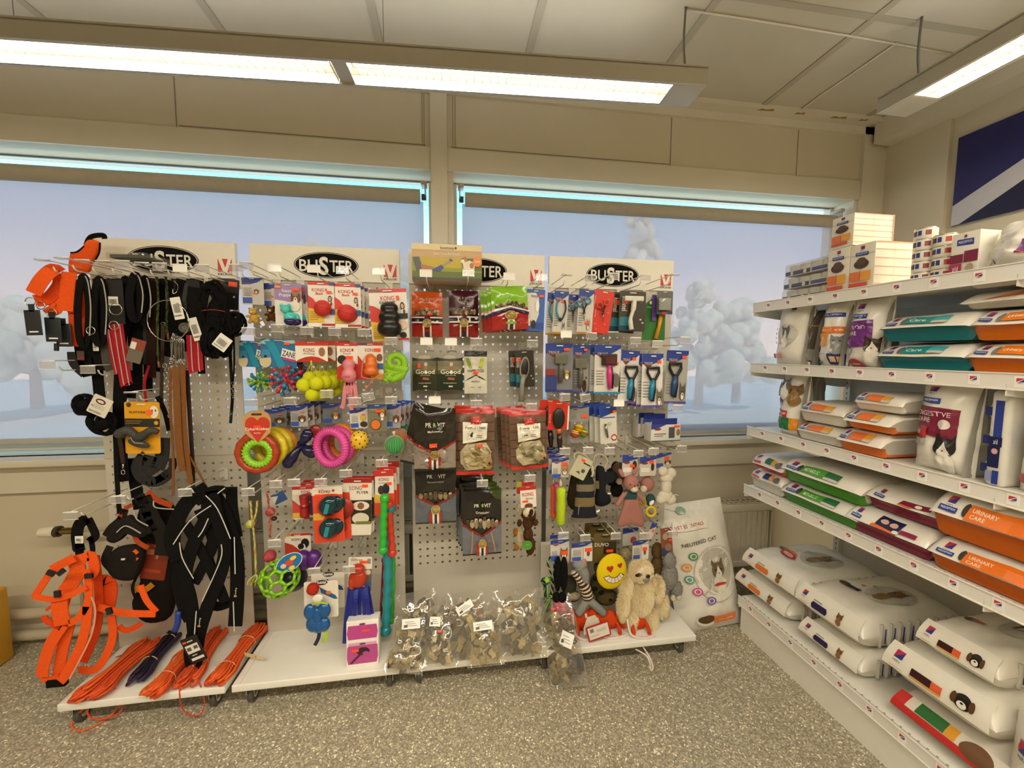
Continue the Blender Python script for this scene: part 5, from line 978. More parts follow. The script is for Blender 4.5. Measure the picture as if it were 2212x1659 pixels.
def furry(it, parts, m, d, name='plush_body', n=60, L=.008, seed=1, down=.5, m2=None):
    """parts: (px,py,rx,ry(px),[depth px]) ellipsoids merged in one body with fur"""
    rnd = random.Random(seed); mb = MB(); k = it.k
    for q in parts:
        x, y, a, b = q[:4]; dd = q[4] if len(q) > 4 else min(a, b) * .8; rt = Matrix.Rotation(R(q[5]), 3, 'Y') if len(q) > 5 else None
        c = it.W(x, y, d); mb.sph(c, (a * k, dd * k, b * k), m, 14, rt)
        if n: hairs(mb, c, (a * k, dd * k, b * k), m2 or m, int(n * a * b / 60) + 8, L, rnd, down)
    return it.b(mb, name)
it = Item('plush_toy_card', 'brown plush raccoon with white face under a red and white card', 'plush toy', 1135, 1110, .2); k = it.k
it.card(1124, 1050, 1158, 1096, '#e4ddd0', [('r', 0, .82, 1, 1, '#b8302a'), ('t', .48, .62, .17, 'KONG', '#b8302a', .7), ('t', .55, .42, .08, 'Wild Knots', '#6a6455', .5), ('e', .5, .08, .26, .12, '#6b4630'), stick(.3, .3, .36, .1)], tilt=R(-3))
furry(it, [(1140, 1130, 11, 16, 9), (1141, 1155, 11, 17, 9), (1146, 1180, 10, 20, 9, 8), (1122, 1130, 5, 8), (1156, 1128, 6, 8), (1142, 1112, 16, 14, 11)], fur('#4b2f1c'), .21, n=40, L=.005, seed=2)
mb = MB(); mb.sph(it.W(1142, 1107, .225), (13 * k, 6 * k, 11 * k), fur('#d6c8ac'), 14); mb.sph(it.W(1147, 1108, .235), (5 * k, 4 * k, 9 * k), fur('#3a2516'), 10, Matrix.Rotation(R(15), 3, 'Y')); mb.sph(it.W(1142, 1114, .237), 2.2 * k, plastic('#15100c'), 8); it.b(mb, 'face')
mb = MB(); mb.prism([(math.cos(t) * 10.5 * k + it.W(1139, 1177, .23).x, math.sin(t) * 10.5 * k + it.W(1139, 1177, .23).z) for t in [i * .3142 for i in range(20)]], M('#4a8f2c', .4, kind='print'), PYY - .235, PYY - .234); txt(mb, 'Squeaker', it.W(1139, 1177, .235).x, it.W(1139, 1177, .235).z, .003, paint('#e9efe0'), PYY - .2355, w=.016); it.b(mb, 'round_tag')
it2 = Item('plush_toy_card', 'cream plush with orange paws hanging behind the brown raccoon', 'plush toy', 1125, 1120, .15); furry(it2, [(1125, 1100, 10, 14), (1124, 1160, 9, 26)], fur('#cfc09a'), .15, n=30, L=.004)
mb = MB(); mb.sph(it2.W(1114, 1149), (6 * it2.k, 5 * it2.k, 9 * it2.k), fur('#b5742c'), 10); mb.sph(it2.W(1116, 1182), (5 * it2.k, 5 * it2.k, 8 * it2.k), fur('#b5742c'), 10); it2.b(mb, 'paws')
it2.card(1116, 1040, 1153, 1066, '#b8302a', [('r', 0, .55, .3, 1, '#a8a83a')], d=.17)
# clear bags of dried fish on the boards
chunkc = [M(c, .7, kind='dried_fish', nz=.25, ns=60, bump=.5) for c in ('#8f7f58', '#a8976a', '#6f6242', '#c4b280', '#574b32')]
filmm = M('#f6f4ee', .1, kind='film', alpha=.86, bump=.9, ns=22)
def treatbag(cx, cy, z, w, h, lean, rz, roll, label, seed, sticker=None, price=None, kind=0, dd=.06):
    """bag lying/leaning: local x across, z up its length, y thickness"""
    c = PZ(cx, cy, z); T = thing('dried_fish_bag', label, 'treat bag', c, (lean, roll, rz)); rnd = random.Random(seed)
    mb = MB()
    for _ in range(54):
        u, v = rnd.uniform(-.36, .36), rnd.uniform(.10, .80); q = (rnd.uniform(.012, .03), rnd.uniform(.004, .010), rnd.uniform(.02, .055)) if kind else (rnd.uniform(.015, .03), rnd.uniform(.008, .016), rnd.uniform(.015, .035))
        th = dd * .3 * (1 - (2 * u) ** 2) * (1 - (2 * v - 1) ** 2)
        mb.box((u * w, rnd.uniform(-th, th), v * h), q, rnd.choice(chunkc), rz=rnd.uniform(-.6, .6), rx=rnd.uniform(-.5, .5), ry=rnd.uniform(-1.2, 1.2))
    mb.v = [v + Vector((rnd.uniform(-1, 1), rnd.uniform(-.7, .7), rnd.uniform(-1, 1))) * .006 for v in mb.v]; tag(mb.build('dried_fish', T), kind='stuff')
    nu, nv = 14, 18; mb = MB()
    for sg in (-1, 1):
        vs = []
        for j in range(nv + 1):
            for i in range(nu + 1):
                u, v = i / nu, j / nv; q = (1 - abs(2 * u - 1) ** 2.4) * (1 - abs(2 * v - 1) ** 3); e = (mnoise.noise(Vector((u * 5, v * 6, seed + sg))) * .010 + mnoise.noise(Vector((u * 13, v * 15, seed - sg))) * .005) * (.3 + q)
                pin = 1 - .10 * mnoise.noise(Vector((v * 5, seed, 1)))
                vs.append(Vector(((u - .5) * w * pin, sg * dd * .5 * q + e, v * h)))
        o = nu + 1; mb.add(vs, [(j * o + i, j * o + i + 1, (j + 1) * o + i + 1, (j + 1) * o + i) for j in range(nv) for i in range(nu)], filmm, True)
    mb.build('clear_bag', T)
    if sticker:
        u, v, a, b, rr_ = sticker; mb = MB(); y = -dd * .5 * (1 - abs(2 * u) ** 2.4) * (1 - abs(2 * v - 1) ** 3) - .007; mb.T = Matrix.Translation((u * w, y, v * h)) @ Matrix.Rotation(rr_, 4, 'Y')
        n = 6; rg = [[Vector(((i / n - .5) * a, -.004 * math.cos((i / n - .5) * PI), s * b / 2)) for i in range(n + 1)] for s in (-1, 1)]; mb.loft(rg, paperm, False, False)
        for k in range(3): mb.box((.1 * a * k - .1 * a, -.0047, b * (.2 - .2 * k)), (a * .5, .0004, .0022), M('#9a968c', .6, kind='print'))
        mb.box((-a * .28, -.0045, -b * .2), (a * .2, .0004, b * .25), M('#5a564c', .6, kind='print')); mb.build('paper_sticker', T)
    if price: mb = MB(); u, v = price; mb.box((u * w, -dd * .5 - .005, v * h), (.018, .0008, .009), M(ORG, .5, kind='sticker')); mb.build('price_sticker', T)
zt = .121
for a in ((870, 1455, zt + .012, .15, .20, R(-52), R(-4), R(8), 'clear bag of dried fish lying lowest at the left end', 31, None, None, 0, .05),
          (905, 1415, zt + .01, .18, .24, R(-28), R(4), R(-4), 'big clear bag of pale fish cubes with a wide white label, left of the pile', 32, (-.12, .52, .075, .038, R(6)), None, 0, .07),
          (952, 1440, zt + .01, .14, .25, R(-40), R(-3), R(3), 'clear bag of fish with a curved label and orange dot', 33, (-.25, .62, .045, .035, R(2)), (-.1, .48), 0, .05),
          (1008, 1425, zt + .01, .16, .25, R(-26), R(2), R(0), 'clear bag of brown fish pieces with a slanted label', 34, (-.02, .78, .072, .032, R(-28)), (.1, .6), 1, .06),
          (1050, 1440, zt + .02, .15, .20, R(-32), R(-5), R(-4), 'clear bag of curled fish skins with a curved label, in the middle', 35, (-.02, .72, .078, .032, R(-2)), None, 1, .06),
          (1125, 1425, zt + .015, .23, .26, R(-26), R(6), R(4), 'large clear bag of crumpled fish skins standing tallest', 36, None, None, 1, .07),
          (1010, 1395, zt + .03, .26, .17, R(-12), R(2), R(0), 'clear bag of fish at the back of the pile, mostly hidden', 38, None, (.2, .8), 1, .05)): treatbag(*a)
# the bag sliding off the right end
it = treatbag(1232, 1485, .02, .16, .34, R(-28), R(-24), R(-20), 'clear bag of fish skins hanging over the right edge to the floor', 37, (.22, .5, .055, .055, R(30)), (.0, .85), 1, .06)
# ================================================================ stand 4: grooming tools and plush toys
def trx(x0, y0, x1, y1, d, l, items, name='grooming_card', cat='grooming tool', base='#c9c5bc', tilt=0, bot=None):
    it = Item(name, l, cat, (x0 + x1) / 2, (y0 + y1) / 2, d); o = [('p', [(0, 1), (1, 1), (1, .93), (.7, .84), (.5, .8), (0, .8)], '#27408f'), ('p', [(.08, .8), (.5, .8), (.28, .72)], '#7a3a28'), ('t', .3, .82, .05, 'TRIXIE', '#cfa98a', .4)] + lines(.06, .16, .36, .48, 6)
    if bot: o.append(('r', 0, 0, 1, .045, bot))
    it.card(x0, y0, x1, y1, base, o + items, tilt=tilt); return it
teal = plastic('#1a86a3', .35); blkp = plastic('#17171a', .35)
it = trx(1195, 629, 1226, 722, .2, 'tall card with teal and black claw pliers', dog(.74, .16, .18, '#6f6a60', ear='up') + [stick(.6, .77, .22, .06)], tilt=R(3), bot='#a87c2c'); mb = MB()
mb.tube(crom(pp([(1204, 650, .21), (1202, 670, .21), (1207, 686, .21), (1212, 694, .21)]), 5), [.004] * 16, teal, 8); mb.tube(crom(pp([(1220, 648, .21), (1222, 668, .21), (1216, 686, .21), (1210, 694, .21)]), 5), [.0035] * 16, blkp, 8); mb.sph(it.W(1210, 690, .212), .008, blkp, 10); it.b(mb, 'pliers')
dup(it.T, it.T.location + Vector((-.022, .03, -.004)), 'tall card with claw pliers half hidden behind the front one')
it = trx(1248, 626, 1281, 722, .21, 'tall card with blue handled scissors in front', dog(.7, .2, .2, '#8a7a68', ear='up') + [stick(.6, .26, .26, .06)], tilt=R(3), bot='#a87c2c')
def scissors(it, x, y, d, hm, s=1, bl='#8f8b82'):
    k = it.k * s; c = it.W(x, y, d); mb = MB()
    for q in (-1, 1): mb.torus(c + Vector((q * 8 * k, 0, (12 + 3 * q) * k)), 6 * k, 1.8 * k, hm, (0, 1, 0), 18, 7); mb.tube([c + Vector((q * 5 * k, 0, 8 * k)), c + Vector((0, 0, -5 * k)), c + Vector((-q * 1.5 * k, 0, -12 * k))], 1.8 * k, blkp, 6)
    mb.tube([c + Vector((0, 0, -8 * k)), c + Vector((0, 0, -28 * k))], [2.4 * k, .6 * k], metal(bl), 6); it.b(mb, 'scissors')
scissors(it, 1262, 665, .22, plastic('#3b7f9f', .3)); it2 = trx(1224, 636, 1250, 722, .17, 'white card with blue handled scissors to the left of the front one', [stick(.9, .14, .14, .06)], tilt=R(3)); scissors(it2, 1238, 672, .185, plastic('#3b7f9f', .3), .9)
it = Item('grooming_card', 'red card with orange handled scissors', 'grooming tool', 1303, 672, .2)
it.card(1280, 627, 1321, 720, '#cf3322', [('r', .02, .3, .04, .85, '#f2d6cc'), ('t', .16, .45, .03, 'Scissors for dogs', '#f0cfc2', .4, R(-90))] + [('e', u, v, .07, .03, '#dd5544') for u, v in ((.2, .2), (.75, .8), (.82, .5), (.3, .08), (.72, .22))], tilt=R(8)); scissors(it, 1303, 668, .215, plastic('#c9481c', .3), .95, '#9a7c6a')
dup(it.T, it.T.location + Vector((-.012, .03, 0)), 'red scissors card behind the front red one', drop=('scissors',))
it = kennelcard(1337, 629, 1394, 716, .2, 'dark card with a white T shaped rake comb', tilt=R(1)); k = it.k; wp = plastic('#d3cdbf', .35); mb = MB(); mb.box(it.W(1370, 645, .22), (43 * k, .012, 11 * k), wp, bev=.004)
for i in range(14): mb.cyl(it.W(1352 + i * 2.7, 648, .225), it.W(1352 + i * 2.7, 656, .225), .0006, metal(), 5)
mb.tube(crom(pp([(1370, 648, .215), (1368, 668, .22), (1362, 690, .22), (1364, 712, .22)]), 5), [5.5 * k] * 6 + [4 * k] * 5 + [5 * k] * 5, wp, 12); it.b(mb, 'rake_comb')
dup(it.T, it.T.location + Vector((-.03, .03, -.004)), 'dark card half hidden to the left of the rake comb', rot=(0, R(4), 0), drop=('rake_comb',))
it = Item('grooming_card', 'green card with yellow and purple handled comb', 'grooming tool', 1412, 680, .17)
it.card(1388, 636, 1437, 735, '#2c6a2a', [('p', [(0, .75), (0, 1), (.6, 1)], '#c9c5b8'), ('e', .34, .82, .06, .04, '#dfe6d2'), ('t', .34, .72, .03, 'FURMINO', '#cfe0c4', .3), ('r', .62, .02, .66, .7, '#1c4a1e')], shape=[(0, 0), (1, 0), (1, 1), (.55, .95), (.2, .85), (0, .7)]); mb = MB(); mb.tube(pp([(1428, 680, .18), (1424, 704, .18), (1416, 732, .18)]), [5 * it.k, 4 * it.k, 5 * it.k], plastic('#c98a1c', .3), 8); it.b(mb, 'yellow_handle')
mb = MB(); mb.box(it.W(1413, 665, .182), (9 * it.k, .003, 55 * it.k), M('#5b3f8a', .4, kind='print')); it.b(mb, 'purple_sleeve')
it = Item('grooming_card', 'small grey blister with a clear square comb head, right end of top row', 'grooming tool', 1436, 655, .21)
it.card(1419, 629, 1453, 679, '#5f5e58', [('r', 0, 0, 1, .14, '#27406a'), ('r', .32, .0, .66, .12, '#b8302a')]); mb = MB(); mb.box(it.W(1436, 657, .222), (27 * it.k, .012, 26 * it.k), M('#8f918a', .12, kind='clear_blister'), bev=.003); it.b(mb, 'comb_head')
# row 2
def brushcard(x0, y0, x1, y1, d, l, bx, by, head='slick', hc='#5b5852', base='#bdbab2', tilt=0, pet=None, bot=None, stk=(.75, .88)):
    it = trx(x0, y0, x1, y1, d, l, (pet or dog(.74, .28, .24, '#8a7a5a')) + [stick(*stk)], base=base, tilt=tilt, bot=bot); k = it.k; mb = MB(); c = it.W(bx, by, d + .012)
    if head == 'slick': mb.box(c, (27 * k, .014, 21 * k), M('#6a6a5c', .15, kind='clear_blister'), bev=.003); mb.tube([c + Vector((0, 0, -10 * k)), c + Vector((0, 0, -22 * k)), c + Vector((-.002, 0, -50 * k))], [4 * k, 6 * k, 5 * k], plastic(hc, .35), 10); mb.sph(c + Vector((0, -.004, -35 * k)), (4 * k, 3 * k, 12 * k), plastic('#a8a69a', .3), 10)
    elif head == 'soft': mb.box(c, (34 * k, .016, 25 * k), plastic('#2e2926', .2), bev=.004); mb.box(c + Vector((2 * k, -.009, -1 * k)), (24 * k, .004, 15 * k), plastic('#5a2c2c', .2)); mb.tube([c + Vector((0, 0, -12 * k)), c + Vector((1 * k, 0, -30 * k)), c + Vector((3 * k, 0, -62 * k))], [4 * k, 6 * k, 5 * k], plastic('#d2357f', .35), 10); mb.tube([c + Vector((5 * k, -.001, -16 * k)), c + Vector((7 * k, 0, -34 * k)), c + Vector((6 * k, 0, -62 * k))], [2.5 * k, 4.5 * k, 4.5 * k], blkp, 10)
    else:
        mb.tube([c + Vector((-13 * k, 0, 10 * k)), c + Vector((13 * k, 0, 10 * k)), c + Vector((13 * k, 0, 0)), c + Vector((6 * k, 0, -14 * k)), c + Vector((-5 * k, 0, -14 * k)), c + Vector((-13 * k, 0, 0))], 3.2 * k, blkp, 8, True)
        for i in range(11): mb.cyl(c + Vector(((-12 + 2.4 * i) * k, 0, 12 * k)), c + Vector(((-12 + 2.4 * i) * k, 0, 17 * k)), .0005, metal(), 5)
        mb.tube([c + Vector((0, 0, -15 * k)), c + Vector((-2 * k, 0, -34 * k)), c + Vector((-4 * k, 0, -58 * k))], [4 * k, 6 * k, 4.5 * k], plastic(hc, .35), 10); mb.tube([c + Vector((4 * k, 0, -16 * k)), c + Vector((3 * k, 0, -36 * k)), c + Vector((0, 0, -62 * k))], [3 * k, 4.5 * k, 4 * k], blkp, 10)
    it.b(mb, 'grooming_brush'); return it
brushcard(1178, 742, 1237, 847, .2, 'grey and blue card with slicker brush, leftmost of the second row', 1212, 775, base='#77777c', bot='#333f7a', pet=dog(.78, .36, .2, '#a8955a') + [('r', .0, .35, .36, .48, '#8a3a30'), ('r', 0, .05, .4, .34, '#333f7a')])
brushcard(1238, 745, 1274, 850, .19, 'dark card with slicker brush and open mouthed husky photo', 1255, 785, base='#5f6066', bot='#333f7a', pet=dog(.66, .26, .5, '#8f8a84', '#3a2220', ear='up'), stk=(.7, .9))
it = brushcard(1284, 745, 1340, 851, .2, 'white card with a pink and black soft brush', 1316, 777, 'soft', base='#d3d0ca', bot='#2c7f9f', pet=[('e', .84, .28, .12, .14, '#6f675c'), ('p', [(.74, .36), (.78, .46), (.82, .38)], '#6f675c')], stk=(.8, .62)); behind(it, 2, 'white card with pink soft brush behind the front one', 'pink brush cards behind', -.012, .03, 0)
it = brushcard(1338, 757, 1377, 871, .2, 'white card with blue and black undercoat comb, left of three', 1364, 803, 'comb', '#1a7fa8', '#d3d0ca', R(4), [('e', .85, .18, .1, .14, '#4a463e')], '#5a4a8f', (.7, .85)); behind(it, 2, 'white card with blue comb behind the left of three', 'blue comb cards behind the left one', .014, .03, 0)
it = brushcard(1386, 764, 1431, 880, .215, 'white card with blue and black undercoat comb, middle of three', 1411, 805, 'comb', '#1a7fa8', '#d8d5cf', 0, dog(.84, .16, .26, '#6a6458', ear='up'), '#5a4a8f', (.78, .85)); behind(it, 3, 'white card with blue comb behind the middle of three', 'blue comb cards behind the middle one', -.01, .025, 0)
brushcard(1437, 757, 1484, 872, .19, 'grey card with wide undercoat comb, right of three', 1459, 796, 'comb', '#234a78', '#a8a69f', R(2), dog(.8, .2, .26, '#5c5a50', ear='up'), '#5a4a8f', (.78, .88))
# row 3
it = Item('grooming_card', 'red card with a black oval hair brush, its handle below the card', 'grooming tool', 1206, 900, .21)
it.card(1184, 869, 1229, 928, '#c93422', [('r', .93, 0, 1, 1, '#e9ddd0'), ('t', .1, .4, .05, 'Brush for cats', '#efbfae', .4, R(-90)), ('r', .8, .88, 1, .98, '#e0421f')], tilt=R(2)); k = it.k
mb = MB(); c = it.W(1207, 904, .225); mb.sph(c, (13.5 * k, 5 * k, 23 * k), rubber('#15120e', .4), 20); it.b(mb, 'bristle_pad'); mb = MB(); mb.tube(pp([(1207, 926, .222), (1208, 936, .222)]), 5 * k, plastic('#c9611c', .3), 10); it.b(mb, 'orange_neck')
mb = MB(); mb.tube(pp([(1208, 936, .222), (1209, 952, .222), (1210, 974, .222)]), [5 * k, 6.5 * k, 4 * k], plastic('#2b1414', .25), 12); it.b(mb, 'handle')
dup(it.T, it.T.location + Vector((-.03, .04, .006)), 'red hair brush card behind and left of the front one')
it = trx(1231, 876, 1272, 911, .16, 'grey card above three striped foam balls', [stick(.75, .35, .32, .2)], 'ball_pack', 'cat toy', '#8f8f8a'); mb = MB(); k = it.k
for x, y, c_ in ((1251, 925, ('#c9a21c', '#b8701c')), (1242, 936, ('#b84a2c', '#cfa87c')), (1261, 936, ('#5f8f2c', '#b83a2c'))):
    c = it.W(x, y, .17); mb.sph(c, 9.5 * k, M(c_[0], .8, kind='foam'), 14); mb.torus(c, 9 * k, 1.6 * k, M(c_[1], .8, kind='foam'), (.3, .2, 1), 20, 6); mb.torus(c + Vector((0, 0, 4 * k)), 7.5 * k, 1.4 * k, M('#d8d23a', .8, kind='foam'), (.3, .2, 1), 20, 6)
it.b(mb, 'foam_balls'); mb = MB(); mb.box(it.W(1251, 932, .16), (40 * k, .0005, 50 * k), M('#f4f2f4', .12, kind='film', alpha=.8)); it.b(mb, 'clear_blister')
it = Item('whistle_pack', 'white pack with a steel whistle and a round red mark', 'accessory', 1312, 918, .2); it.card(1296, 876, 1332, 958, '#cdcabf', [('p', [(0, 1), (1, 1), (1, .84), (.0, .68)], '#1f3f93'), ('e', .72, .85, .16, .05, '#3a2c22'), ('e', .82, .15, .18, .09, '#a8433a'), ('e', .82, .15, .12, .05, '#d8d2c4'), stick(.86, .84, .2, .05), ('r', .1, .68, .9, .7, '#27408f')], tilt=R(-3)); mb = MB(); mb.tube(pp([(1308, 916, .21), (1310, 932, .21), (1313, 945, .21)]), [.005, .006, .004], metal('#8f8c84', .2), 10); mb.torus(it.W(1317, 915, .21), .007, .001, metal(), (0, 1, 0), 16, 5); it.b(mb, 'whistle')
behind(it, 3, 'white whistle pack hanging behind the front one', 'whistle packs behind', -.014, .03, .002, drop=('whistle',))
def smallbox(x0, y0, x1, y1, d, label, rz=0):
    it = Item('waste_bag_box', label, 'box', (x0 + x1) / 2, y1, d); a = it.W(x0, y1); b_ = it.W(x1, y1); w = b_.x - a.x; h = it.W(x0, y0).z - a.z; it.T.rotation_euler = (0, 0, rz)
    mb = MB(); m = M('#d3d0ca', .35, kind='print'); mb.box((0, .03, h / 2), (w, .06, h), m, bev=.001); Sf = lambda u, v, e: Vector(((u - .5) * w, -.0003 - e, v * h))
    decals(mb, [('p', [(0, 1), (.55, 1), (.3, .82), (0, .7)], '#27408f'), ('e', .22, .72, .12, .08, '#7a3a28'), ('r', .6, .18, .8, .82, '#4a4b50'), ('e', .92, .5, .06, .2, '#8a6a4a'), ('r', 0, 0, 1, .05, '#2c5a4a'), ('r', .1, .3, .4, .34, '#77767a'), ('r', .1, .42, .5, .46, '#55555a'), stick(.86, .86, .2, .12)], Sf, w, h)
    mb.build('printed_box', it.T); mb = MB(); mb.box((-.05 * w, .0, h + .012), (w * .85, .001, .028), M('#1f2c7a', .35, kind='print')); mb.build('hang_flap', it.T); return it
smallbox(1405, 916, 1470, 953, .22, 'white and blue waste bag box at the front, third row right', R(3)); smallbox(1390, 905, 1440, 943, .15, 'white and blue waste bag box behind the front one', R(-10)); smallbox(1378, 903, 1415, 945, .10, 'white and blue waste bag box nearest the panel')
# row 4
it = trx(1192, 990, 1229, 1031, .2, 'dog photo card above the yellow bottle toy', dog(.74, .34, .42, '#a88a5c', ear='up') + [stick(.72, .72, .34, .18), ('r', 0, 0, .5, .2, '#3553a8')], 'toy_card', 'dog toy'); behind(it, 3, 'dog photo card farther back above the bottle toys', 'bottle toy cards behind', -.008, .03, .01)
for x, y0, y1, r, d, c_, l in ((1211, 1050, 1132, 10.5, .2, '#b3cc1c', 'translucent yellow green bottle shaped toy'), (1196, 1045, 1118, 8, .12, '#e0641c', 'orange translucent bottle toy behind the yellow one'), (1202, 1042, 1110, 7, .15, '#d0407a', 'pink translucent bottle toy between yellow and orange ones')):
    it = Item('bottle_toy', l, 'dog toy', x, (y0 + y1) / 2, d); k = it.k; h = (y1 - y0) * k; mb = MB(); mb.lathe([(0, 0), (r * .8 * k, .001), (r * k, .006), (r * .92 * k, h * .3), (r * k, h * .5), (r * .9 * k, h * .7), (r * k, h * .95), (r * .6 * k, h), (0, h)], M(c_, .15, kind='clear_rubber', nz=.12, ns=200, bump=.5), it.W(x, y1), 'Z', 20); it.b(mb, 'bottle'); mb = MB(); mb.lathe([(r * .35 * k, 0), (r * .3 * k, 6 * k), (.5 * k, 16 * k), (0, 17 * k)], plastic('#cfc4b0', .3), it.W(x, y0), 'Z', 12); it.b(mb, 'nozzle')
def plushpoly(it, pts, m, d, th=9, name='plush_body', bev=.35):
    """stuffed flat shape from an outline (pixels), fattened in the middle"""
    P = [it.W(x, y, d) for x, y in pts]; P = [it.W(0, 0, d) * 0 + p for p in crom(P, 3, True)]; n = len(P); c = sum(P, Vector((0, 0, 0))) / n; mb = MB(); k = it.k; rings = []
    for s, y in ((1, 0), (.97, -.5), (.86, -.85), (.6, -1)): rings.append([Vector((c.x + (p.x - c.x) * s, c.y + y * th * k, c.z + (p.z - c.z) * s)) for p in P])
    for sg in (1, -1):
        rr = [[Vector((v.x, c.y + sg * (v.y - c.y), v.z)) for v in r_] for r_ in rings]; mb.loft(rr, m, True, False); q = rr[-1]; mb.add(q, [tuple(t) for t in tessellate_polygon([[Vector((v.x, v.z, 0)) for v in q]])], m)
    it.b(mb, name); return mb
it = Item('plush_lighthouse', 'striped black, grey and tan canvas lighthouse toy with rope loop', 'dog toy', 1264, 1050, .215); k = it.k
can = lambda c: M(c, .9, kind='canvas', nz=.15, ns=300, bump=.3)
zz = [(1008, 10, '#23231f'), (1030, 16, '#23231f'), (1042, 19, '#23231f'), (1044, 20, '#7c705c'), (1057, 20, '#7c705c'), (1059, 20, '#22242a'), (1070, 21, '#22242a'), (1072, 22, '#796744'), (1089, 23, '#796744'), (1091, 23, '#20222a'), (1112, 26, '#20222a'), (1114, 30, '#6f6450'), (1121, 31, '#6f6450')]
mb = MB(); rings = []
for y, r, c_ in zz: cc = it.W(1264 - (y - 1060) * .02, y, .215); rings.append(([cc + Vector((math.cos(2 * PI * j / 20) * r * k, math.sin(2 * PI * j / 20) * r * .5 * k, .001 * math.sin(j))) for j in range(20)], c_))
for a, b in zip(rings, rings[1:]): mb.loft([a[0], b[0]], can(a[1]), True, False)
mb.add(rings[-1][0], [tuple(range(20))], can('#6f6450')); mb.sph(it.W(1264, 1008, .215), (10 * k, 5 * k, 9 * k), can('#23231f'), 12); mb.tube(pp([(1251, 1092, .238), (1249, 1112, .24)]), .001, can('#cfc8b0'), 4); it.b(mb, 'lighthouse_body')
mb = MB(); rp_ = M('#cfc3a0', .85, kind='rope', nz=.2, ns=300, bump=.6); mb.tube(crom(pp([(1244, 996, .225), (1240, 984, .22), (1250, 978, .215), (1266, 986, .22), (1276, 1000, .225), (1281, 1018, .235), (1278, 1030, .235)]), 5), .0042, rp_, 8); it.b(mb, 'rope_handle')
it.card(1237, 987, 1273, 1033, '#b8b598', [('r', .3, .78, .55, .9, ORG), ('r', .5, .72, .96, .78, '#26241f'), ('e', .7, .4, .12, .09, '#4a4a4c'), ('p', [(.3, .25), (.6, .2), (.5, .32)], '#4a463a')], d=.24, tilt=R(28), name='canvas_tag'); mb = MB(); mb.box(it.W(1292, 1104, .23), (.017, .001, .008), paperm, ry=R(-28)); it.b(mb, 'sewn_label')
it = Item('plush_boot', 'dark canvas boot shaped toy with tan band and rope loop', 'dog toy', 1305, 1050, .16); plushpoly(it, [(1288, 1010), (1303, 1008), (1306, 1020), (1328, 1018), (1332, 1032), (1308, 1038), (1305, 1066), (1318, 1078), (1314, 1088), (1296, 1094), (1284, 1086), (1288, 1060)], can('#1c1f24'), .16, 9)
mb = MB(); mb.box(it.W(1296, 1047, .175), (19 * it.k, .004, 17 * it.k), can('#75673f')); it.b(mb, 'tan_band'); mb = MB(); mb.tube(crom(pp([(1284, 1006, .17), (1282, 990, .17), (1292, 981, .17), (1304, 984, .17), (1312, 996, .17), (1306, 1010, .17)]), 5), .0038, rp_, 8); it.b(mb, 'rope_handle'); mb = MB(); mb.box(it.W(1316, 1066, .18), (.016, .001, .006), paperm); it.b(mb, 'sewn_label')
it = Item('plush_boot', 'black and brown canvas toy hanging deepest behind the boot', 'dog toy', 1330, 1055, .09); furry(it, [(1320, 1030, 12, 20), (1332, 1058, 14, 16), (1330, 1010, 10, 14)], fur('#1f1a16'), .09, n=0)
it = Item('plush_lighthouse', 'brown plaid canvas toy behind the striped lighthouse', 'dog toy', 1236, 1060, .13); plushpoly(it, [(1238, 1020), (1252, 1022), (1250, 1100), (1226, 1090), (1230, 1050)], can('#3a3020'), .13, 8)
pkf = M('#a9746a', .9, kind='velour', nz=.12, ns=200, bump=.2); crm = fur('#dccfb4'); tl_ = can('#2d4f52')
it = Item('plush_bear', 'dusty pink plush bear comforter with teal collar', 'plush toy', 1363, 1070, .2); k = it.k
plushpoly(it, [(1352, 1076), (1376, 1076), (1384, 1096), (1390, 1116), (1388, 1138), (1362, 1132), (1334, 1138), (1340, 1112), (1346, 1092)], pkf, .2, 5)
mb = MB(); mb.sph(it.W(1363, 1043, .21), (17 * k, 14 * k, 17 * k), pkf, 18); mb.tube(crom(pp([(1352, 1062, .205), (1342, 1076, .21), (1332, 1092, .21)]), 4), 5 * k, pkf, 10)
for x, y, a in ((1342, 1022, -30), (1372, 1018, 25)): mb.sph(it.W(x, y, .205), (5 * k, 3 * k, 11 * k), pkf, 10, Matrix.Rotation(R(a), 3, 'Y'))
mb.tube(crom(pp([(1374, 1062, .205), (1384, 1074, .21), (1392, 1084, .21)]), 4), 4.5 * k, pkf, 10); it.b(mb, 'head_and_arms')
mb = MB(); mb.sph(it.W(1370, 1056, .228), (9 * k, 7 * k, 7.5 * k), crm, 12); it.b(mb, 'muzzle'); mb = MB(); mb.sph(it.W(1371, 1050, .241), 1.6 * k, plastic('#5a3a30'), 6)
for x, y in ((1362, 1047), (1378, 1048)): mb.sph(it.W(x, y, .236), 1.4 * k, plastic('#120d0a'), 6)
it.b(mb, 'eyes_and_nose'); mb = MB(); mb.prism([(it.W(x, y, .222).x, it.W(x, y, .222).z) for x, y in ((1350, 1060), (1379, 1060), (1377, 1080), (1350, 1079))], tl_, PYY - .214, PYY - .206); it.b(mb, 'teal_collar')
it.card(1344, 982, 1377, 1029, '#cbbfb4', [('p', [(0, 1), (1, 1), (1, .8), (0, .62)], '#2c459a'), ('e', .3, .64, .2, .06, '#7a3a28'), ('r', .05, .2, .6, .42, '#e0dcd2'), ('e', .8, .5, .14, .22, '#2a2426'), stick(.66, .48, .3, .14)], d=.19)
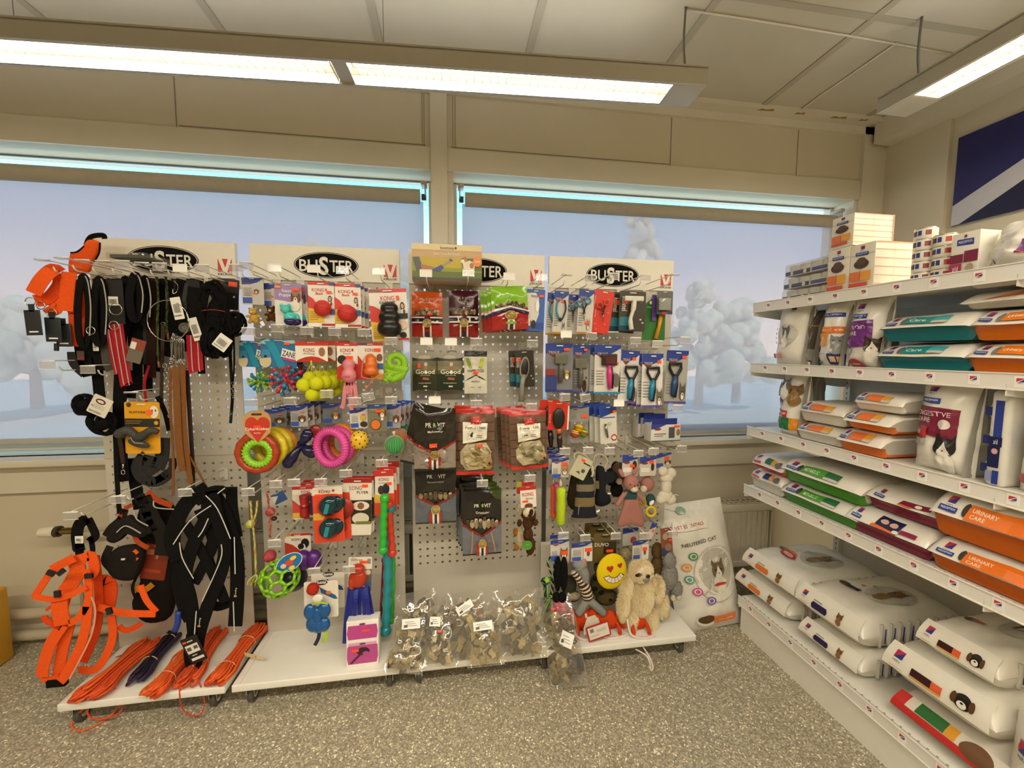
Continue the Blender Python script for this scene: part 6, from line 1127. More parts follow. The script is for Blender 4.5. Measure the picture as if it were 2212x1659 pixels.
it = Item('plush_bear', 'second dusty pink plush bear hugging a yellow ring', 'plush toy', 1400, 1050, .17); k = it.k; mb = MB(); mb.sph(it.W(1398, 1046, .18), (15 * k, 13 * k, 16 * k), pkf, 16); mb.sph(it.W(1402, 1024, .18), (10 * k, 3 * k, 6 * k), pkf, 10, Matrix.Rotation(R(-20), 3, 'Y')); it.b(mb, 'head')
mb = MB(); mb.sph(it.W(1390, 1056, .2), (8 * k, 7 * k, 7 * k), crm, 12); it.b(mb, 'muzzle'); mb = MB(); mb.sph(it.W(1405, 1080, .175), (11 * k, 8 * k, 14 * k), tl_, 12); mb.sph(it.W(1408, 1086, .19), (5 * k, 3 * k, 7 * k), paperm, 8, Matrix.Rotation(R(40), 3, 'Y')); it.b(mb, 'teal_body')
mb = MB(); mb.torus(it.W(1406, 1105, .19), 10 * k, 3 * k, plastic('#d8bc1c', .3), (.3, 1, 0), 24, 8, .9); mb.torus(it.W(1388, 1083, .175), 8 * k, 2 * k, plastic('#d8bc1c', .3), (1, .5, 0), 24, 8); it.b(mb, 'yellow_rings')
it.card(1382, 985, 1417, 1028, '#cbbfb4', [('p', [(0, 1), (1, 1), (1, .84), (0, .62)], '#2c459a'), ('e', .3, .64, .2, .06, '#7a3a28'), ('r', .08, .2, .6, .42, '#e0dcd2'), ('e', .78, .45, .1, .2, '#2a2426'), stick(.7, .7, .28, .16)], d=.2)
it = Item('plush_bear', 'grey brown plush bear head behind the pink bears', 'plush toy', 1338, 1020, .1); furry(it, [(1336, 1012, 14, 14), (1340, 1035, 10, 10)], fur('#6a5244'), .1, n=12, L=.004); mb = MB(); mb.sph(it.W(1338, 1040, .13), (7 * it.k, 6 * it.k, 7 * it.k), crm, 10); it.b(mb, 'muzzle')
it = Item('plush_bone', 'white fluffy bone shaped plush at the right edge', 'plush toy', 1442, 1045, .18); mb = MB(); k = it.k; wf = M('#dcd4c2', .95, kind='fleece', nz=.08, ns=200, bump=.6)
for x, y, a, b in ((1432, 1018, 12, 11), (1449, 1022, 12, 12), (1440, 1032, 15, 12), (1439, 1050, 12, 20), (1437, 1072, 18, 15), (1428, 1078, 12, 11), (1448, 1078, 13, 12)): mb.sph(it.W(x, y, .18), (a * k, 10 * k, b * k), wf, 14)
mb.tube(pp([(1456, 1068, .18), (1466, 1070, .18)]), .002, wf, 5); it.b(mb, 'plush_body')
it.card(1418, 978, 1450, 1010, '#b5b1a8', [('p', [(0, 1), (1, 1), (1, .9), (.5, .75), (0, .62)], '#27408f'), ('r', 0, 0, .45, .3, '#3553a8')] + dog(.74, .36, .34, '#a06a3a') + [stick(.66, .66, .3, .2)], d=.17)
# row 5
it = ropething('lime, black and blue braided rope toy, leftmost on the fourth stand', 1186, 1240, .2, [[(1190, 1202), (1183, 1215), (1190, 1240), (1192, 1270), (1188, 1290)], [(1198, 1204), (1196, 1240), (1194, 1284)], [(1216, 1210), (1224, 1230), (1222, 1256)], [(1180, 1262), (1182, 1290)]], .0045, ('#9ac83a', '#14161a', '#1f3a6a'), [(1180, 1254, .017), (1190, 1288, .012)], (1190, 1290, 1180, 1325, 12), 180)
for x, d, c_, l in ((1206, .22, '#d6486a', 'hot pink spiral handle toy with black fleece, left of two'), (1219, .23, '#e08a9a', 'pale pink spiral handle toy with black fleece, right of two')):
    it = Item('spiral_toy', l, 'dog toy', x, 1330, d); k = it.k; m = M(c_, .5, kind='rubber'); mb = MB(); y1 = 1350 if x < 1210 else 1368
    P = pp([(x - 3 + (y - 1300) * .04, y, d) for y in range(1300, y1, 3)]); mb.tube(P, [(8.2 if i % 3 else 6.6) * k for i in range(len(P))], m, 12); it.b(mb, 'spiral_grip'); mb = MB(); bm2 = fur('#0d0b0b'); mb.sph(it.W(x - 1, 1240, d), (9 * k, 8 * k, 40 * k), bm2, 12); mb.sph(it.W(x - 4, 1290, d), (9 * k, 8 * k, 12 * k), bm2, 10); it.b(mb, 'black_fleece')
it = Item('fleece_tail', 'long black fleece tail hanging down beside the fish bags to the floor', 'dog toy', 1240, 1430, .16); mb = MB(); P = crom([it.W(1214, 1365, .22), it.W(1232, 1385, .24), it.W(1250, 1420, .3), it.W(1255, 1450, .33)], 5); mb.tube(P, [8 * it.k] * 10 + [7 * it.k] * 5 + [5 * it.k], fur('#0d0b0b'), 10); it.b(mb, 'fleece_strip')
it = trx(1189, 1166, 1229, 1212, .2, 'dog photo card above the striped rope toy', dog(.72, .34, .4, '#8a5a34', ear='up') + [stick(.72, .42, .34, .16), ('r', 0, .05, .48, .3, '#3553a8')], 'toy_card', 'dog toy'); behind(it, 1, 'blue card just behind the rope toy photo card', 'rope toy cards behind', .01, .05, .0)
gf = M('#8c8d88', .9, kind='plush_fabric', nz=.1, ns=250, bump=.3)
it = Item('plush_mouse', 'long grey plush mouse with brown striped body', 'plush toy', 1264, 1290, .2); k = it.k; mb = MB(); mb.sph(it.W(1252, 1218, .2), (17 * k, 14 * k, 12 * k), gf, 14); mb.tube(crom(pp([(1250, 1220, .2), (1262, 1240, .205), (1264, 1258, .205)]), 4), [16 * k, 14 * k, 12 * k, 12 * k, 11 * k, 10 * k, 9 * k, 8 * k, 8 * k], gf, 12)
mb.tube(crom(pp([(1268, 1296, .2), (1258, 1312, .205), (1248, 1326, .205)]), 4), 9 * k, gf, 12); mb.tube(crom(pp([(1272, 1296, .2), (1288, 1310, .205), (1304, 1325, .205)]), 4), 9 * k, gf, 12); mb.sph(it.W(1270, 1298, .2), (14 * k, 9 * k, 10 * k), gf, 12); mb.tube(pp([(1256, 1240, .2), (1270, 1296, .2)]), 6 * k, gf, 8); it.b(mb, 'head_and_legs')
mb = MB(); P = crom(pp([(1238, 1232, .195), (1252, 1250, .2), (1264, 1270, .205), (1270, 1290, .205)]), 6)
for i in range(len(P) - 1): mb.tube([P[i], P[i + 1]], (12 if i > 8 else 9) * k, M('#4a2f22' if i % 2 else '#d8ccb8', .9, kind='knit', nz=.1, ns=200), 12)
it.b(mb, 'striped_body'); mb = MB()
for x in (1225, 1262): mb.sph(it.W(x, 1212, .215), (5 * k, 3 * k, 6 * k), fur('#c9948a'), 10)
it.b(mb, 'pink_ears'); mb = MB(); mb.box(it.W(1266, 1330, .215), (.010, .001, .020), paperm, ry=R(-10)); it.b(mb, 'sewn_label')
it.card(1234, 1172, 1279, 1212, '#c9c5bc', trixie(photo=[('r', .58, 0, 1, .8, '#d8d4ca'), ('e', .8, .42, .08, .16, '#7a4a3a')], st=(.8, .62, .34, .2)), d=.21)
it = Item('plush_toy', 'dark green and brown plush head behind the grey mouse', 'plush toy', 1232, 1265, .13); furry(it, [(1230, 1264, 16, 22), (1236, 1288, 20, 12)], fur('#4c4a3c'), .13, n=10, L=.004); mb = MB(); mb.sph(it.W(1240, 1288, .15), (18 * it.k, 8 * it.k, 9 * it.k), fur('#b5a88a'), 10); it.b(mb, 'cream_snout')
yw = M('#e3c816', .9, kind='plush_fabric', nz=.06, ns=250, bump=.3)
it = Item('smiley_cushion', 'yellow round smiley plush with red heart eyes and toothy grin', 'plush toy', 1321, 1234, .22); k = it.k; c = it.W(1321, 1234, .22); mb = MB(); mb.sph(c, (34 * k, 11 * k, 40 * k), yw, 28, Matrix.Rotation(R(8), 3, 'Y')); it.b(mb, 'plush_body')
rtm = Matrix.Rotation(R(-8), 3, 'Y')
def onface(u, v, e=0): q = max(0, 1 - (u / 34) ** 2 - (v / 40) ** 2); return c + rtm @ Vector((u * k, -11 * k * math.sqrt(q) - .0012 - e, v * k))
heart = [(0, -1), (-.95, .05), (-1, .55), (-.6, .9), (-.2, .8), (0, .5), (.2, .8), (.6, .9), (1, .55), (.95, .05)]
def fpoly(mb, pts, m, e=0): vs, fs = subdiv(list(pts), [tuple(t) for t in tessellate_polygon([[Vector((p[0], p[1], 0)) for p in pts]])], 2); mb.add([onface(u, v, e) for u, v in vs], fs, m)
mb = MB()
for u, v, s in ((-6, 12, 7.5), (17, 14, 6)): fpoly(mb, [(u + a * s, v + b * s) for a, b in heart], M('#b3281c', .6, kind='embroidery'))
it.b(mb, 'heart_eyes'); mb = MB(); arc = lambda r0_, r1_, col, e, a0=200, a1=335: fpoly(mb, [(2 + math.cos(R(a)) * r1_, 4 + math.sin(R(a)) * r1_) for a in range(a0, a1, 9)] + [(2 + math.cos(R(a)) * r0_, 4 + math.sin(R(a)) * r0_ * .9) for a in range(a1, a0, -9)], col, e)
arc(13, 26, M('#7a2a1c', .7, kind='embroidery'), 0, 197, 338); arc(14.5, 24.5, M('#e9e2d2', .7, kind='embroidery'), .0008, 200, 335)
for a in (222, 245, 268, 291, 313): fpoly(mb, [(2 + math.cos(R(a)) * 14 - .5, 4 + math.sin(R(a)) * 14 * .92), (2 + math.cos(R(a)) * 14 + .5, 4 + math.sin(R(a)) * 14 * .92), (2 + math.cos(R(a)) * 25 + .5, 4 + math.sin(R(a)) * 25), (2 + math.cos(R(a)) * 25 - .5, 4 + math.sin(R(a)) * 25)], M('#7a2a1c', .7, kind='embroidery'), .0014)
it.b(mb, 'toothy_grin')
def duvo(x0, y0, x1, y1, d, l): it = Item('plush_toy_card', l, 'plush toy', (x0 + x1) / 2, (y0 + y1) / 2, d); it.card(x0, y0, x1, y1, '#5f5128', [('e', .5, .9, .2, .05, '#2f2a17'), ('r', .45, .3, 1, .72, '#2b1f18'), ('t', .36, .62, .12, 'DUVO', '#e9e2d2', .6), stick(.72, .4, .3, .1)], tilt=R(2)); return it
it = duvo(1281, 1152, 1331, 1215, .19, 'olive and brown card with DUVO lettering over the yellow smiley'); furry(it, [(1296, 1225, 14, 16), (1290, 1262, 16, 26), (1310, 1290, 26, 18)], fur('#4a4020'), .16, name='spotted_plush', n=14, L=.004); mb = MB()
for x, y in ((1286, 1250), (1298, 1280), (1318, 1296), (1286, 1272), (1290, 1212)): mb.sph(it.W(x, y, .185), (6 * it.k, 3 * it.k, 5 * it.k), fur('#15110c'), 8)
it.b(mb, 'dark_spots'); behind(it, 2, 'olive card with orange corner behind the lettered one', 'olive cards behind', -.004, .05, .012, drop=('spotted_plush', 'dark_spots'))
# sloth
cf = M('#dcc79a', .95, kind='fur', nz=.14, ns=90, bump=.6); cf2 = M('#f0dfb6', .95, kind='fur', nz=.05)
it = Item('plush_sloth', 'shaggy cream plush sloth with white face and brown eye patches', 'plush toy', 1386, 1290, .22); k = it.k
furry(it, [(1386, 1288, 24, 42, 17), (1384, 1232, 24, 22, 18), (1352, 1270, 12, 30, 11, 12), (1346, 1310, 11, 28, 10, 4), (1420, 1272, 12, 28, 11, -22), (1430, 1308, 11, 24, 10, -12), (1362, 1335, 14, 26, 12, 10), (1362, 1362, 11, 16, 10, 0), (1404, 1338, 15, 26, 12, -8), (1404, 1362, 11, 14, 10, 0)], cf, .22, n=420, L=.016, seed=5, down=.8, m2=cf2)
mb = MB(); mb.sph(it.W(1390, 1236, .243), (19 * k, 8 * k, 15 * k), M('#e8e0cf', .9, kind='fleece', nz=.05, ns=200), 16); it.b(mb, 'white_face'); mb = MB()
mb.sph(it.W(1380, 1242, .256), (8.5 * k, 3 * k, 4 * k), fur('#3a2414'), 10, Matrix.Rotation(R(-6), 3, 'Y')); mb.sph(it.W(1406, 1240, .25), (4 * k, 3 * k, 4 * k), fur('#3a2414'), 10); it.b(mb, 'eye_patches'); mb = MB(); mb.sph(it.W(1395, 1250, .256), (10 * k, 7 * k, 7 * k), gf, 12); it.b(mb, 'muzzle'); mb = MB(); mb.sph(it.W(1400, 1245, .272), (4.5 * k, 3 * k, 4 * k), plastic('#0f0c0c'), 10); it.b(mb, 'nose')
cm = M('#c9b98c', .9, kind='felt')
for x, y in ((1345, 1336), (1438, 1326), (1366, 1364), (1400, 1366)): mb = MB(); mb.sph(it.W(x, y, .235), (9 * k, 7 * k, 12 * k), cm, 10); it.b(mb, 'paw')
it.card(1366, 1167, 1400, 1208, '#c9c5bc', trixie(photo=[('r', .56, 0, 1, .8, '#d8d4ca'), ('e', .76, .4, .08, .16, '#7a4a3a')], st=(.76, .56, .3, .18)), d=.21)
it = Item('plush_toy', 'cream furry plush head behind the sloth card', 'plush toy', 1354, 1195, .12); furry(it, [(1354, 1196, 16, 14), (1368, 1178, 14, 14)], fur('#b8a885'), .12, n=60, L=.008)
it.card(1345, 1140, 1378, 1178, '#b9b5ac', [('p', [(0, 1), (1, 1), (1, .8), (0, .66)], '#27408f'), ('e', .7, .3, .2, .2, '#a83a2c')], d=.14)
for x0, y0, x1, y1, d, c_, l, ti in ((1402, 1128, 1414, 1164, .2, '#c9c0b4', 'narrow tilted blue and white card right of the sloth', 20),): it = Item('toy_card', l, 'dog toy', 1408, 1146, d); it.card(x0, y0, x1, y1, c_, [('p', [(0, .5), (0, 1), (1, 1), (1, .8)], '#27408f'), stick(.7, .5, .4, .16)], tilt=R(ti))
it = Item('plush_toy', 'brown plush animal hanging behind the grey rabbit', 'plush toy', 1420, 1210, .15); furry(it, [(1420, 1190, 13, 18), (1420, 1225, 14, 28)], fur('#6a5430'), .15, n=60, L=.006)
it = Item('plush_rabbit', 'grey fluffy plush rabbit with cream feet at the right end', 'plush toy', 1448, 1240, .2); k = it.k; furry(it, [(1446, 1212, 14, 20, 11), (1446, 1245, 18, 28, 14), (1434, 1272, 10, 16, 9), (1462, 1272, 12, 18, 10)], M('#8f8e88', .95, kind='fur', nz=.2, ns=120, bump=.7), .2, n=120, L=.006, seed=9); mb = MB()
for x, y in ((1438, 1290), (1454, 1292), (1466, 1290)): mb.sph(it.W(x, y, .21), (6 * k, 6 * k, 7 * k), fur('#d8cdb2'), 10)
it.b(mb, 'feet'); it.card(1428, 1140, 1452, 1200, '#8a4a38', [('r', 0, 0, .7, .3, '#2f3a5c'), ('e', .6, .3, .3, .14, '#8a6f5c'), ('e', .4, .7, .25, .12, '#b5a48c'), stick(.85, .55, .3, .1)], d=.2, tilt=R(-6))
it = Item('toy_card', 'white card edge with grey bars behind the rope toys', 'dog toy', 1180, 1230, .05); it.card(1168, 1170, 1196, 1290, '#d6d0c2', [('r', .1, .34, .9, .36, '#5a564c'), ('r', .1, .3, .9, .32, '#5a564c'), ('r', .1, .26, .9, .28, '#5a564c')])
it = ropething('dark blue and green braided rope toy low behind the lime one', 1180, 1300, .12, [[(1176, 1250), (1178, 1300), (1184, 1340)]], .006, ('#1c2c5a', '#2f6a4a', '#9ac83a'), [(1176, 1256, .018)])
# orange plush crabs on the board
of = M('#cf4316', .85, kind='plush_fabric', nz=.12, ns=200, bump=.3); lace = M('#e0d3cc', .8, kind='cord')
def crab(x, y, w, h, l, d, tagcard=False):
    c = PZ(x, y, .12); T = thing('plush_crab', l, 'plush toy', (c.x, c.y, .119)); k = mpp(x, y, c.y); mb = MB(); rnd = random.Random(x); mb.sph(c + Vector((0, .02, h * k * .30)), (w * k * .62, .035, h * k * .30), of, 16)
    for j in (-.5, .1, .6): mb.sph(c + Vector((j * w * k, .02, h * k * rnd.uniform(.3, .5))), (w * k * .3, .028, h * k * rnd.uniform(.22, .34)), of, 12)
    for s in (-.3, .3): mb.tube(crom([c + Vector((s * w * k, -.005, h * k * .35)), c + Vector((s * w * k * 1.15, -.03, h * k * .2)), c + Vector((s * w * k * 1.2, -.035, .006))], 4), 4 * k, of, 8)
    mb.build('plush_body', T, world=True); mb = MB(); mb.tube(crom([c + Vector((-w * k * .55, -.01, h * k * .6)), c + Vector((-w * k * .5, -.035, h * k * .15)), c + Vector((-w * k * .2, -.05, .004)), c + Vector((w * k * .2, -.055, .004)), c + Vector((w * k * .55, -.045, .004))], 6), 2.6 * k, lace, 7); mb.build('cord_leg', T, world=True)
    return T, c, k
crab(1258, 1365, 44, 74, 'orange plush crab with white cords, left on the right board', .3); crab(1315, 1362, 52, 58, 'orange plush crab with a dark eye and white tags, in the middle', .3)
T, c, k = crab(1378, 1362, 50, 54, 'orange plush crab under the sloth feet with cords over the edge', .3)
mb = MB(); q = PZ(1392, 1412, .12); mb.tube(crom([q + Vector((-.03, .02, .008)), q + Vector((-.005, -.02, .01)), q + Vector((0, -.045, .0)), q + Vector((.003, -.05, -.03)), q + Vector((.01, -.048, -.036)), q + Vector((.014, -.046, -.02)), q + Vector((.008, -.03, .006)), q + Vector((.0, .01, .02))], 6), .0032, lace, 7); mb.build('cord_leg', T, world=True)
it = Item('swing_tag', 'white swing tag with red border on an orange plush', 'tag', 1295, 1360, .2); it.card(1268, 1347, 1318, 1380, '#b3281c', [('p', [(.06, .1), (.94, .1), (.94, .9), (.06, .9)], '#e2dccf'), ('r', .14, .55, .3, .8, '#8a7a74'), ('r', .4, .6, .85, .64, '#b5b0a4'), ('r', .4, .5, .8, .54, '#b5b0a4'), ('r', .14, .3, .5, .34, '#b5b0a4')], d=.285, tilt=R(-14), hole=False)
it = Item('swing_tag', 'white polygonal swing tag behind the red bordered one', 'tag', 1275, 1345, .2); it.card(1262, 1328, 1294, 1372, '#d3ccbb', [('r', .2, .3, .7, .34, '#a8a294')], d=.275, tilt=R(10), hole=False, shape=[(.1, 0), (.9, .1), (1, .7), (.6, 1), (.1, .85), (0, .3)])
# ================================================================ stand 1: leads, collars, harnesses, ropes
wo = M('#f25c1e', .8, kind='webbing', nz=.12, ns=260, bump=.4); wo2 = M('#dd4a16', .8, kind='webbing', nz=.12, ns=260, bump=.4); wb = M('#0a090a', .85, kind='webbing', nz=.1, ns=260, bump=.4); wr_ = M('#a81a26', .8, kind='webbing', nz=.12, ns=260, bump=.4)
wg = M('#3a3a36', .85, kind='webbing', nz=.15, ns=260, bump=.4); tan = M('#7a4a1e', .45, kind='leather', nz=.15, ns=60); dbr = M('#2c160c', .45, kind='leather', nz=.15, ns=60); chrome = metal('#c9c6be', .15); grey = M('#a9a79c', .6, kind='reflective_tape')
def strap(it, pts, wpx, m, name='strap', d=None, face=(0, -1, 0), t=.0022): mb = MB(); mb.ribbon(pp(pts, d if d is not None else it.d), wpx * it.k, m, t, face); return it.b(mb, name)
def ring(it, x, y, r, name='metal_ring', d=None, th=.0016, ax=(0, 1, 0)): mb = MB(); mb.torus(it.W(x, y, d), r * it.k, th, chrome, ax, 22, 8); it.b(mb, name)
def label(it, x0, y0, x1, y1, d, tilt=0, name='barcode_label', base='#e6e3da', items=None): return it.card(x0, y0, x1, y1, base, items if items is not None else [('r', .15 + .07 * i, .3, .18 + .07 * i, .7, '#55524a') for i in range(10)] + [('r', .1, .15, .8, .2, '#8a877c')], d=d, tilt=tilt, name=name, hole=False, thick=.0008)
it = Item('safety_vest', 'orange dog vest with black edge hanging over the top left corner', 'dog coat', 180, 550, .10)
plushpoly(it, [(193, 518), (214, 522), (212, 545), (200, 566), (192, 588), (168, 592), (150, 588), (154, 548), (170, 546), (182, 532)], wo, .10, 6, 'orange_panel'); strap(it, [(186, 530, .1), (196, 512, .1), (222, 508, .1), (226, 516, .1)], 10, wb, 'black_edge'); strap(it, [(216, 524, .112), (214, 546, .112), (202, 568, .112)], 3, wb, 'black_edge'); strap(it, [(152, 546, .11), (166, 544, .11), (182, 532, .11)], 3, wb, 'black_edge')
def tagplate(it, x, y, w, h, d, tilt=0):
    mb = MB(); k = it.k; mb.T = Matrix.Translation(it.W(x, y, d)) @ Matrix.Rotation(tilt, 4, 'Y'); q = rubber('#22262a', .4); mb.box((0, 0, 0), (w * k, .003, h * k), q, bev=.0014); mb.box((0, 0, h * k * .58), (w * k * .34, .003, h * k * .3), q); mb.box((0, -.002, -h * k * .36), (w * k * .55, .0006, 3 * k), paperm); it.b(mb, 'rubber_plate')
it = Item('collar', 'wide orange dog collar with black hang plate, farthest left', 'collar', 95, 620, .23)
strap(it, [(128, 588, .2), (112, 584, .22), (90, 604, .235), (72, 634, .24)], 30, wo); strap(it, [(130, 592, .19), (126, 618, .2), (104, 644, .21), (76, 650, .23)], 26, wo2); ring(it, 65, 652, 9, d=.24); ring(it, 88, 660, 8, 'metal_ring', .23); tagplate(it, 72, 697, 30, 54, .245, R(-2))
it = Item('collar', 'orange dog collar with black hang plate, second from the left', 'collar', 118, 640, .21)
strap(it, [(132, 600, .19), (138, 630, .2), (118, 668, .21), (104, 662, .215)], 28, wo); ring(it, 112, 676, 9, d=.22); tagplate(it, 115, 712, 30, 52, .222)
it = Item('collar', 'broad upright orange dog collar with a black hang plate low behind', 'collar', 150, 640, .21)
strap(it, [(150, 588, .2), (146, 620, .205), (142, 672, .21)], 28, wo); strap(it, [(146, 590, .19), (160, 620, .19), (156, 676, .2)], 18, wo2); strap(it, [(156, 676, .19), (158, 712, .19), (162, 748, .18)], 15, wo2); tagplate(it, 138, 724, 30, 50, .20); mb = MB(); mb.cyl(it.W(122, 742, .2), it.W(122, 758, .2), 4 * it.k, rubber('#1c1c1e')); it.b(mb, 'plastic_clip')
def padloop(x0, x1, y0, y1, d, w, l, m=wb, edge=None, name='lead', cat='lead'):
    it = Item(name, l, cat, (x0 + x1) / 2, (y0 + y1) / 2, d); xm = (x0 + x1) / 2; hh_ = y1 - y0
    pts = [(xm, y0), (x0 + w * .4, y0 + hh_ * .12), (x0, y0 + hh_ * .45), (x0 + w * .2, y1 - hh_ * .15), (xm, y1), (x1 - w * .2, y1 - hh_ * .15), (x1, y0 + hh_ * .45), (x1 - w * .4, y0 + hh_ * .12)]
    mb = MB(); mb.ribbon([it.W(a, b, d + .01 * math.sin(i)) for i, (a, b) in enumerate(pts)], w * it.k, m, .004, closed=True); it.b(mb, 'handle_loop')
    if edge: mb = MB(); mb.ribbon([it.W(a + w * .3, b, d + .012) for a, b in pts[5:] + pts[:1]], 2.2 * it.k, edge, .001); it.b(mb, 'reflective_edge')
    return it
padloop(168, 192, 596, 748, .21, 13, 'black padded lead handle left of two beside the orange collars', edge=grey); padloop(202, 226, 602, 744, .2, 14, 'black padded lead handle right of two with grey stitched edges', edge=grey)
it = Item('lead', 'orange webbing lead hanging between the black handles', 'lead', 183, 650, .17); strap(it, [(184, 598), (186, 640), (181, 690), (182, 730)], 16, wo2); ring(it, 196, 714, 8, d=.22)
it = Item('lead', 'black webbing lead with snap hooks below the black handles', 'lead', 185, 770, .16); strap(it, [(176, 740), (182, 770), (196, 812)], 30, wb); strap(it, [(160, 760), (164, 784), (186, 806)], 26, M('#2a2826', .8, kind='webbing')); strap(it, [(206, 730), (212, 760), (214, 800)], 26, wb); ring(it, 162, 736, 6); label(it, 201, 740, 213, 758, .19); label(it, 166, 758, 182, 778, .18, base='#4a3a34', items=[('r', .1, .1, .9, .4, '#7a2a20')])
it = Item('collar_card', 'black collar card with white barcode label, topmost in the row', 'collar', 248, 650, .2); it.card(232, 604, 268, 700, '#141312', [('r', .08, .42, .66, .62, '#e4e0d6')] + [('r', .14 + .06 * i, .46, .17 + .06 * i, .56, '#55524a') for i in range(8)], hole=False); ring(it, 250, 668, 12, d=.215); ring(it, 246, 703, 9, d=.215)
padloop(280, 304, 594, 690, .2, 16, 'black padded collar loop with grey edge, centre of the top row', edge=grey); padloop(304, 322, 600, 700, .18, 12, 'black padded collar loop just right of the centre loop', edge=grey); padloop(262, 278, 600, 720, .17, 12, 'black padded lead loop behind the barcode card')
for x, y0, y1, w, d, l, dx in ((262, 700, 832, 24, .2, 'red webbing lead with two pale stripes, folded long', 10), (246, 712, 806, 16, .19, 'short red and grey striped lead handle beside the folded red one', 8), (421, 724, 803, 30, .2, 'bright red folded lead with pale stripes right of the metal ring', 2)):
    it = Item('lead', l, 'lead', x, (y0 + y1) / 2, d); P = [(x - dx, y0), (x, (y0 + y1) / 2), (x + dx, y1 - 8), (x + dx + 2, y1)]; strap(it, [(a, b, d) for a, b in P], w, wr_)
    for q in (-.24, .24): strap(it, [(a + q * w, b, d + .003) for a, b in P], 2, grey, 'reflective_stripe', t=.0006)
it = Item('lead', 'dark grey felt lead piece beside the folded red lead', 'lead', 234, 750, .17); strap(it, [(232, 706), (228, 740), (232, 780), (240, 800)], 20, M('#4a463e', .9, kind='felt'))
it = Item('swing_tag', 'grey and rust diamond shaped swing tag with barcode', 'tag', 295, 765, .22); it.card(278, 732, 310, 784, '#6a6256', [('r', 0, .55, 1, 1, '#8a4030'), ('r', .05, .55, .42, .85, '#ddd9cf')], tilt=R(18), hole=False)
olive = M('#4a5426', .8, kind='rope', nz=.25, ns=300, bump=.5)
for x, y1, d, l in ((338, 780, .2, 'olive green rope lead left of the metal ring'), (358, 720, .16, 'olive green rope lead passing behind the metal ring')):
    it = Item('rope_lead', l, 'lead', x, 680, d); it.mb = MB(); rope(it, [(x, 598), (x + 4, 640), (x + 2, 700), (x + 4, y1)], .0048, [olive, M('#2f3518', .8, kind='rope')], 'rope', d, tw=300); it.b(it.mb, 'rope'); mb = MB(); mb.tube(pp([(x + 4, y1, d), (x + 6, y1 + 14, d)]), .004, tan, 8); it.b(mb, 'leather_stop')
it = Item('choke_ring', 'large thin steel ring lead hanging in the middle of the leads', 'lead', 363, 692, .225); ring(it, 363, 693, 44, 'steel_ring', .225, .0016, (.12, 1, 0)); label(it, 372, 642, 394, 690, .23, R(-10)); mb = MB(); mb.tube(crom(pp([(374, 606, .2), (384, 616, .21), (382, 630, .22), (374, 634, .225), (374, 624, .222)]), 4), .0012, chrome, 6); it.b(mb, 'hook_ring')
it = Item('snap_hooks', 'bunch of long steel snap hooks hanging under the ring', 'hardware', 382, 750, .21); rnd = random.Random(6)
for j in range(8):
    x = 369 + j * 4; mb = MB(); y1 = 760 + rnd.uniform(0, 24); mb.tube(pp([(378 + (j - 4) * 1.2, 720, .21), (x, 735, .21 + .004 * j), (x + rnd.uniform(-2, 2), y1, .21)]), .0014, chrome, 6); mb.torus(it.W(x, y1 + 4, .21), .005, .0011, chrome, (rnd.uniform(-.6, .6), 1, 0), 14, 6); it.b(mb, 'snap_hook')
for pts, w, m, l, d in (([(368, 796), (368, 880), (374, 980), (374, 1070)], 5, tan, 'narrow tan leather lead, leftmost of the leather ones', .19), ([(378, 792), (382, 860), (386, 950), (394, 1018)], 14, tan, 'broad tan leather lead in the middle', .2), ([(394, 788), (396, 860), (398, 940), (412, 1044)], 11, tan, 'tan leather lead third from left', .195), ([(404, 800), (410, 900), (416, 1000), (417, 1062)], 8, dbr, 'dark brown leather lead reaching lowest', .18), ([(392, 960), (412, 990), (432, 1026), (448, 1056)], 4, tan, 'thin tan lead slanting down to the black harness', .19), ([(352, 700), (350, 800), (348, 880)], 7, dbr, 'dark brown lead behind the snap hooks', .14)):
    it = Item('leather_lead', l, 'lead', pts[0][0], pts[0][1], d); strap(it, [(a, b, d) for a, b in pts], w, m); mb = MB(); mb.torus(it.W(*pts[0], d), 4 * it.k, .0012, chrome, (0, 1, 0), 14, 6); it.b(mb, 'metal_ring')
it = Item('elastic_roll', 'grey elastic roll with white tag beside the black rope coil', 'lead', 408, 690, .2); strap(it, [(404, 612), (400, 632), (398, 650), (404, 668)], 8, wg); mb = MB(); mb.torus(it.W(399, 708, .2), 8 * it.k, 4 * it.k, M('#5a574c', .8, kind='webbing'), (0, 1, 0), 20, 8); mb.torus(it.W(399, 708, .2), 3 * it.k, 2 * it.k, M('#7a776a', .8, kind='webbing'), (0, 1, 0), 16, 8); it.b(mb, 'elastic_coil'); label(it, 412, 686, 432, 736, .215, R(-14)); strap(it, [(418, 620), (416, 660), (420, 700)], 22, wb)
it = Item('collar_card', 'black card with white barcode label right of the metal ring', 'collar', 414, 640, .17); it.card(404, 604, 432, 668, '#181614', [('r', .1, .35, .75, .62, '#d8d4c8'), ('r', .6, .1, .9, .3, '#b84a1c')], hole=False); ring(it, 414, 680, 10, d=.18)
it = Item('product_card', 'black card with orange sticker behind the black rope coil', 'lead', 488, 632, .12); it.card(458, 602, 516, 668, '#1a1513', [('r', .6, .76, .92, .92, ORG), ('r', .1, .82, .4, .88, '#7a3020'), ('r', .8, .4, .86, .46, '#cfcabf')], hole=False, tilt=R(5))
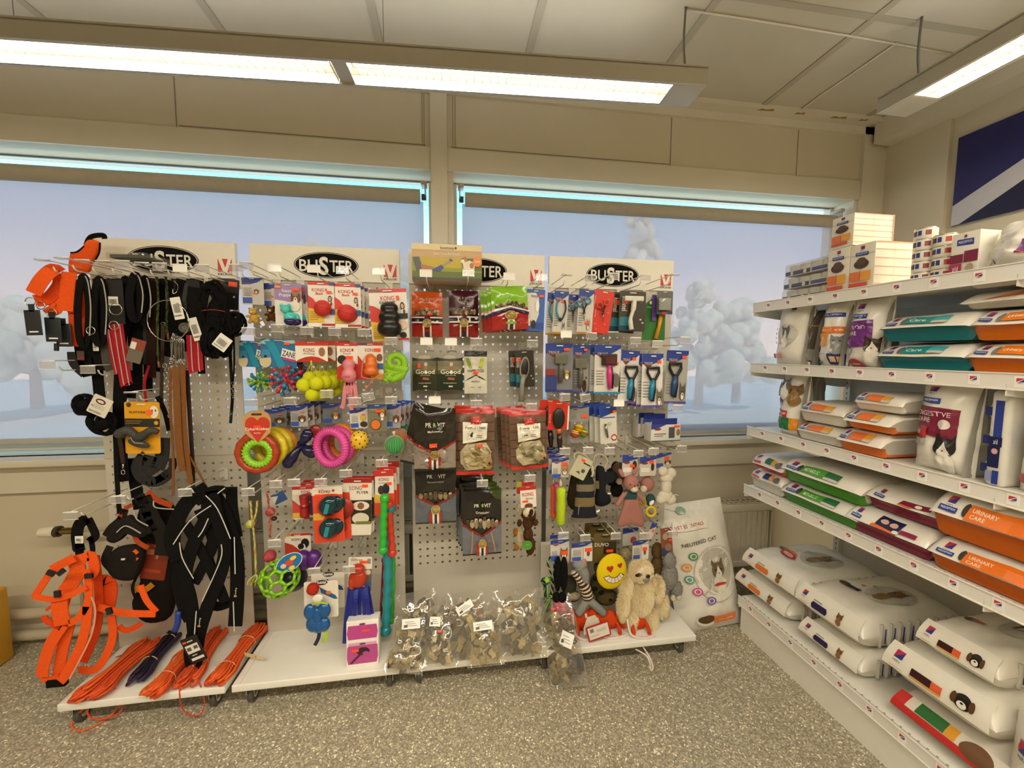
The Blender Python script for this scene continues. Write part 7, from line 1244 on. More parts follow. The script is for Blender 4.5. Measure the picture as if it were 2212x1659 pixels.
def coil(it, cx, cy, rx, ry, n, d, m, r=.0045, seed=1, rot=0, dep=.03):
    rnd = random.Random(seed); mb = MB()
    for j in range(n):
        a, b = rx * rnd.uniform(.55, 1), ry * rnd.uniform(.8, 1); ox = rnd.uniform(-.25, .25) * rx; t0 = rnd.uniform(-.15, .15) + rot; P = []
        for i in range(18): t = 2 * PI * i / 18; x, y = math.cos(t) * a, math.sin(t) * b; P.append(it.W(cx + ox + x * math.cos(t0) - y * math.sin(t0), cy + x * math.sin(t0) + y * math.cos(t0), d + rnd.uniform(-dep, dep) * .4 + dep * .5 * math.cos(t) * rnd.uniform(-1, 1)))
        mb.tube(P, r, m, 7, True)
    mb.sph(it.W(cx, cy, d), (rx * .62 * it.k, .018, ry * .62 * it.k), m, 12, Matrix.Rotation(-rot, 3, 'Y')); it.b(mb, 'rope_coil'); return it
brp = M('#070607', .85, kind='rope', nz=.25, ns=300, bump=.8)
it = Item('rope_lead', 'bulky coil of black braided rope with white label, right top', 'lead', 470, 690, .2); coil(it, 464, 690, 30, 84, 16, .2, brp, .0055, 3, -.15); coil(it, 500, 700, 26, 30, 8, .2, brp, .0055, 4, .6); coil(it, 460, 735, 22, 36, 7, .215, brp, .005, 5); mb = MB(); mb.tube(crom(pp([(436, 671, .25), (460, 669, .262), (486, 673, .25)]), 4), .0012, M('#b03020', .6, kind='cord'), 5); it.b(mb, 'red_tie'); label(it, 464, 724, 496, 756, .25, R(38))
it = Item('thin_lead', 'thin black lead with clip hanging right of the black coil', 'lead', 498, 800, .15); strap(it, [(494, 690), (498, 780), (502, 850), (500, 890)], 6, wb); strap(it, [(504, 700), (506, 790), (500, 846)], 3, wb); mb = MB()
for i in range(6): mb.torus(it.W(503, 828 + i * 6, .155), 2.6 * it.k, .0008, chrome, (i % 2, 1, 0), 10, 5)
mb.tube(pp([(500, 886, .155), (498, 914, .155)]), 3 * it.k, plastic('#1c1a18', .3), 8); it.b(mb, 'snap_clip')
it = Item('rope_lead', 'loosely coiled black rope with white card at the left edge', 'lead', 200, 890, .2); coil(it, 182, 874, 24, 22, 8, .2, brp, .0055, 8, .4); coil(it, 222, 915, 34, 24, 9, .19, brp, .0055, 9, .5); it.card(194, 856, 238, 898, '#d8d1c2', [('e', .45, .72, .26, .14, '#5a2a30'), ('e', .45, .72, .18, .07, '#d8d1c2'), ('t', .42, .14, .1, 'BAGGEN', '#7a746a', .6)] + lines(.2, .3, .8, .52, 3, '#b5ae9f'), d=.225, tilt=R(28), hole=False)
it = Item('boot_card', 'yellow card with grey dog boot strapped on and black header bar', 'dog boot', 308, 925, .2)
it.card(270, 868, 346, 980, '#d99a1c', [('e', .13, .94, .07, .045, '#4a3a20'), ('t', .4, .80, .045, 'RUFFWEAR', '#3a2a16', .52), ('r', 0, .52, 1, .68, '#2b2720'), ('e', .9, .6, .06, .04, '#cfa02a'), ('e', .85, .81, .13, .12, '#e2dccb'), ('e', .8, .84, .02, .02, '#3a2a16'), ('e', .9, .84, .02, .02, '#3a2a16'), ('e', .72, .80, .1, .06, '#f06a2c')] + lines(.05, .56, .5, .64, 2, '#8a7438') + [('p', [(.42, 0), (.58, 0), (.5, .06)], '#2b2720')], tilt=R(2))
k = it.k; mb = MB(); gb = M('#3b3a36', .7, kind='boot_fabric', nz=.2, ns=80); mb.tube(crom(pp([(256, 940, .22), (276, 930, .225), (300, 944, .22), (326, 930, .225), (342, 934, .22)]), 5), [10 * k, 11 * k, 11 * k, 10 * k, 10 * k, 9 * k, 9 * k, 8 * k, 8 * k, 9 * k, 10 * k, 10 * k, 9 * k, 8 * k, 8 * k, 8 * k, 7 * k, 7 * k, 6 * k, 6 * k, 5 * k], gb, 10); mb.sph(it.W(300, 958, .22), (22 * k, 6 * k, 8 * k), gb, 12, Matrix.Rotation(R(18), 3, 'Y')); it.b(mb, 'boot'); mb = MB(); mb.tube(crom(pp([(282, 944, .245), (290, 956, .245), (310, 958, .24)]), 4), .001, grey, 5); it.b(mb, 'reflective_piping')
for pts, w, d, l in (([(210, 800), (216, 860), (226, 920)], 22, .13, 'broad black webbing lead hanging behind the loose rope coil'), ([(262, 800), (258, 900), (262, 1000), (268, 1040)], 26, .14, 'broad black webbing lead left of the yellow boot card'), ([(284, 800), (282, 860)], 20, .12, 'broad black webbing lead above the yellow boot card'), ([(250, 940), (252, 1020), (258, 1110)], 9, .17, 'narrow black lead running down to the orange harness'), ([(286, 990), (292, 1040), (302, 1100)], 24, .12, 'black webbing strap below the yellow boot card'), ([(322, 790), (312, 830), (318, 880)], 5, .15, 'thin dark red lead over the boot card'), ([(340, 856), (356, 890), (366, 930)], 10, .16, 'black strap with chain links right of the boot card')):
    it = Item('webbing_lead', l, 'lead', pts[0][0], pts[0][1], d); strap(it, [(a, b, d) for a, b in pts], w, wr_ if w == 5 else wb)
it = Item('chain_lead', 'steel chain lead hanging beside the leather leads', 'lead', 358, 860, .17); mb = MB()
for i in range(14): mb.torus(it.W(356 + i * .9, 790 + i * 9, .17), 4.5 * it.k, .0012, chrome, (1 if i % 2 else .1, 1, 0), 12, 6)
it.b(mb, 'chain')
it = Item('short_lead', 'thin dark red lead end with steel snap clip left of the boots', 'lead', 264, 970, .21); strap(it, [(258, 945), (262, 970), (266, 1000)], 8, dbr); mb = MB(); mb.torus(it.W(266, 1020, .21), 5 * it.k, .0016, chrome, (0, 1, 0), 14, 6, .7); mb.tube(pp([(266, 1002, .21), (266, 1012, .21)]), .003, chrome, 8); it.b(mb, 'snap_clip')
neo = M('#2b2a28', .8, kind='neoprene', nz=.15, ns=60, bump=.2)
it = Item('neoprene_wrap', 'dark grey neoprene dog wraps looped under the boot card', 'dog boot', 330, 1010, .18)
for pts, w in (([(310, 985), (296, 1010), (310, 1034), (340, 1040), (366, 1022)], 22), ([(326, 985), (322, 1008), (334, 1024)], 26), ([(352, 946), (350, 985), (340, 1012)], 26), ([(372, 990), (372, 1010), (352, 1030), (318, 1046)], 14)): strap(it, [(a, b, .18) for a, b in pts], w, neo, 'neoprene_band', t=.005)
it = Item('small_harness', 'small black harness with white barcode label on the lowest left hook', 'harness', 182, 1150, .21)
for pts, w in (([(190, 1120), (172, 1132), (166, 1160), (172, 1190)], 22), ([(190, 1120), (200, 1140), (206, 1158), (192, 1170)], 16), ([(172, 1170), (172, 1200)], 16), ([(196, 1160), (200, 1190), (190, 1204)], 10)): strap(it, [(a, b, .21) for a, b in pts], w, wb)
label(it, 162, 1158, 180, 1174, .225, R(2))
hb = M('#1c1815', .85, kind='harness_fabric', nz=.15, ns=60, bump=.2); ho = M('#a8451c', .8, kind='harness_fabric', nz=.15, ns=60)
it = Item('harness', 'black and burnt orange dog harness with pale piping on the lowest hook', 'harness', 290, 1180, .2)
plushpoly(it, [(250, 1130), (280, 1112), (300, 1130), (318, 1142), (312, 1160), (280, 1150), (262, 1166), (246, 1172), (232, 1162)], hb, .2, 9, 'saddle'); plushpoly(it, [(262, 1180), (300, 1178), (312, 1196), (300, 1240), (284, 1252), (250, 1246), (232, 1216), (244, 1190)], hb, .18, 14, 'chest_panel')
for pts, w, m in (([(300, 1070), (312, 1092), (316, 1120), (330, 1150)], 22, hb), ([(318, 1062), (340, 1080), (372, 1092)], 12, ho), ([(270, 1100), (262, 1120), (240, 1140), (228, 1158)], 14, hb), ([(288, 1140), (296, 1168), (320, 1184)], 10, ho), ([(256, 1120), (270, 1100), (286, 1090)], 8, ho), ([(310, 1072), (330, 1120), (352, 1160), (350, 1200)], 30, hb), ([(238, 1180), (226, 1210), (240, 1230)], 14, hb)): strap(it, [(a, b, .2) for a, b in pts], w, m)
for pts in ([(290, 1104), (296, 1122), (320, 1136)], [(252, 1150), (272, 1136), (304, 1152)], [(332, 1082), (336, 1096), (376, 1100)]): strap(it, [(a, b, .222) for a, b in pts], 2.2, grey, 'pale_piping')
mb = MB(); mb.box(it.W(266, 1208, .225), (.012, .004, .006), M('#cfcabf', .4, kind='badge')); it.b(mb, 'white_badge')
it = Item('instruction_card', 'dark orange leaflet hanging inside the black harness', 'card', 340, 1220, .15); it.card(308, 1176, 362, 1252, '#7a2a14', [('r', .1, .7, .4, .85, '#a86a4a'), ('r', .5, .6, .6, .85, '#a86a4a'), ('r', .1, .2, .8, .3, '#943a1c')], tilt=R(12))
it = Item('harness', 'dark harness body hanging lowest behind the orange straps', 'harness', 330, 1290, .13)
plushpoly(it, [(310, 1080), (372, 1090), (382, 1180), (380, 1260), (370, 1330), (330, 1344), (302, 1330), (290, 1300), (310, 1250), (300, 1180)], M('#17120f', .9, kind='harness_fabric', nz=.15, ns=60), .12, 16, 'harness_body'); strap(it, [(300, 1236, .17), (286, 1268, .17), (292, 1290, .17)], 5, wb); strap(it, [(286, 1268, .16), (310, 1275, .16), (330, 1262, .16)], 12, M('#b5741c', .8, kind='webbing'))
# bright orange mesh harness
it = Item('orange_harness', 'bright orange strap harness hanging lowest at the left, spread wide', 'harness', 180, 1300, .22)
sp_ = [([(160, 1205), (140, 1215), (112, 1230)], 18, .24, wo), ([(112, 1232), (92, 1262), (74, 1290)], 13, .25, wo), ([(72, 1288), (110, 1294), (150, 1286), (186, 1268)], 12, .26, wo), ([(160, 1200), (168, 1230), (160, 1250), (136, 1290), (128, 1330)], 30, .22, wo), ([(186, 1230), (192, 1262), (190, 1300), (170, 1334), (146, 1348)], 14, .25, wo), ([(128, 1290), (130, 1320), (136, 1350)], 30, .25, wo), ([(96, 1330), (102, 1342), (132, 1356)], 12, .24, wo2), ([(100, 1318), (116, 1306)], 6, .24, wo2),
       ([(136, 1350), (110, 1390), (94, 1440), (92, 1462)], 22, .24, wo), ([(150, 1348), (136, 1400), (126, 1460)], 22, .22, wo), ([(92, 1462), (106, 1470), (128, 1462)], 14, .23, wo), ([(190, 1310), (186, 1350), (172, 1400), (140, 1460), (130, 1472)], 18, .25, wo), ([(206, 1200), (212, 1260), (214, 1320), (206, 1370), (180, 1430)], 16, .2, wo2), ([(206, 1265), (230, 1262), (228, 1300), (222, 1312)], 40, .19, wo2), ([(212, 1312), (270, 1324), (336, 1326)], 15, .22, wo), ([(304, 1264), (316, 1296), (338, 1322)], 12, .215, wo), ([(240, 1330), (244, 1370), (232, 1410), (206, 1446), (170, 1446)], 16, .2, wo), ([(256, 1352), (272, 1362), (298, 1352), (304, 1346)], 12, .19, wo2), ([(296, 1190), (286, 1200), (296, 1210)], 10, .2, wo), ([(176, 1210), (196, 1200), (204, 1230), (190, 1250)], 20, .23, wo)]
for pts, w, d, m in sp_: strap(it, [(a, b, d) for a, b in pts], w, m, t=.004)
strap(it, [(198, 1290, .262), (206, 1320, .262), (198, 1370, .262), (170, 1430, .262), (150, 1466, .262)], 3, M('#e89a84', .6, kind='reflective_tape'), 'reflective_piping')
for x, y, a in ((110, 1238, 30), (132, 1236, -40), (192, 1244, 0), (124, 1283, 90), (236, 1320, 80)): mb = MB(); mb.box(it.W(x, y, .27), (14 * it.k, .008, 10 * it.k), plastic('#1c1a1c', .3), ry=R(a)); it.b(mb, 'buckle')
mb = MB(); mb.box(it.W(124, 1474, .23), (36 * it.k, .02, 16 * it.k), wb, bev=.004); it.b(mb, 'black_buckle_block')
# black mesh harness
it = Item('mesh_harness', 'large black mesh harness with white piping and logo straps', 'harness', 440, 1200, .2)
hp = [([(448, 1054), (410, 1080), (384, 1120), (372, 1170), (386, 1210)], 30, .21), ([(452, 1056), (476, 1090), (500, 1150), (512, 1210), (512, 1290), (508, 1352)], 28, .2), ([(446, 1060), (448, 1110), (420, 1170), (400, 1240), (412, 1300), (420, 1370)], 26, .215), ([(458, 1060), (470, 1120), (486, 1180), (476, 1240), (452, 1300), (430, 1370), (420, 1440)], 26, .22), ([(430, 1100), (460, 1170), (440, 1220), (420, 1260)], 20, .2), ([(500, 1052), (502, 1100), (512, 1160)], 22, .19), ([(400, 1130), (440, 1200), (470, 1260), (486, 1300)], 20, .205), ([(450, 1300), (470, 1310), (500, 1300)], 20, .18), ([(388, 1210), (384, 1260), (396, 1310), (410, 1340)], 22, .2), ([(490, 1060), (470, 1056), (448, 1062), (424, 1088)], 14, .22), ([(470, 1140), (450, 1200), (470, 1250)], 18, .19), ([(384, 1060 + 40), (372, 1150), (366, 1190)], 14, .18), ([(420, 1370), (414, 1410), (420, 1446)], 30, .225)]
for pts, w, d in hp: strap(it, [(a, b, d) for a, b in pts], w, wb, t=.006)
wpm = M('#cfcdc6', .5, kind='white_piping')
for pts in ([(456, 1092), (410, 1125), (374, 1176)], [(444, 1070), (470, 1100), (498, 1164)], [(388, 1172), (394, 1206), (418, 1250)], [(478, 1176), (476, 1210), (436, 1300)], [(450, 1120), (438, 1146), (428, 1160)], [(508, 1240), (506, 1160)], [(504, 1300), (506, 1364)], [(424, 1320), (420, 1370)], [(418, 1420), (416, 1456)], [(486, 1054), (470, 1066)]): strap(it, [(a, b, .245) for a, b in pts], 1.9, wpm, 'white_piping', t=.001)
for x, y, a in ((431, 1345, 80), (509, 1280, 82)): mb = MB(); q = it.W(x, y, .245); mb.T = Matrix.Translation(q) @ Matrix.Rotation(R(-a), 4, 'Y'); txt(mb, 'howling', .004, 0, .007, paint('#d8d4ca'), 0, .01, w=.030); mb.box((-.015, 0, 0), (.006, .0006, .010), paint('#e08a1c')); it.b(mb, 'strap_logo')
it.card(400, 1374, 438, 1432, '#161312', [('r', .1, .4, .85, .72, '#ddd9cf'), ('r', .15, .5, .4, .64, '#5a574c'), ('r', .55, .52, .8, .64, '#5a574c'), ('r', .15, .12, .9, .22, '#ddd9cf'), ('r', .1, .82, .3, .9, '#d8581c'), ('r', .35, .83, .7, .88, '#bdb9ad'), ('r', .3, .3, .6, .34, '#bdb9ad')], d=.25, tilt=R(-20), name='swing_tag', hole=False); mb = MB(); mb.tube(crom(pp([(386, 1320, .2), (384, 1345, .2), (378, 1362, .2)]), 3), 6 * it.k, M('#1c3f9a', .5, kind='rubber'), 10); it.b(mb, 'blue_handle')
# wrapped dark pack resting on the top hooks
it = Item('wrapped_pack', 'dark pack wrapped in clear film lying on the top hooks', 'pack', 300, 552, .2); a = it.W(252, 556, .15); mb = MB(); mb.box(a + Vector((.055, .02, .0)), (.11, .10, .012), M('#2a2e33', .6, kind='printed_board'), rz=R(-6)); it.b(mb, 'dark_board'); mb = MB(); mb.box(a + Vector((.06, .02, .002)), (.14, .12, .022), filmm, rz=R(-6), bev=.006); it.b(mb, 'film_wrap')
# ---------------------------------------------------------------- rope bundles on the left board
def bundle(p0, p1, wpx, cols, label_, seed, n=16, bands=(.28, .75), z=.122, r=.0042, bandc='#d8b48a'):
    a = PZ(*p0, z); b_ = PZ(*p1, z); T = thing('rope_bundle', label_, 'rope', (a + b_) / 2); rnd = random.Random(seed); n = int(n * 1.7); d = b_ - a; L = d.length; d.normalize(); s = Vector((d.y, -d.x, 0)); W = 1.15 * wpx * mpp((p0[0] + p1[0]) / 2, (p0[1] + p1[1]) / 2, (a.y + b_.y) / 2)
    ms = [M(c, .7, kind='rope', nz=.2, ns=250, bump=.4) for c in cols]; mb = MB()
    for j in range(n):
        q = rnd.uniform(-.42, .42); zz = .005 + rnd.random() * .040 * (1 - abs(q) * 1.3); l0, l1 = rnd.uniform(-.06, .05) * L, L * rnd.uniform(.95, 1.05); h = W * .14; P = []
        for t, o in ((0, -.6), (.12, -1), (.35, -.6), (.65, -.6), (.88, -1), (1, -.6), (1, .6), (.88, 1), (.65, .6), (.35, .6), (.12, 1), (0, .6)):
            P.append(a + d * (l0 + (l1 - l0) * t) + s * (q * W * (.75 if .3 < t < .7 else 1) + o * h) + Vector((0, 0, zz + (.008 if o > 0 else 0) + rnd.uniform(-.001, .001))))
        mb.tube(crom(P, 3, True), r, ms[j % len(ms)], 6, True)
    mb.build('rope', T, world=True)
    for t in bands:
        m2 = MB(); c = a + d * L * t; m2.tube([c + s * (math.cos(x) * W * .44) + Vector((0, 0, .024 + math.sin(x) * .028)) for x in [2 * PI * i / 20 for i in range(20)]], .0016, M(bandc, .6, kind='rubber_band'), 6, True); m2.build('rubber_band', T, world=True)
    return T
oc = ('#e4561c', '#d64c18', '#ee661f')
bundle((188, 1515), (322, 1398), 52, oc, 'largest orange rope bundle at the left end of the left board', 1, 20, ())
bundle((296, 1478), (378, 1376), 30, ('#2a1a3a', '#3a2450', '#1c1226'), 'dark purple rope bundle lying between the orange ones', 2, 12, (.3, .8))
bundle((330, 1508), (408, 1418), 40, oc, 'orange rope bundle right of the purple one', 3, 16, (.32,), bandc='#e0a06a')
bundle((404, 1482), (476, 1366), 36, oc, 'orange rope bundle behind the black harness strap', 4, 14, (.3,))
bundle((470, 1480), (556, 1368), 36, oc, 'orange rope bundle at the right end of the left board', 5, 16, (.2, .7))
def looserope(pts, r, c, l):
    P = [PZ(x, y, z) for x, y, z in pts]; mb = MB(); mb.tube(crom(P, 6), r, M(c, .7, kind='rope', nz=.2, ns=250, bump=.4), 7); tag(mb.build('loose_rope', world=True), l, 'rope')
looserope([(215, 1490, .13), (200, 1520, .1), (172, 1538, .05), (154, 1565, .01), (170, 1578, .006), (200, 1570, .006), (240, 1545, .01), (258, 1515, .05), (250, 1490, .10), (225, 1480, .14)], .003, '#ee661f', 'loose orange rope loops spilling over the board edge to the floor')
looserope([(190, 1500, .135), (188, 1530, .08), (196, 1550, .04), (230, 1552, .02), (262, 1535, .04), (262, 1505, .08), (240, 1480, .14)], .003, '#d8481a', 'second loose orange rope loop over the board edge')
looserope([(392, 1468, .15), (388, 1500, .11), (394, 1530, .05), (410, 1544, .02), (432, 1544, .02), (442, 1520, .05), (436, 1490, .11), (426, 1465, .15)], .0024, '#c93a24', 'small red rope loop hanging over the front edge of the left board')
looserope([(388, 1458, .15), (376, 1490, .11), (384, 1512, .07), (402, 1512, .07), (414, 1490, .11), (418, 1468, .15)], .002, '#2c5a7a', 'small blue rope loop beside the hanging red one')
T = thing('paper_tag', 'beige paper tag with orange dot on the rightmost rope bundle', 'tag', PZ(540, 1418, .14)); mb = MB(); q0 = PZ(517, 1410, .15); q1 = PZ(568, 1422, .145); dv = q1 - q0; mb.add([q0 + Vector((0, 0, .007)), q0 - Vector((0, 0, .009)), q1 - Vector((0, 0, .009)), q1 + Vector((0, 0, .007))] + [q0 + Vector((0, .001, .007)), q0 + Vector((0, .001, -.009)), q1 + Vector((0, .001, -.009)), q1 + Vector((0, .001, .007))], [(0, 1, 2, 3), (7, 6, 5, 4), (0, 3, 7, 4), (1, 5, 6, 2), (0, 4, 5, 1), (3, 2, 6, 7)], M('#cdbf94', .6, kind='paper')); mb.box(q0 + dv * .7 + Vector((0, -.001, 0)), (.006, .0006, .006), M(ORG, .5, kind='sticker'), rz=math.atan2(dv.y, dv.x)); mb.build('paper_strip', T, world=True)
looserope([(250, 1420, .125), (280, 1410, .125), (320, 1404, .128)], .002, '#b03a14', 'thin orange cord lying at the back of the left board')

rnd = random.Random(21); first = None
for j in range(17):
    x = 214 + j * 13.5 + rnd.uniform(-3, 3); y1 = rnd.uniform(730, 850); d = rnd.uniform(.06, .13)
    it = Item('webbing_lead', 'dark webbing lead hanging in the crowded back of the top hooks', 'lead', x, 700, d, 'dark leads in the crowded back of the top hooks'); strap(it, [(x, 602, d), (x + rnd.uniform(-6, 6), 680, d + .01), (x + rnd.uniform(-8, 8), y1, d)], rnd.uniform(14, 22), rnd.choice((wb, wb, wb, wg, M('#2a1512', .85, kind='webbing'))))
# ================================================================ pet food on the shelves
class G:
    """goods on the shelving: local x along the shelf (towards the camera), y into the shelf, z up"""
    def __init__(s, name, label, cat, px0, px1, pyb, shelf, b=.03, group=None, dz=0, rz=0):
        s.z = SZ[shelf] - .008 + dz; s0, _ = PG(px0, pyb, b); s1, _ = PG(px1, pyb, b); s.w = s1 - s0; s.b = b; s.s = (s0 + s1) / 2
        s.T = thing(name, label, cat, GW(s.s, b, s.z), (0, 0, GA + rz), group)
    def h(s, px, py): return PG(px, py, s.b)[1] - s.z
    def bag(s, h, base, items, dep=.05, seed=1, gloss=.25, lean=.05, name='food_bag', foot=1, wr=.003):
        rt = Matrix.Rotation(-lean, 3, 'X'); c = Vector((0, dep, h / 2)); Sf, mb = pouchmesh(c, rt, s.w, h, base, dep, gloss, seed, wr, items, foot=foot); mb.build(name, s.T)
        g = MB(); x = s.w / 2; g.add([Vector((x * .9, dep * .1, .004)), Vector((x * .92, dep * 1.9, .004)), Vector((x * .96, dep * 1.3 , h * .8)), Vector((x * .98, dep, h * .93)), Vector((x * .96, dep * .6, h * .75))], [(0, 1, 2, 3, 4)], M('#a8a49a', gloss, kind='foil_print')); g.build('side_gusset', s.T)
    def tray(s, h, dep, side, items, top='#e6e1d6', gloss=.25, seed=1, lip=.018, split=.5):
        """soft pack: coloured lower part, white upper pillow with an overhanging lip"""
        w = s.w; rnd = random.Random(seed)
        def prof(k): # cross-section (y,z)
            return [(.012, .004), (.004, split * h * .5), (.0, split * h), (-lip, split * h + .002), (-lip * .9, split * h + .006), (.004, h * .78), (.03, h * .94), (.08, h), (dep * .55, h * 1.02), (dep * .9, h * .9), (dep, h * .55), (dep * .98, h * .1), (dep * .9, .004)]
        def ring(x, sc): return [Vector((x, dep * .5 + (y - dep * .5) * (.94 + .06 * sc), h * .45 + (z - h * .45) * sc)) for y, z in prof(0)]
        xs = [(-.5, .55), (-.47, .9), (-.42, 1), (-.2, 1), (0, 1), (.2, 1), (.42, 1), (.47, .92), (.5, .6)]
        rings = []
        for u, sc in xs: r_ = ring(u * w, sc); rings.append([v + Vector((0, 0, mnoise.noise(v * 14 + Vector((seed, 0, 0))) * .006 * (v.z / h))) for v in r_])
        lo = MB(); lo.loft([r_[:4] for r_ in rings], M(side, gloss, kind='foil_print'), False, False); lo.loft([r_[12:] + r_[:1] for r_ in rings], M(side, gloss, kind='foil_print'), False, False)
        lo.build('coloured_side', s.T); up = MB(); m = M(top, gloss, kind='foil_print', nz=.04); up.loft([r_[3:13] for r_ in rings], m, False, False); 
        for r_ in (rings[0], rings[-1]): up.add(r_, [tuple(range(len(r_)))], M('#bdb8ac', gloss, kind='foil_print'))
        def Sf(u, v, e): a = Vector(((u - .5) * w * .92, -lip * .9, split * h + .006)); b_ = Vector(((u - .5) * w * .92, .004, h * .78)); c = Vector(((u - .5) * w * .92, .03, h * .94)); p = a.lerp(b_, v / .62) if v < .62 else b_.lerp(c, (v - .62) / .38); n_ = mnoise.noise(p * 14 + Vector((seed, 0, 0))) * .006 * (p.z / h); return p + Vector((0, -.0035 - e, n_ + .0006))
        decals(up, items, Sf, w * .92, h * .55, 2, gloss, eps=.0004); up.build('printed_top', s.T)
    def box(s, h, dep, base, front, side, right=None, bev=.0015):
        mb = MB(); mb.box((0, dep / 2, h / 2), (s.w, dep, h), M(base, .4, kind='carton', nz=.03), bev=bev); w = s.w
        decals(mb, front, lambda u, v, e: Vector(((u - .5) * w, -.0003 - e, v * h)), w, h, 0, .4); decals(mb, side, lambda u, v, e: Vector((w / 2 + .0003 + e, u * dep, v * h)), dep, h, 0, .4); mb.build('carton', s.T)
LG = lambda u, v, a=.07, b=.12: [('r', u - a, v, u + a, v + b, '#b5304a'), ('p', [(u - a, v), (u + a, v + b * .9), (u + a, v)], '#2c3a8c'), ('r', u - a, v - b * .55, u + a, v - b * .12, '#e9e6dd'), ('t', u, v - b * .35, b * .3, "Hill's", '#3c3b5c', a * 1.7)]
PD = lambda u, v, w=.16, h=.13: [('p', [(u - w, v - h * .5), (u + w, v - h * .65), (u + w, v + h * .4), (u - w, v + h * .5)], '#2b3f8e'), ('t', u, v, h * .4, 'PRESCRIPTION', '#dfe3ee', w * 1.6)]
def cat(u, v, s, c1='#6b6a66', c2='#e9e4da', asp=1): return [('p', [(u - s * .5 * asp, v), (u - s * .45 * asp, v + s * .75), (u - s * .1 * asp, v + s * .4)], c1), ('p', [(u + s * .5 * asp, v), (u + s * .45 * asp, v + s * .75), (u + s * .1 * asp, v + s * .4)], c1), ('e', u, v + s * .05, s * .5 * asp, s * .48, c1), ('e', u, v - s * .8, s * .46 * asp, s * .55, c2), ('p', [(u, v + s * .35), (u - s * .3 * asp, v - s * .3), (u + s * .3 * asp, v - s * .3)], c2), ('e', u, v - s * .2, s * .26 * asp, s * .22, c2), ('e', u - s * .22 * asp, v + s * .1, s * .07 * asp, s * .06, '#23301c'), ('e', u + s * .22 * asp, v + s * .1, s * .07 * asp, s * .06, '#23301c'), ('e', u, v - s * .12, s * .05 * asp, s * .04, '#8a4a4a')]
# ---- top shelf
for k, (dz, l) in enumerate(((0, 'bottom'), (.052, 'middle'), (.105, 'top'))):
    g = G('can_tray_pack', 'film wrapped can multipack with dark blue bands, %s of three at the window end' % l, 'multipack', 1690 + 2 * k, 1788, 630, 0, dz=dz); h = .048; mb = MB(); mb.box((0, .13, .010), (g.w, .26, .02), M('#e2ddd2', .4, kind='carton'))
    m2 = MB()
    for i in range(4):
        for j in range(2): m2.cyl((-.375 * g.w + i * .25 * g.w, .045 + j * .09, .012), (-.375 * g.w + i * .25 * g.w, .045 + j * .09, .044), .034, M('#d8d4cc', .3, kind='can_label'), 18)
    m2.build('cans', g.T)
    decals(mb, [('r', .02, .1, .14, .9, '#2b3f8e'), ('r', .2, .1, .6, .9, '#1d2d66'), ('e', .48, .5, .04, .4, '#e3dfd5'), ('r', .64, .15, .96, .85, '#2a489a')], lambda u, v, e: Vector(((u - .5) * g.w, -.0004 - e, v * .02)), g.w, .02, 0, .4); mb.build('carton_tray', g.T)
    m3 = MB(); m3.box((0, .128, .026), (g.w + .006, .266, .05), M('#f6f4ee', .12, kind='film', alpha=.86, bump=.6), bev=.012); m3.build('shrink_film', g.T)
kib = [('e', .5, .56, .3, .10, '#4b3628'), ('e', .5, .62, .2, .08, '#5c4332')]
def wetbox(px0, px1, pyb, pt, l, b=.02, dz=0, dep=.16): 
    g = G('food_carton', l, 'carton', px0, px1, pyb, 0, b, dz=dz); h = g.h((px0 + px1) / 2, pt) ; g.box(h, dep, '#e3dccb', [('r', 0, .76, 1, .77, '#b5ae9f')] + LG(.5, .88, .08, .07) + PD(.5, .78, .26, .07) + kib + [('r', .06, .2, .46, .4, '#e0733a'), ('r', .5, .2, .9, .4, '#e8a03a'), ('r', .06, .08, .8, .16, '#d9543a'), ('r', .495, .1, .505, .5, '#7a7266')], [('r', 0, .18 * i + .1, 1, .18 * i + .112, '#e29a7a') for i in range(5)] + [('r', .49, 0, .50, 1, '#d8cdb8'), ('r', .98, 0, 1, 1, '#e0a58a'), ('r', 0, .97, 1, .99, '#e29a7a')]); return g, h
g1, h1 = wetbox(1786, 1832, 612, 538, 'white food carton with orange print, left of the two lower cartons', dep=.16)
g2, h2 = wetbox(1834, 1887, 602, 527, 'white food carton with orange print, right of the two lower cartons')
g3, h3 = wetbox(1790, 1836, 612, 470, 'white food carton with orange print stacked highest', dz=h1 + .001, dep=.17)
def can(px0, px1, pyb, dz, l, col): 
    g = G('food_can', l, 'can', px0, px1, pyb, 0, .05, dz=dz, group='food cans stacked on the top shelf'); r = g.w / 2; h = .034; mb = MB(); mb.lathe([(0, 0), (r * .96, 0), (r, .002), (r, h - .002), (r * .96, h), (r * .9, h - .002), (0, h - .002)], M('#e3ddcf', .35, kind='can_label', nz=.03), (0, r, 0), 'Z', 28); mb.lathe([(r * 1.005, h - .003), (r * 1.01, h), (r * .95, h + .0005)], metal('#cfcabd'), (0, r, 0), 'Z', 28)
    for a0, a1, c_ in ((-2.3, -1.75, '#4a2a30'), (-1.65, -1.3, '#2b3f8e'), (-1.0, -.5, col)): n = 5; mb.add([Vector((math.cos(a0 + (a1 - a0) * i / n) * r * 1.008, r + math.sin(a0 + (a1 - a0) * i / n) * r * 1.008, z)) for z in (h * .3, h * .75) for i in range(n + 1)], [(i, i + 1, i + 1 + n + 1, i + n + 1) for i in range(n)], M(c_, .35, kind='print'))
    mb.build('can_body', g.T); return g
for k in range(5): can(1957, 2000, 585, k * .0345, 'white food can in the left stack of cans, %s' % ('lowest', 'second from bottom', 'middle one', 'second from top', 'on top')[k], '#8a2a3a')
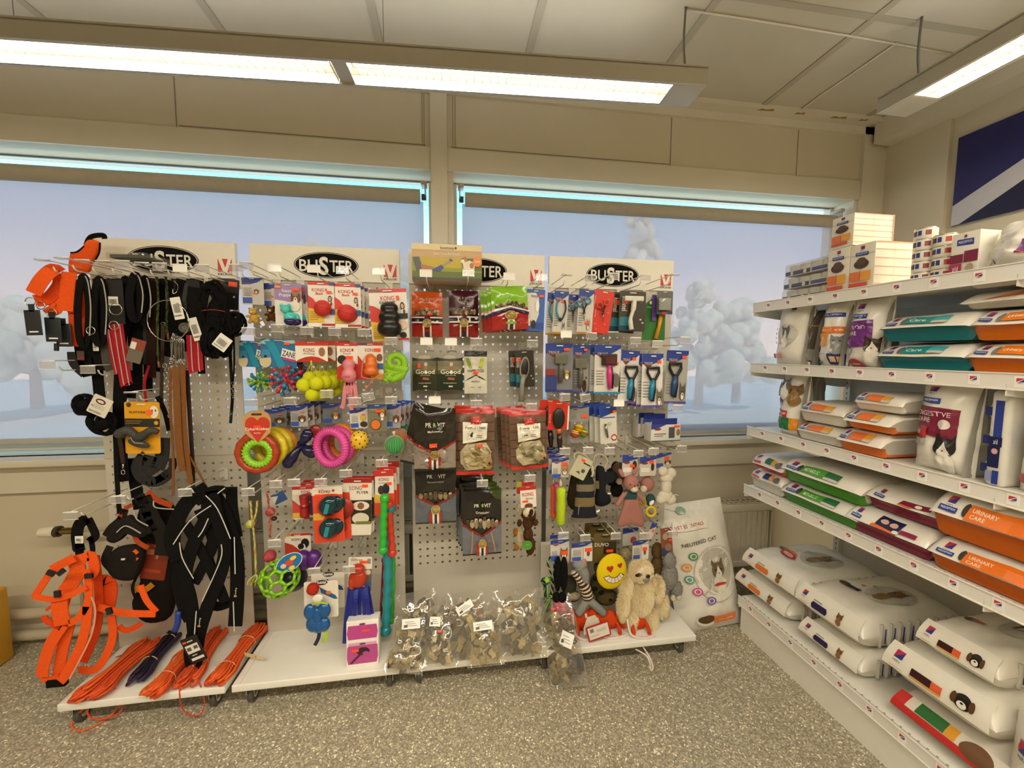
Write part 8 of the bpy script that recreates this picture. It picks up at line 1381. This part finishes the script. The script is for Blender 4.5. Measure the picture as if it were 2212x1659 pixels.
for k in range(4): can(2000, 2046, 575, k * .0345, 'white food can in the right shorter stack of cans, %s' % ('lowest', 'second from bottom', 'third from bottom', 'on top')[k], '#b5302a')
g = G('food_carton', 'white carton with maroon bands between the cans and the plastic bag', 'carton', 2052, 2112, 575, 0, .03); g.box(g.h(2080, 503), .12, '#e3dfd4', PD(.5, .78, .3, .14) + LG(.5, .88, .05, .06) + [('r', 0, .3, .48, .5, '#7a1f3f'), ('r', .52, .3, 1, .56, '#7a1f3f'), ('r', 0, .05, .46, .28, '#a8305a'), ('t', .24, .17, .12, 'z/d', '#e9dfe0', .2), ('e', .75, .16, .14, .1, '#a89a7a')], [])
g = G('plastic_bag', 'crumpled white plastic bag lying on the top shelf at the right', 'bag', 2112, 2300, 560, 0, .02); g.bag(.13, '#ebe7e0', [('e', .06, .12, .02, .03, '#3a3f8c'), ('e', .16, .1, .02, .03, '#3a3f8c'), ('p', [(.5, .1), (.62, .2), (.74, .75), (.66, .8)], '#8a5aa0'), ('p', [(.5, .1), (.8, .3), (1, .4), (1, .2)], '#b5524a')], .06, 3, .15, .3, wr=.012)
# ---- second shelf
def cbag(px0, px1, pyb, pt, shelf, l, items, base='#e8e4da', b=.03, seed=1, dep=.05, side=None, dz=0):
    g = G('food_bag', l, 'food bag', px0, px1, pyb, shelf, b, dz=dz); h = g.h((px0 + px1) / 2, pt); g.bag(h, base, items, dep, seed); return g
cbag(1661, 1732, 775, 646, 1, 'white cat food bag with a round kitten picture, nearest the window', LG(.62, .82, .06, .05) + [('e', .52, .46, .27, .16, '#c9c6bd')] + cat(.5, .48, .16, '#6b6660', asp=1.4) + [('e', .22, .62 - .07 * i, .035, .02, c_) for i, c_ in enumerate(('#3a8a4a', '#d9a0a0', '#4a90a0', '#b54a70', '#4a5aa0'))] + [('e', .17, .14, .07, .04, '#5a4236'), ('r', .22, .11, .5, .17, '#e08a6a')], seed=2)
cbag(1736, 1752, 775, 670, 1, 'brown and grey food bag showing only its narrow side', [('r', .1, .1, .9, .3, '#8f8a80'), ('r', 0, .7, 1, .72, '#b58a3a')], '#5a5248', seed=4, b=.06)
cbag(1755, 1812, 776, 650, 1, 'urinary care cat food bag with orange bands and grey cat', PD(.6, .78, .3, .06) + [('r', 0, .5, 1, .6, '#d9742c'), ('t', .5, .55, .05, 'UrinaryCare', '#f2dfcc', .8), ('r', 0, .32, .6, .5, '#e39a3a'), ('t', .26, .42, .07, 'c/d', '#f6ead8', .3), ('r', 0, .2, .5, .21, '#b5b0a6'), ('r', 0, .16, .4, .17, '#b5b0a6'), ('r', .1, .04, .3, .08, '#2c8f9a'), ('r', .62, .04, .98, .2, '#1f2d66'), ('r', .67, .08, .8, .16, '#d9b08a'), ('r', .83, .08, .95, .16, '#d9a060')] + cat(.82, .38, .14, '#7a7a7c', '#8a8a8a', 2), seed=5)
cbag(1812, 1895, 779, 640, 1, 'thyroid care bag with purple panel and calico cat', LG(.42, .82, .09, .07) + PD(.42, .72, .22, .06) + [('p', [(.05, .28), (.02, .64), (.78, .66), (.8, .3)], '#6b2a7a'), ('t', .36, .56, .055, 'THYROID', '#e0cfe4', .56), ('t', .3, .48, .055, 'CARE', '#e0cfe4', .34), ('r', .05, .3, .36, .4, '#8f4a9a'), ('t', .2, .35, .06, 'y/d', '#f0e2f2', .16), ('r', .05, .2, .34, .27, '#bdb9b2'), ('e', .42, .06, .2, .07, '#b52f38'), ('r', .3, .05, .55, .065, '#e6c8c4')] + cat(.82, .3, .2, '#3b2418', '#ddd8cc', 1.5), seed=6, dep=.055)
def tr_items(col, word, c2=None, u0=.3, pet='#6b6a66', sub='#c9c4ba'): return LG(.12, .62, .035, .3) + PD(.12, .32, .075, .26) + [('e', u0 - .03, .5, .035, .34, pet), ('p', [(u0, .2), (u0 + .32, .2), (u0 + .32, .86), (u0, .86)], col), ('t', u0 + .14, .55, .28, word, '#efe9dc', .2), ('p', [(u0 + .32, .2), (u0 + .5, .2), (u0 + .5, .86), (u0 + .32, .86)], c2 or col), ('r', u0 + .32, .2, u0 + .5, .42, sub)]
def tray(px0, px1, pyb, shelf, h, l, side, items, b=.03, dz=0, dep=.3, seed=1, lip=.018, split=.5, rz=0): g = G('food_pack', l, 'food bag', px0, px1, pyb, shelf, b, dz=dz, rz=rz); g.tray(h, dep, side, items, seed=seed, lip=lip, split=split); return g
tl1 = tr_items('#1f8f96', 'Care', '#4aa8ae')
tray(1898, 2090, 786, 1, .09, 'white and teal food pack, lower of the two teal ones', '#0f6f78', tl1, seed=11); tray(1900, 2095, 786, 1, .09, 'white and teal food pack, upper of the two teal ones', '#0f6f78', tl1, dz=.092, seed=12)
ot = tr_items('#e07a1c', 'Urinary', '#e07a1c', pet='#7a7a78')
tray(2093, 2330, 790, 1, .088, 'white and orange food pack beside the teal ones, lower one', '#d06a10', ot, seed=13); tray(2095, 2335, 790, 1, .088, 'white and orange food pack beside the teal ones, second from bottom', '#d06a10', ot, dz=.09, seed=14)
tray(2075, 2300, 790, 1, .055, 'white food pack with orange swoosh lying on the orange packs', '#d8d2c6', [('p', [(.2, .1), (.5, .5), (.9, .7), (.9, .4)], '#d9742c')], dz=.181, seed=15, lip=.03, split=.3, b=.06); tray(2078, 2300, 790, 1, .05, 'topmost white food pack under the top shelf at right', '#d8d2c6', [('p', [(.3, .2), (.5, .6), (.9, .7), (.9, .3)], '#d9742c')], dz=.238, seed=16, lip=.02, split=.3, b=.05)
# ---- third shelf
cbag(1668, 1722, 925, 795, 2, 'cat food bag with several cats and green band at the window end', [('r', 0, .08, .66, .26, '#1f7a4a'), ('r', .66, .08, 1, .26, '#e0932c'), ('p', [(.05, .3), (.6, .26), (.6, .36), (.05, .38)], '#b5303a'), ('t', .33, .32, .04, 'SCIENCE PLAN', '#f2e6e2', .5), ('e', .1, .52, .09, .07, '#2b4aa0')] + LG(.3, .46, .09, .06) + cat(.45, .74, .16, '#6b6b6b', asp=2) + cat(.14, .72, .12, '#b08a5c', asp=2) + cat(.8, .66, .16, '#6f4f2a', '#8a6a3c', 2), seed=21)
cbag(1728, 1740, 925, 800, 2, 'pale grey food bag side behind the striped cat bag', [('r', 0, .3, 1, .32, '#6a6a5c'), ('r', 0, .5, 1, .52, '#6a6a5c')], '#8f8b82', seed=22, b=.10)
wo_ = lambda n_: tr_items('#e3763a', '', '#e3a23a', .28, '#8f8a84')
tray(1722, 1820, 935, 2, .075, 'white food pack with orange print, lower of the left pair on the third shelf', '#d9d5ca', wo_(1), seed=23, lip=.008); tray(1726, 1822, 935, 2, .085, 'white food pack with orange print, upper of the left pair on the third shelf', '#d9d5ca', wo_(2), dz=.078, seed=24, lip=.008)
tray(1812, 1912, 962, 2, .085, 'white pack with orange flap, lowest of the stack of three', '#e0762c', wo_(3), seed=25, lip=.02, split=.45, b=.02); tray(1826, 1930, 962, 2, .07, 'white pack with orange flap, middle of the stack of three', '#e0762c', wo_(4), dz=.087, seed=26, lip=.024, split=.4, b=.02); tray(1840, 1945, 962, 2, .065, 'white pack with orange and red print, top of the stack of three', '#ddd8cc', wo_(5), dz=.159, seed=27, lip=.006, split=.4, b=.02)
cbag(1955, 2085, 992, 812, 2, 'large digestive care bag with maroon panel and black and white cat', LG(.33, .83, .08, .05) + PD(.33, .74, .18, .055) + [('p', [(.0, .42), (.04, .68), (.82, .66), (.8, .36), (.5, .36)], '#7a1f3a'), ('t', .42, .6, .05, 'DIGESTIVE', '#e6cfd4', .6), ('t', .24, .53, .05, 'CARE', '#e6cfd4', .3), ('e', .62, .5, .1, .05, '#dfd6cc'), ('r', .0, .34, .38, .46, '#b52a34'), ('t', .15, .40, .055, 'i/d', '#f2dcd8', .14), ('r', .0, .26, .38, .33, '#b5b2ac')] + cat(.68, .26, .2, '#1f1c1c', '#dcd8ce', 1.5), seed=28, dep=.05)
g = G('wet_food_multipack', 'tall wrapped multipack with dark blue z/d labels', 'multipack', 2108, 2170, 1015, 2, .03); h = g.h(2140, 843); mb = MB(); mb.box((g.w * .1, .05, h / 2), (g.w * .75, .09, h), M('#dcd8cd', .2, kind='foil_print'), bev=.012)
decals(mb, [('r', .3, .52, .7, .9, '#2a3f94'), ('r', .15, .42, .75, .52, '#1c2450'), ('t', .45, .47, .05, 'z/d', '#dfe2ee', .2), ('r', .15, .2, .7, .42, '#1c2450'), ('e', .46, .37, .15, .03, '#d9a8a0'), ('r', .12, .05, .4, .16, '#8f97bd'), ('r', .45, .03, .75, .17, '#2a3f94')], lambda u, v, e: Vector(((u - .5) * g.w * .75 + g.w * .1, .004 - e, v * h)), g.w * .75, h, 0, .25); mb.build('wrapped_pack', g.T)
for i in range(3): mb = MB(); mb.lathe([(0, 0), (.022, .001), (.024, .01), (.024, .02)], M('#cfcabd', .3, kind='can_label'), (-g.w * .38, .035, h * (.18 + .3 * i)), 'X', 20); mb.prism([(-.008, -.012), (.008, -.012), (.008, .012), (-.008, .012)], M('#23306e', .3, kind='print'), .008, .009, Matrix.Translation((-g.w * .30, .0, h * (.18 + .3 * i)))); mb.build('can_end', g.T)
cbag(2178, 2300, 1030, 860, 2, 'food bag with blue panel cut off by the right edge of the picture', [('r', 0, .38, 1, .72, '#1f4a78'), ('t', .3, .42, .06, 'z/d', '#e2e4ec', .2), ('r', .1, .1, .5, .2, '#b5303a')], seed=30)
# ---- fourth shelf
sm = lambda c1, c2: LG(.14, .6, .06, .3) + [('r', .04, .1, .3, .3, '#c23a44'), ('r', .42, .25, .62, .85, c1), ('r', .64, .25, .74, .85, c2), ('e', .86, .5, .1, .34, '#6b675f')]
tray(1622, 1690, 1035, 3, .095, 'small white pack with blue label, lower one at the window end', '#d9d4c9', sm('#23306e', '#e0932c'), seed=31, lip=.004, rz=0); tray(1626, 1694, 1035, 3, .07, 'small white pack with red edge, upper one at the window end', '#c8323a', sm('#2a6a4a', '#e0932c'), dz=.097, seed=32, lip=.012, split=.3)
gt = tr_items('#4f9a2a', 'METABOLIC', '#2c6a3c', .26, '#3b3a38')
tray(1690, 1862, 1085, 3, .09, 'white and green food pack, lower of two on the fourth shelf', '#3f8a1f', gt, seed=33); tray(1688, 1866, 1085, 3, .1, 'white and green food pack, upper of two on the fourth shelf', '#3f8a1f', gt, dz=.093, seed=34)
mt = LG(.13, .6, .03, .26) + PD(.13, .32, .07, .26) + [('p', [(.4, .0), (.42, .9), (.72, .9), (.7, .0)], '#1f2148'), ('e', .5, .6, .05, .16, '#cfa898'), ('e', .62, .6, .05, .16, '#cfa898'), ('p', [(.36, .0), (.38, .22), (.66, .16), (.66, .0)], '#e0692c'), ('r', .72, .2, .92, .5, '#8a1f4a'), ('e', .68, .2, .04, .14, '#e6e0d6')]
tray(1828, 2012, 1150, 3, .1, 'white and maroon food pack, lower of two on the fourth shelf', '#7a1634', mt, seed=35); tray(1870, 2030, 1150, 3, .085, 'white and maroon food pack, upper of two on the fourth shelf', '#7a1634', LG(.18, .6, .03, .26) + PD(.18, .32, .08, .26) + [('p', [(.5, .1), (.54, .5), (.95, .6), (.95, .2)], '#7a1634'), ('r', .5, .04, .7, .14, '#e0692c'), ('e', .78, .34, .05, .14, '#e6e0d6')], dz=.103, seed=36, b=.05)
ub = lambda w_: LG(.12, .55, .035, .3) + PD(.12, .28, .08, .24) + [('e', .27, .4, .03, .3, '#3a3836'), ('p', [(.28, .0), (.29, .7), (.95, .8), (.95, .0)], '#dd6f1a'), ('t', .42, .48, .2, w_, '#f0d8bf', .2), ('t', .38, .2, .18, 'CARE', '#f0d8bf', .12)]
tray(2010, 2330, 1195, 3, .105, 'large white and orange urinary care pack, lower of two on the fourth shelf', '#c45f0a', ub('URINARY'), seed=37, b=.02); tray(2008, 2335, 1195, 3, .14, 'large white and orange urinary care pack, upper of two on the fourth shelf', '#c45f0a', ub('URINARY'), dz=.108, seed=38, lip=.022, split=.5, b=.02)
# ---- bottom shelf: big flat bags, narrow end to the aisle
def flatbag(px0, px1, pyb, dz, h, dep, l, topitems, frontitems, b=.05, seed=1, rz=0, ribs='#d8845a', base='#e6e2d6'):
    g = G('big_food_bag', l, 'food bag', px0, px1, pyb, 4, b, dz=dz, rz=rz); w = g.w
    def sec(u, v):   # height above mid for the pillow
        q = (1 - abs(2 * u - 1) ** 7) * (1 - abs(2 * v - 1) ** 6); return max(0, q) ** .6
    def Sf(u, v, e, sg=1): n_ = mnoise.noise(Vector((u * 4 + seed, v * 5, seed))) * .008 + mnoise.noise(Vector((u * 11, v * 13 + seed, 2))) * .003; return Vector(((u - .5) * w, v * dep, h * .5 + sg * (h * .5 * sec(u, v) + e) + (n_ * (.3 + sec(u, v)) if sg > 0 else 0)))
    nu, nv = 22, 26; mb = MB(); m = M(base, .28, kind='foil_print', nz=.04)
    cs = lambda i, n: .5 - .5 * math.cos(PI * i / n)
    for sg in (1, -1):
        vs = [Sf(cs(i, nu), cs(j, nv), 0, sg) for j in range(nv + 1) for i in range(nu + 1)]; o = nu + 1; fs = [(j * o + i, j * o + i + 1, (j + 1) * o + i + 1, (j + 1) * o + i) for j in range(nv) for i in range(nu)]; mb.add(vs, fs, m, True)
    decals(mb, topitems, lambda u, v, e: Sf(.05 + .9 * u, .10 + .84 * v, e + .0022), w * .9, dep * .84, 3, .28)
    # front end: seam lip sloping up to the top edge
    a = lambda u: Vector(((u - .5) * w * .96, -.012, h * .42)); bt = lambda u: Vector(((u - .5) * w * .90, .024, h * .93)); Fr = lambda u, v, e: a(u).lerp(bt(u), v) + Vector((0, -.003 - e - .010 * math.sin(PI * v), .001))
    vs = [Fr(i / 10, j / 4, -.001) for j in range(5) for i in range(11)]; mb.add(vs, [(j * 11 + i, j * 11 + i + 1, (j + 1) * 11 + i + 1, (j + 1) * 11 + i) for j in range(4) for i in range(10)], m, True)
    decals(mb, frontitems, Fr, w * .93, h * .62, 2, .28); mb.build('bag_body', g.T)
    mb = MB(); sd = M('#bfbbb0', .2, kind='foil_print', nz=.08)
    for i in range(9):
        v = .16 + i * .085; mb.tube(crom([Vector((w * .49, v * dep, h * .2)), Vector((w * .502, v * dep, h * .5)), Vector((w * .49, (v + .01) * dep, h * .82))], 3), .0055, sd, 8)
        mb.tube([Vector((w * .503, (v + .04) * dep, h * .3)), Vector((w * .505, (v + .04) * dep, h * .7))], .0022, M(ribs, .4, kind='print'), 6)
    mb.build('ribbed_side', g.T); return g
cat_top = lambda c_: [('e', .62, .52, .24, .25, '#c4c1b8'), ('e', .62, .54, .21, .21, '#b8b5ab')] + cat(.62, .58, .2, '#6f5230', '#8a6c40', .8) + [('e', .22, .28, .08, .045, '#5f4426'), ('r', .26, .25, .46, .31, c_), ('e', .42, .5, .04, .02, '#8fb09a'), ('e', .34, .42, .03, .02, '#c98a9a')]
cat_front = lambda c_: LG(.13, .5, .035, .24) + [('r', .08, .1, .22, .14, '#d9b0a4'), ('p', [(.28, .3), (.3, .12), (.52, .12), (.54, .3), (.52, .48), (.3, .48)], c_), ('r', .3, .56, .44, .6, '#77736a')] + cat(.72, .5, .3, '#6f5230', '#8a6236', .28)
flatbag(1588, 1706, 1300, .0, .115, .46, 'white cat food bag with orange label, lower of two at the window end', [], cat_front('#e0742c'), seed=41)
flatbag(1600, 1722, 1318, .118, .13, .46, 'white cat food bag with red oval, upper of two at the window end', cat_top('#e0742c') + [('e', .42, .2, .12, .07, '#c22a34'), ('e', .42, .2, .08, .04, '#e0b5a8')], cat_front('#e0742c'), seed=42)
flatbag(1722, 1862, 1440, .0, .11, .46, 'white cat food bag with purple label, lower of the middle pair', [], cat_front('#2c2050'), seed=43, ribs='#3a2a6a')
flatbag(1712, 1862, 1415, .112, .14, .48, 'white cat food bag with tabby picture, upper of the middle pair', cat_top('#2c2050'), cat_front('#2c2050'), seed=44, ribs='#3a2a6a')
dogf = lambda: LG(.14, .5, .045, .3) + [('r', .08, .1, .22, .13, '#d9b0a4'), ('r', .3, .2, .5, .5, '#3a1a20'), ('r', .5, .2, .6, .5, '#e0603a'), ('r', .3, .12, .6, .2, '#e0a04a')] + dog(.78, .5, .5, '#1c1a1a', '#e6e0d6', .32)
flatbag(1915, 2190, 1640, .0, .10, .48, 'red and white dog food bag with green label at the bottom right', [], [('r', 0, 0, 1, .45, '#c2302c'), ('r', .0, .3, .12, 1, '#c2302c'), ('r', .22, .5, .5, 1, '#2c6a34'), ('r', .5, .5, .6, 1, '#d99a2c'), ('e', .78, .6, .14, .4, '#6a4a30')], seed=45, base='#d9d2c6')
flatbag(1893, 2150, 1600, .103, .15, .5, 'large white dog food bag with border collie picture on its end', [], dogf(), seed=46, ribs='#c98a5a')
flatbag(1965, 2150, 1560, .256, .12, .44, 'smaller white dog food bag with collie on top of the large one', [('e', .2, .25, .08, .05, '#6a4426'), ('r', .24, .22, .4, .27, '#c9603a'), ('e', .6, .5, .22, .22, '#c4c1b8')] + dog(.6, .52, .22, '#8a867c', '#e6e0d6', .8), dogf(), seed=47, ribs='#4a1c24', b=.07)
cbag(2150, 2330, 1690, 1560, 4, 'white food bag cut off at the lower right corner', LG(.3, .6, .08, .12), seed=48, b=.04)
# ================================================================ big bag leaning against the radiator
p0_, p1_ = PZ(1492, 1398, .0), PZ(1630, 1382, .0); w = (p1_ - p0_).length * 1.08; k = mpp(1550, 1390, p0_.y); h = 0.63
T = thing('big_food_bag', 'tall white cat food bag with cat picture leaning on the radiator', 'food bag', (p0_ + p1_) / 2 + Vector((.012, 0, 0)), (0, R(-4), math.atan2(p1_.y - p0_.y, p1_.x - p0_.x) + R(2)))
its = [('e', .64, .44, .36, .215, '#c2beb3'), ('e', .64, .44, .345, .205, '#e3dfd3'), ('e', .62, .47, .27, .17, '#b8b4a8')] + cat(.64, .46, .13, '#6b5c48', '#e0dacc', 1.6) + [('e', .64, .36, .1, .012, '#c23a34'), ('t', .44, .70, .028, 'NEUTERED CAT', '#3a3833', .52, R(6)), ('p', [(.1, .79), (.58, .8), (.62, .86), (.5, .9), (.12, .87)], '#e3ded2'), ('t', .34, .83, .026, 'VET ESSENTIALS', '#b5302c', .42, R(4)), ('e', .28, .95, .07, .03, '#8fb09a')]
for u, v, c_ in ((.30, .60, '#4a8a5a'), (.20, .52, '#e09a4a'), (.20, .43, '#5a9a86'), (.27, .34, '#c2508a'), (.44, .26, '#7a5aa8')): its += [('e', u, v, .065, .030, c_), ('e', u, v, .045, .020, '#ded8ca'), ('e', u, v, .03, .014, c_)]
its += [('e', .34, .12, .14, .042, '#ded9cc'), ('e', .34, .13, .12, .032, '#5a3c22'), ('r', .44, .09, .80, .145, '#e0783a'), ('r', .5, .11, .74, .114, '#f2dcc4')]
rt = Matrix.Rotation(R(-14), 3, 'X'); Sf, mb = pouchmesh(Vector((0, .075, 0)) + rt @ Vector((0, 0, h / 2)) + Vector((0, .03, 0)), rt, w, h, '#e3dfd4', .065, .25, 51, .004, its, 20, 28, foot=1)
mb.build('bag_body', T)
fl = MB(); P = [Sf(u, v, .004) for u, v in ((.02, .985), (.30, .93), (.46, .86), (.62, .78), (.55, .90), (.66, 1.0), (.5, .985), (.3, 1.0), (.1, 1.02))]; fl.add(P, [(0, 1, 7, 8), (1, 2, 6, 7), (2, 3, 4, 6), (4, 5, 6)], M('#e8e4da', .2, kind='foil_print')); fl.build('folded_corner', T)
q0, q1 = PZ(1462, 1385, 0), PZ(1500, 1380, 0)
T = thing('big_food_bag', 'white bag with orange line standing behind the leaning bag', 'food bag', q0 + Vector((.03, .12, 0)), (0, 0, 0)); rt = Matrix.Rotation(R(-8), 3, 'X'); Sf, mb = pouchmesh(Vector((.03, .02, 0)) + rt @ Vector((0, 0, .24)), rt, .13, .46, '#cfcabd', .035, .3, 52, .003, [('r', 0, .52, 1, .54, '#d8744a'), ('r', 0, .3, 1, .4, '#b5b1a6'), ('e', .3, .8, .2, .05, '#2c2050')], foot=1); mb.build('bag_body', T)
# yellow edge of something standing at the far left
a = PZ(2, 1440, 0); mb = MB(); mb.box((a.x - .05, a.y, .17), (.10, .12, .34), M('#c9931c', .4, kind='painted_board', nz=.05), bev=.01); tag(mb.build('yellow_crate', world=True), 'yellow object just cut off by the left edge of the picture', 'crate')
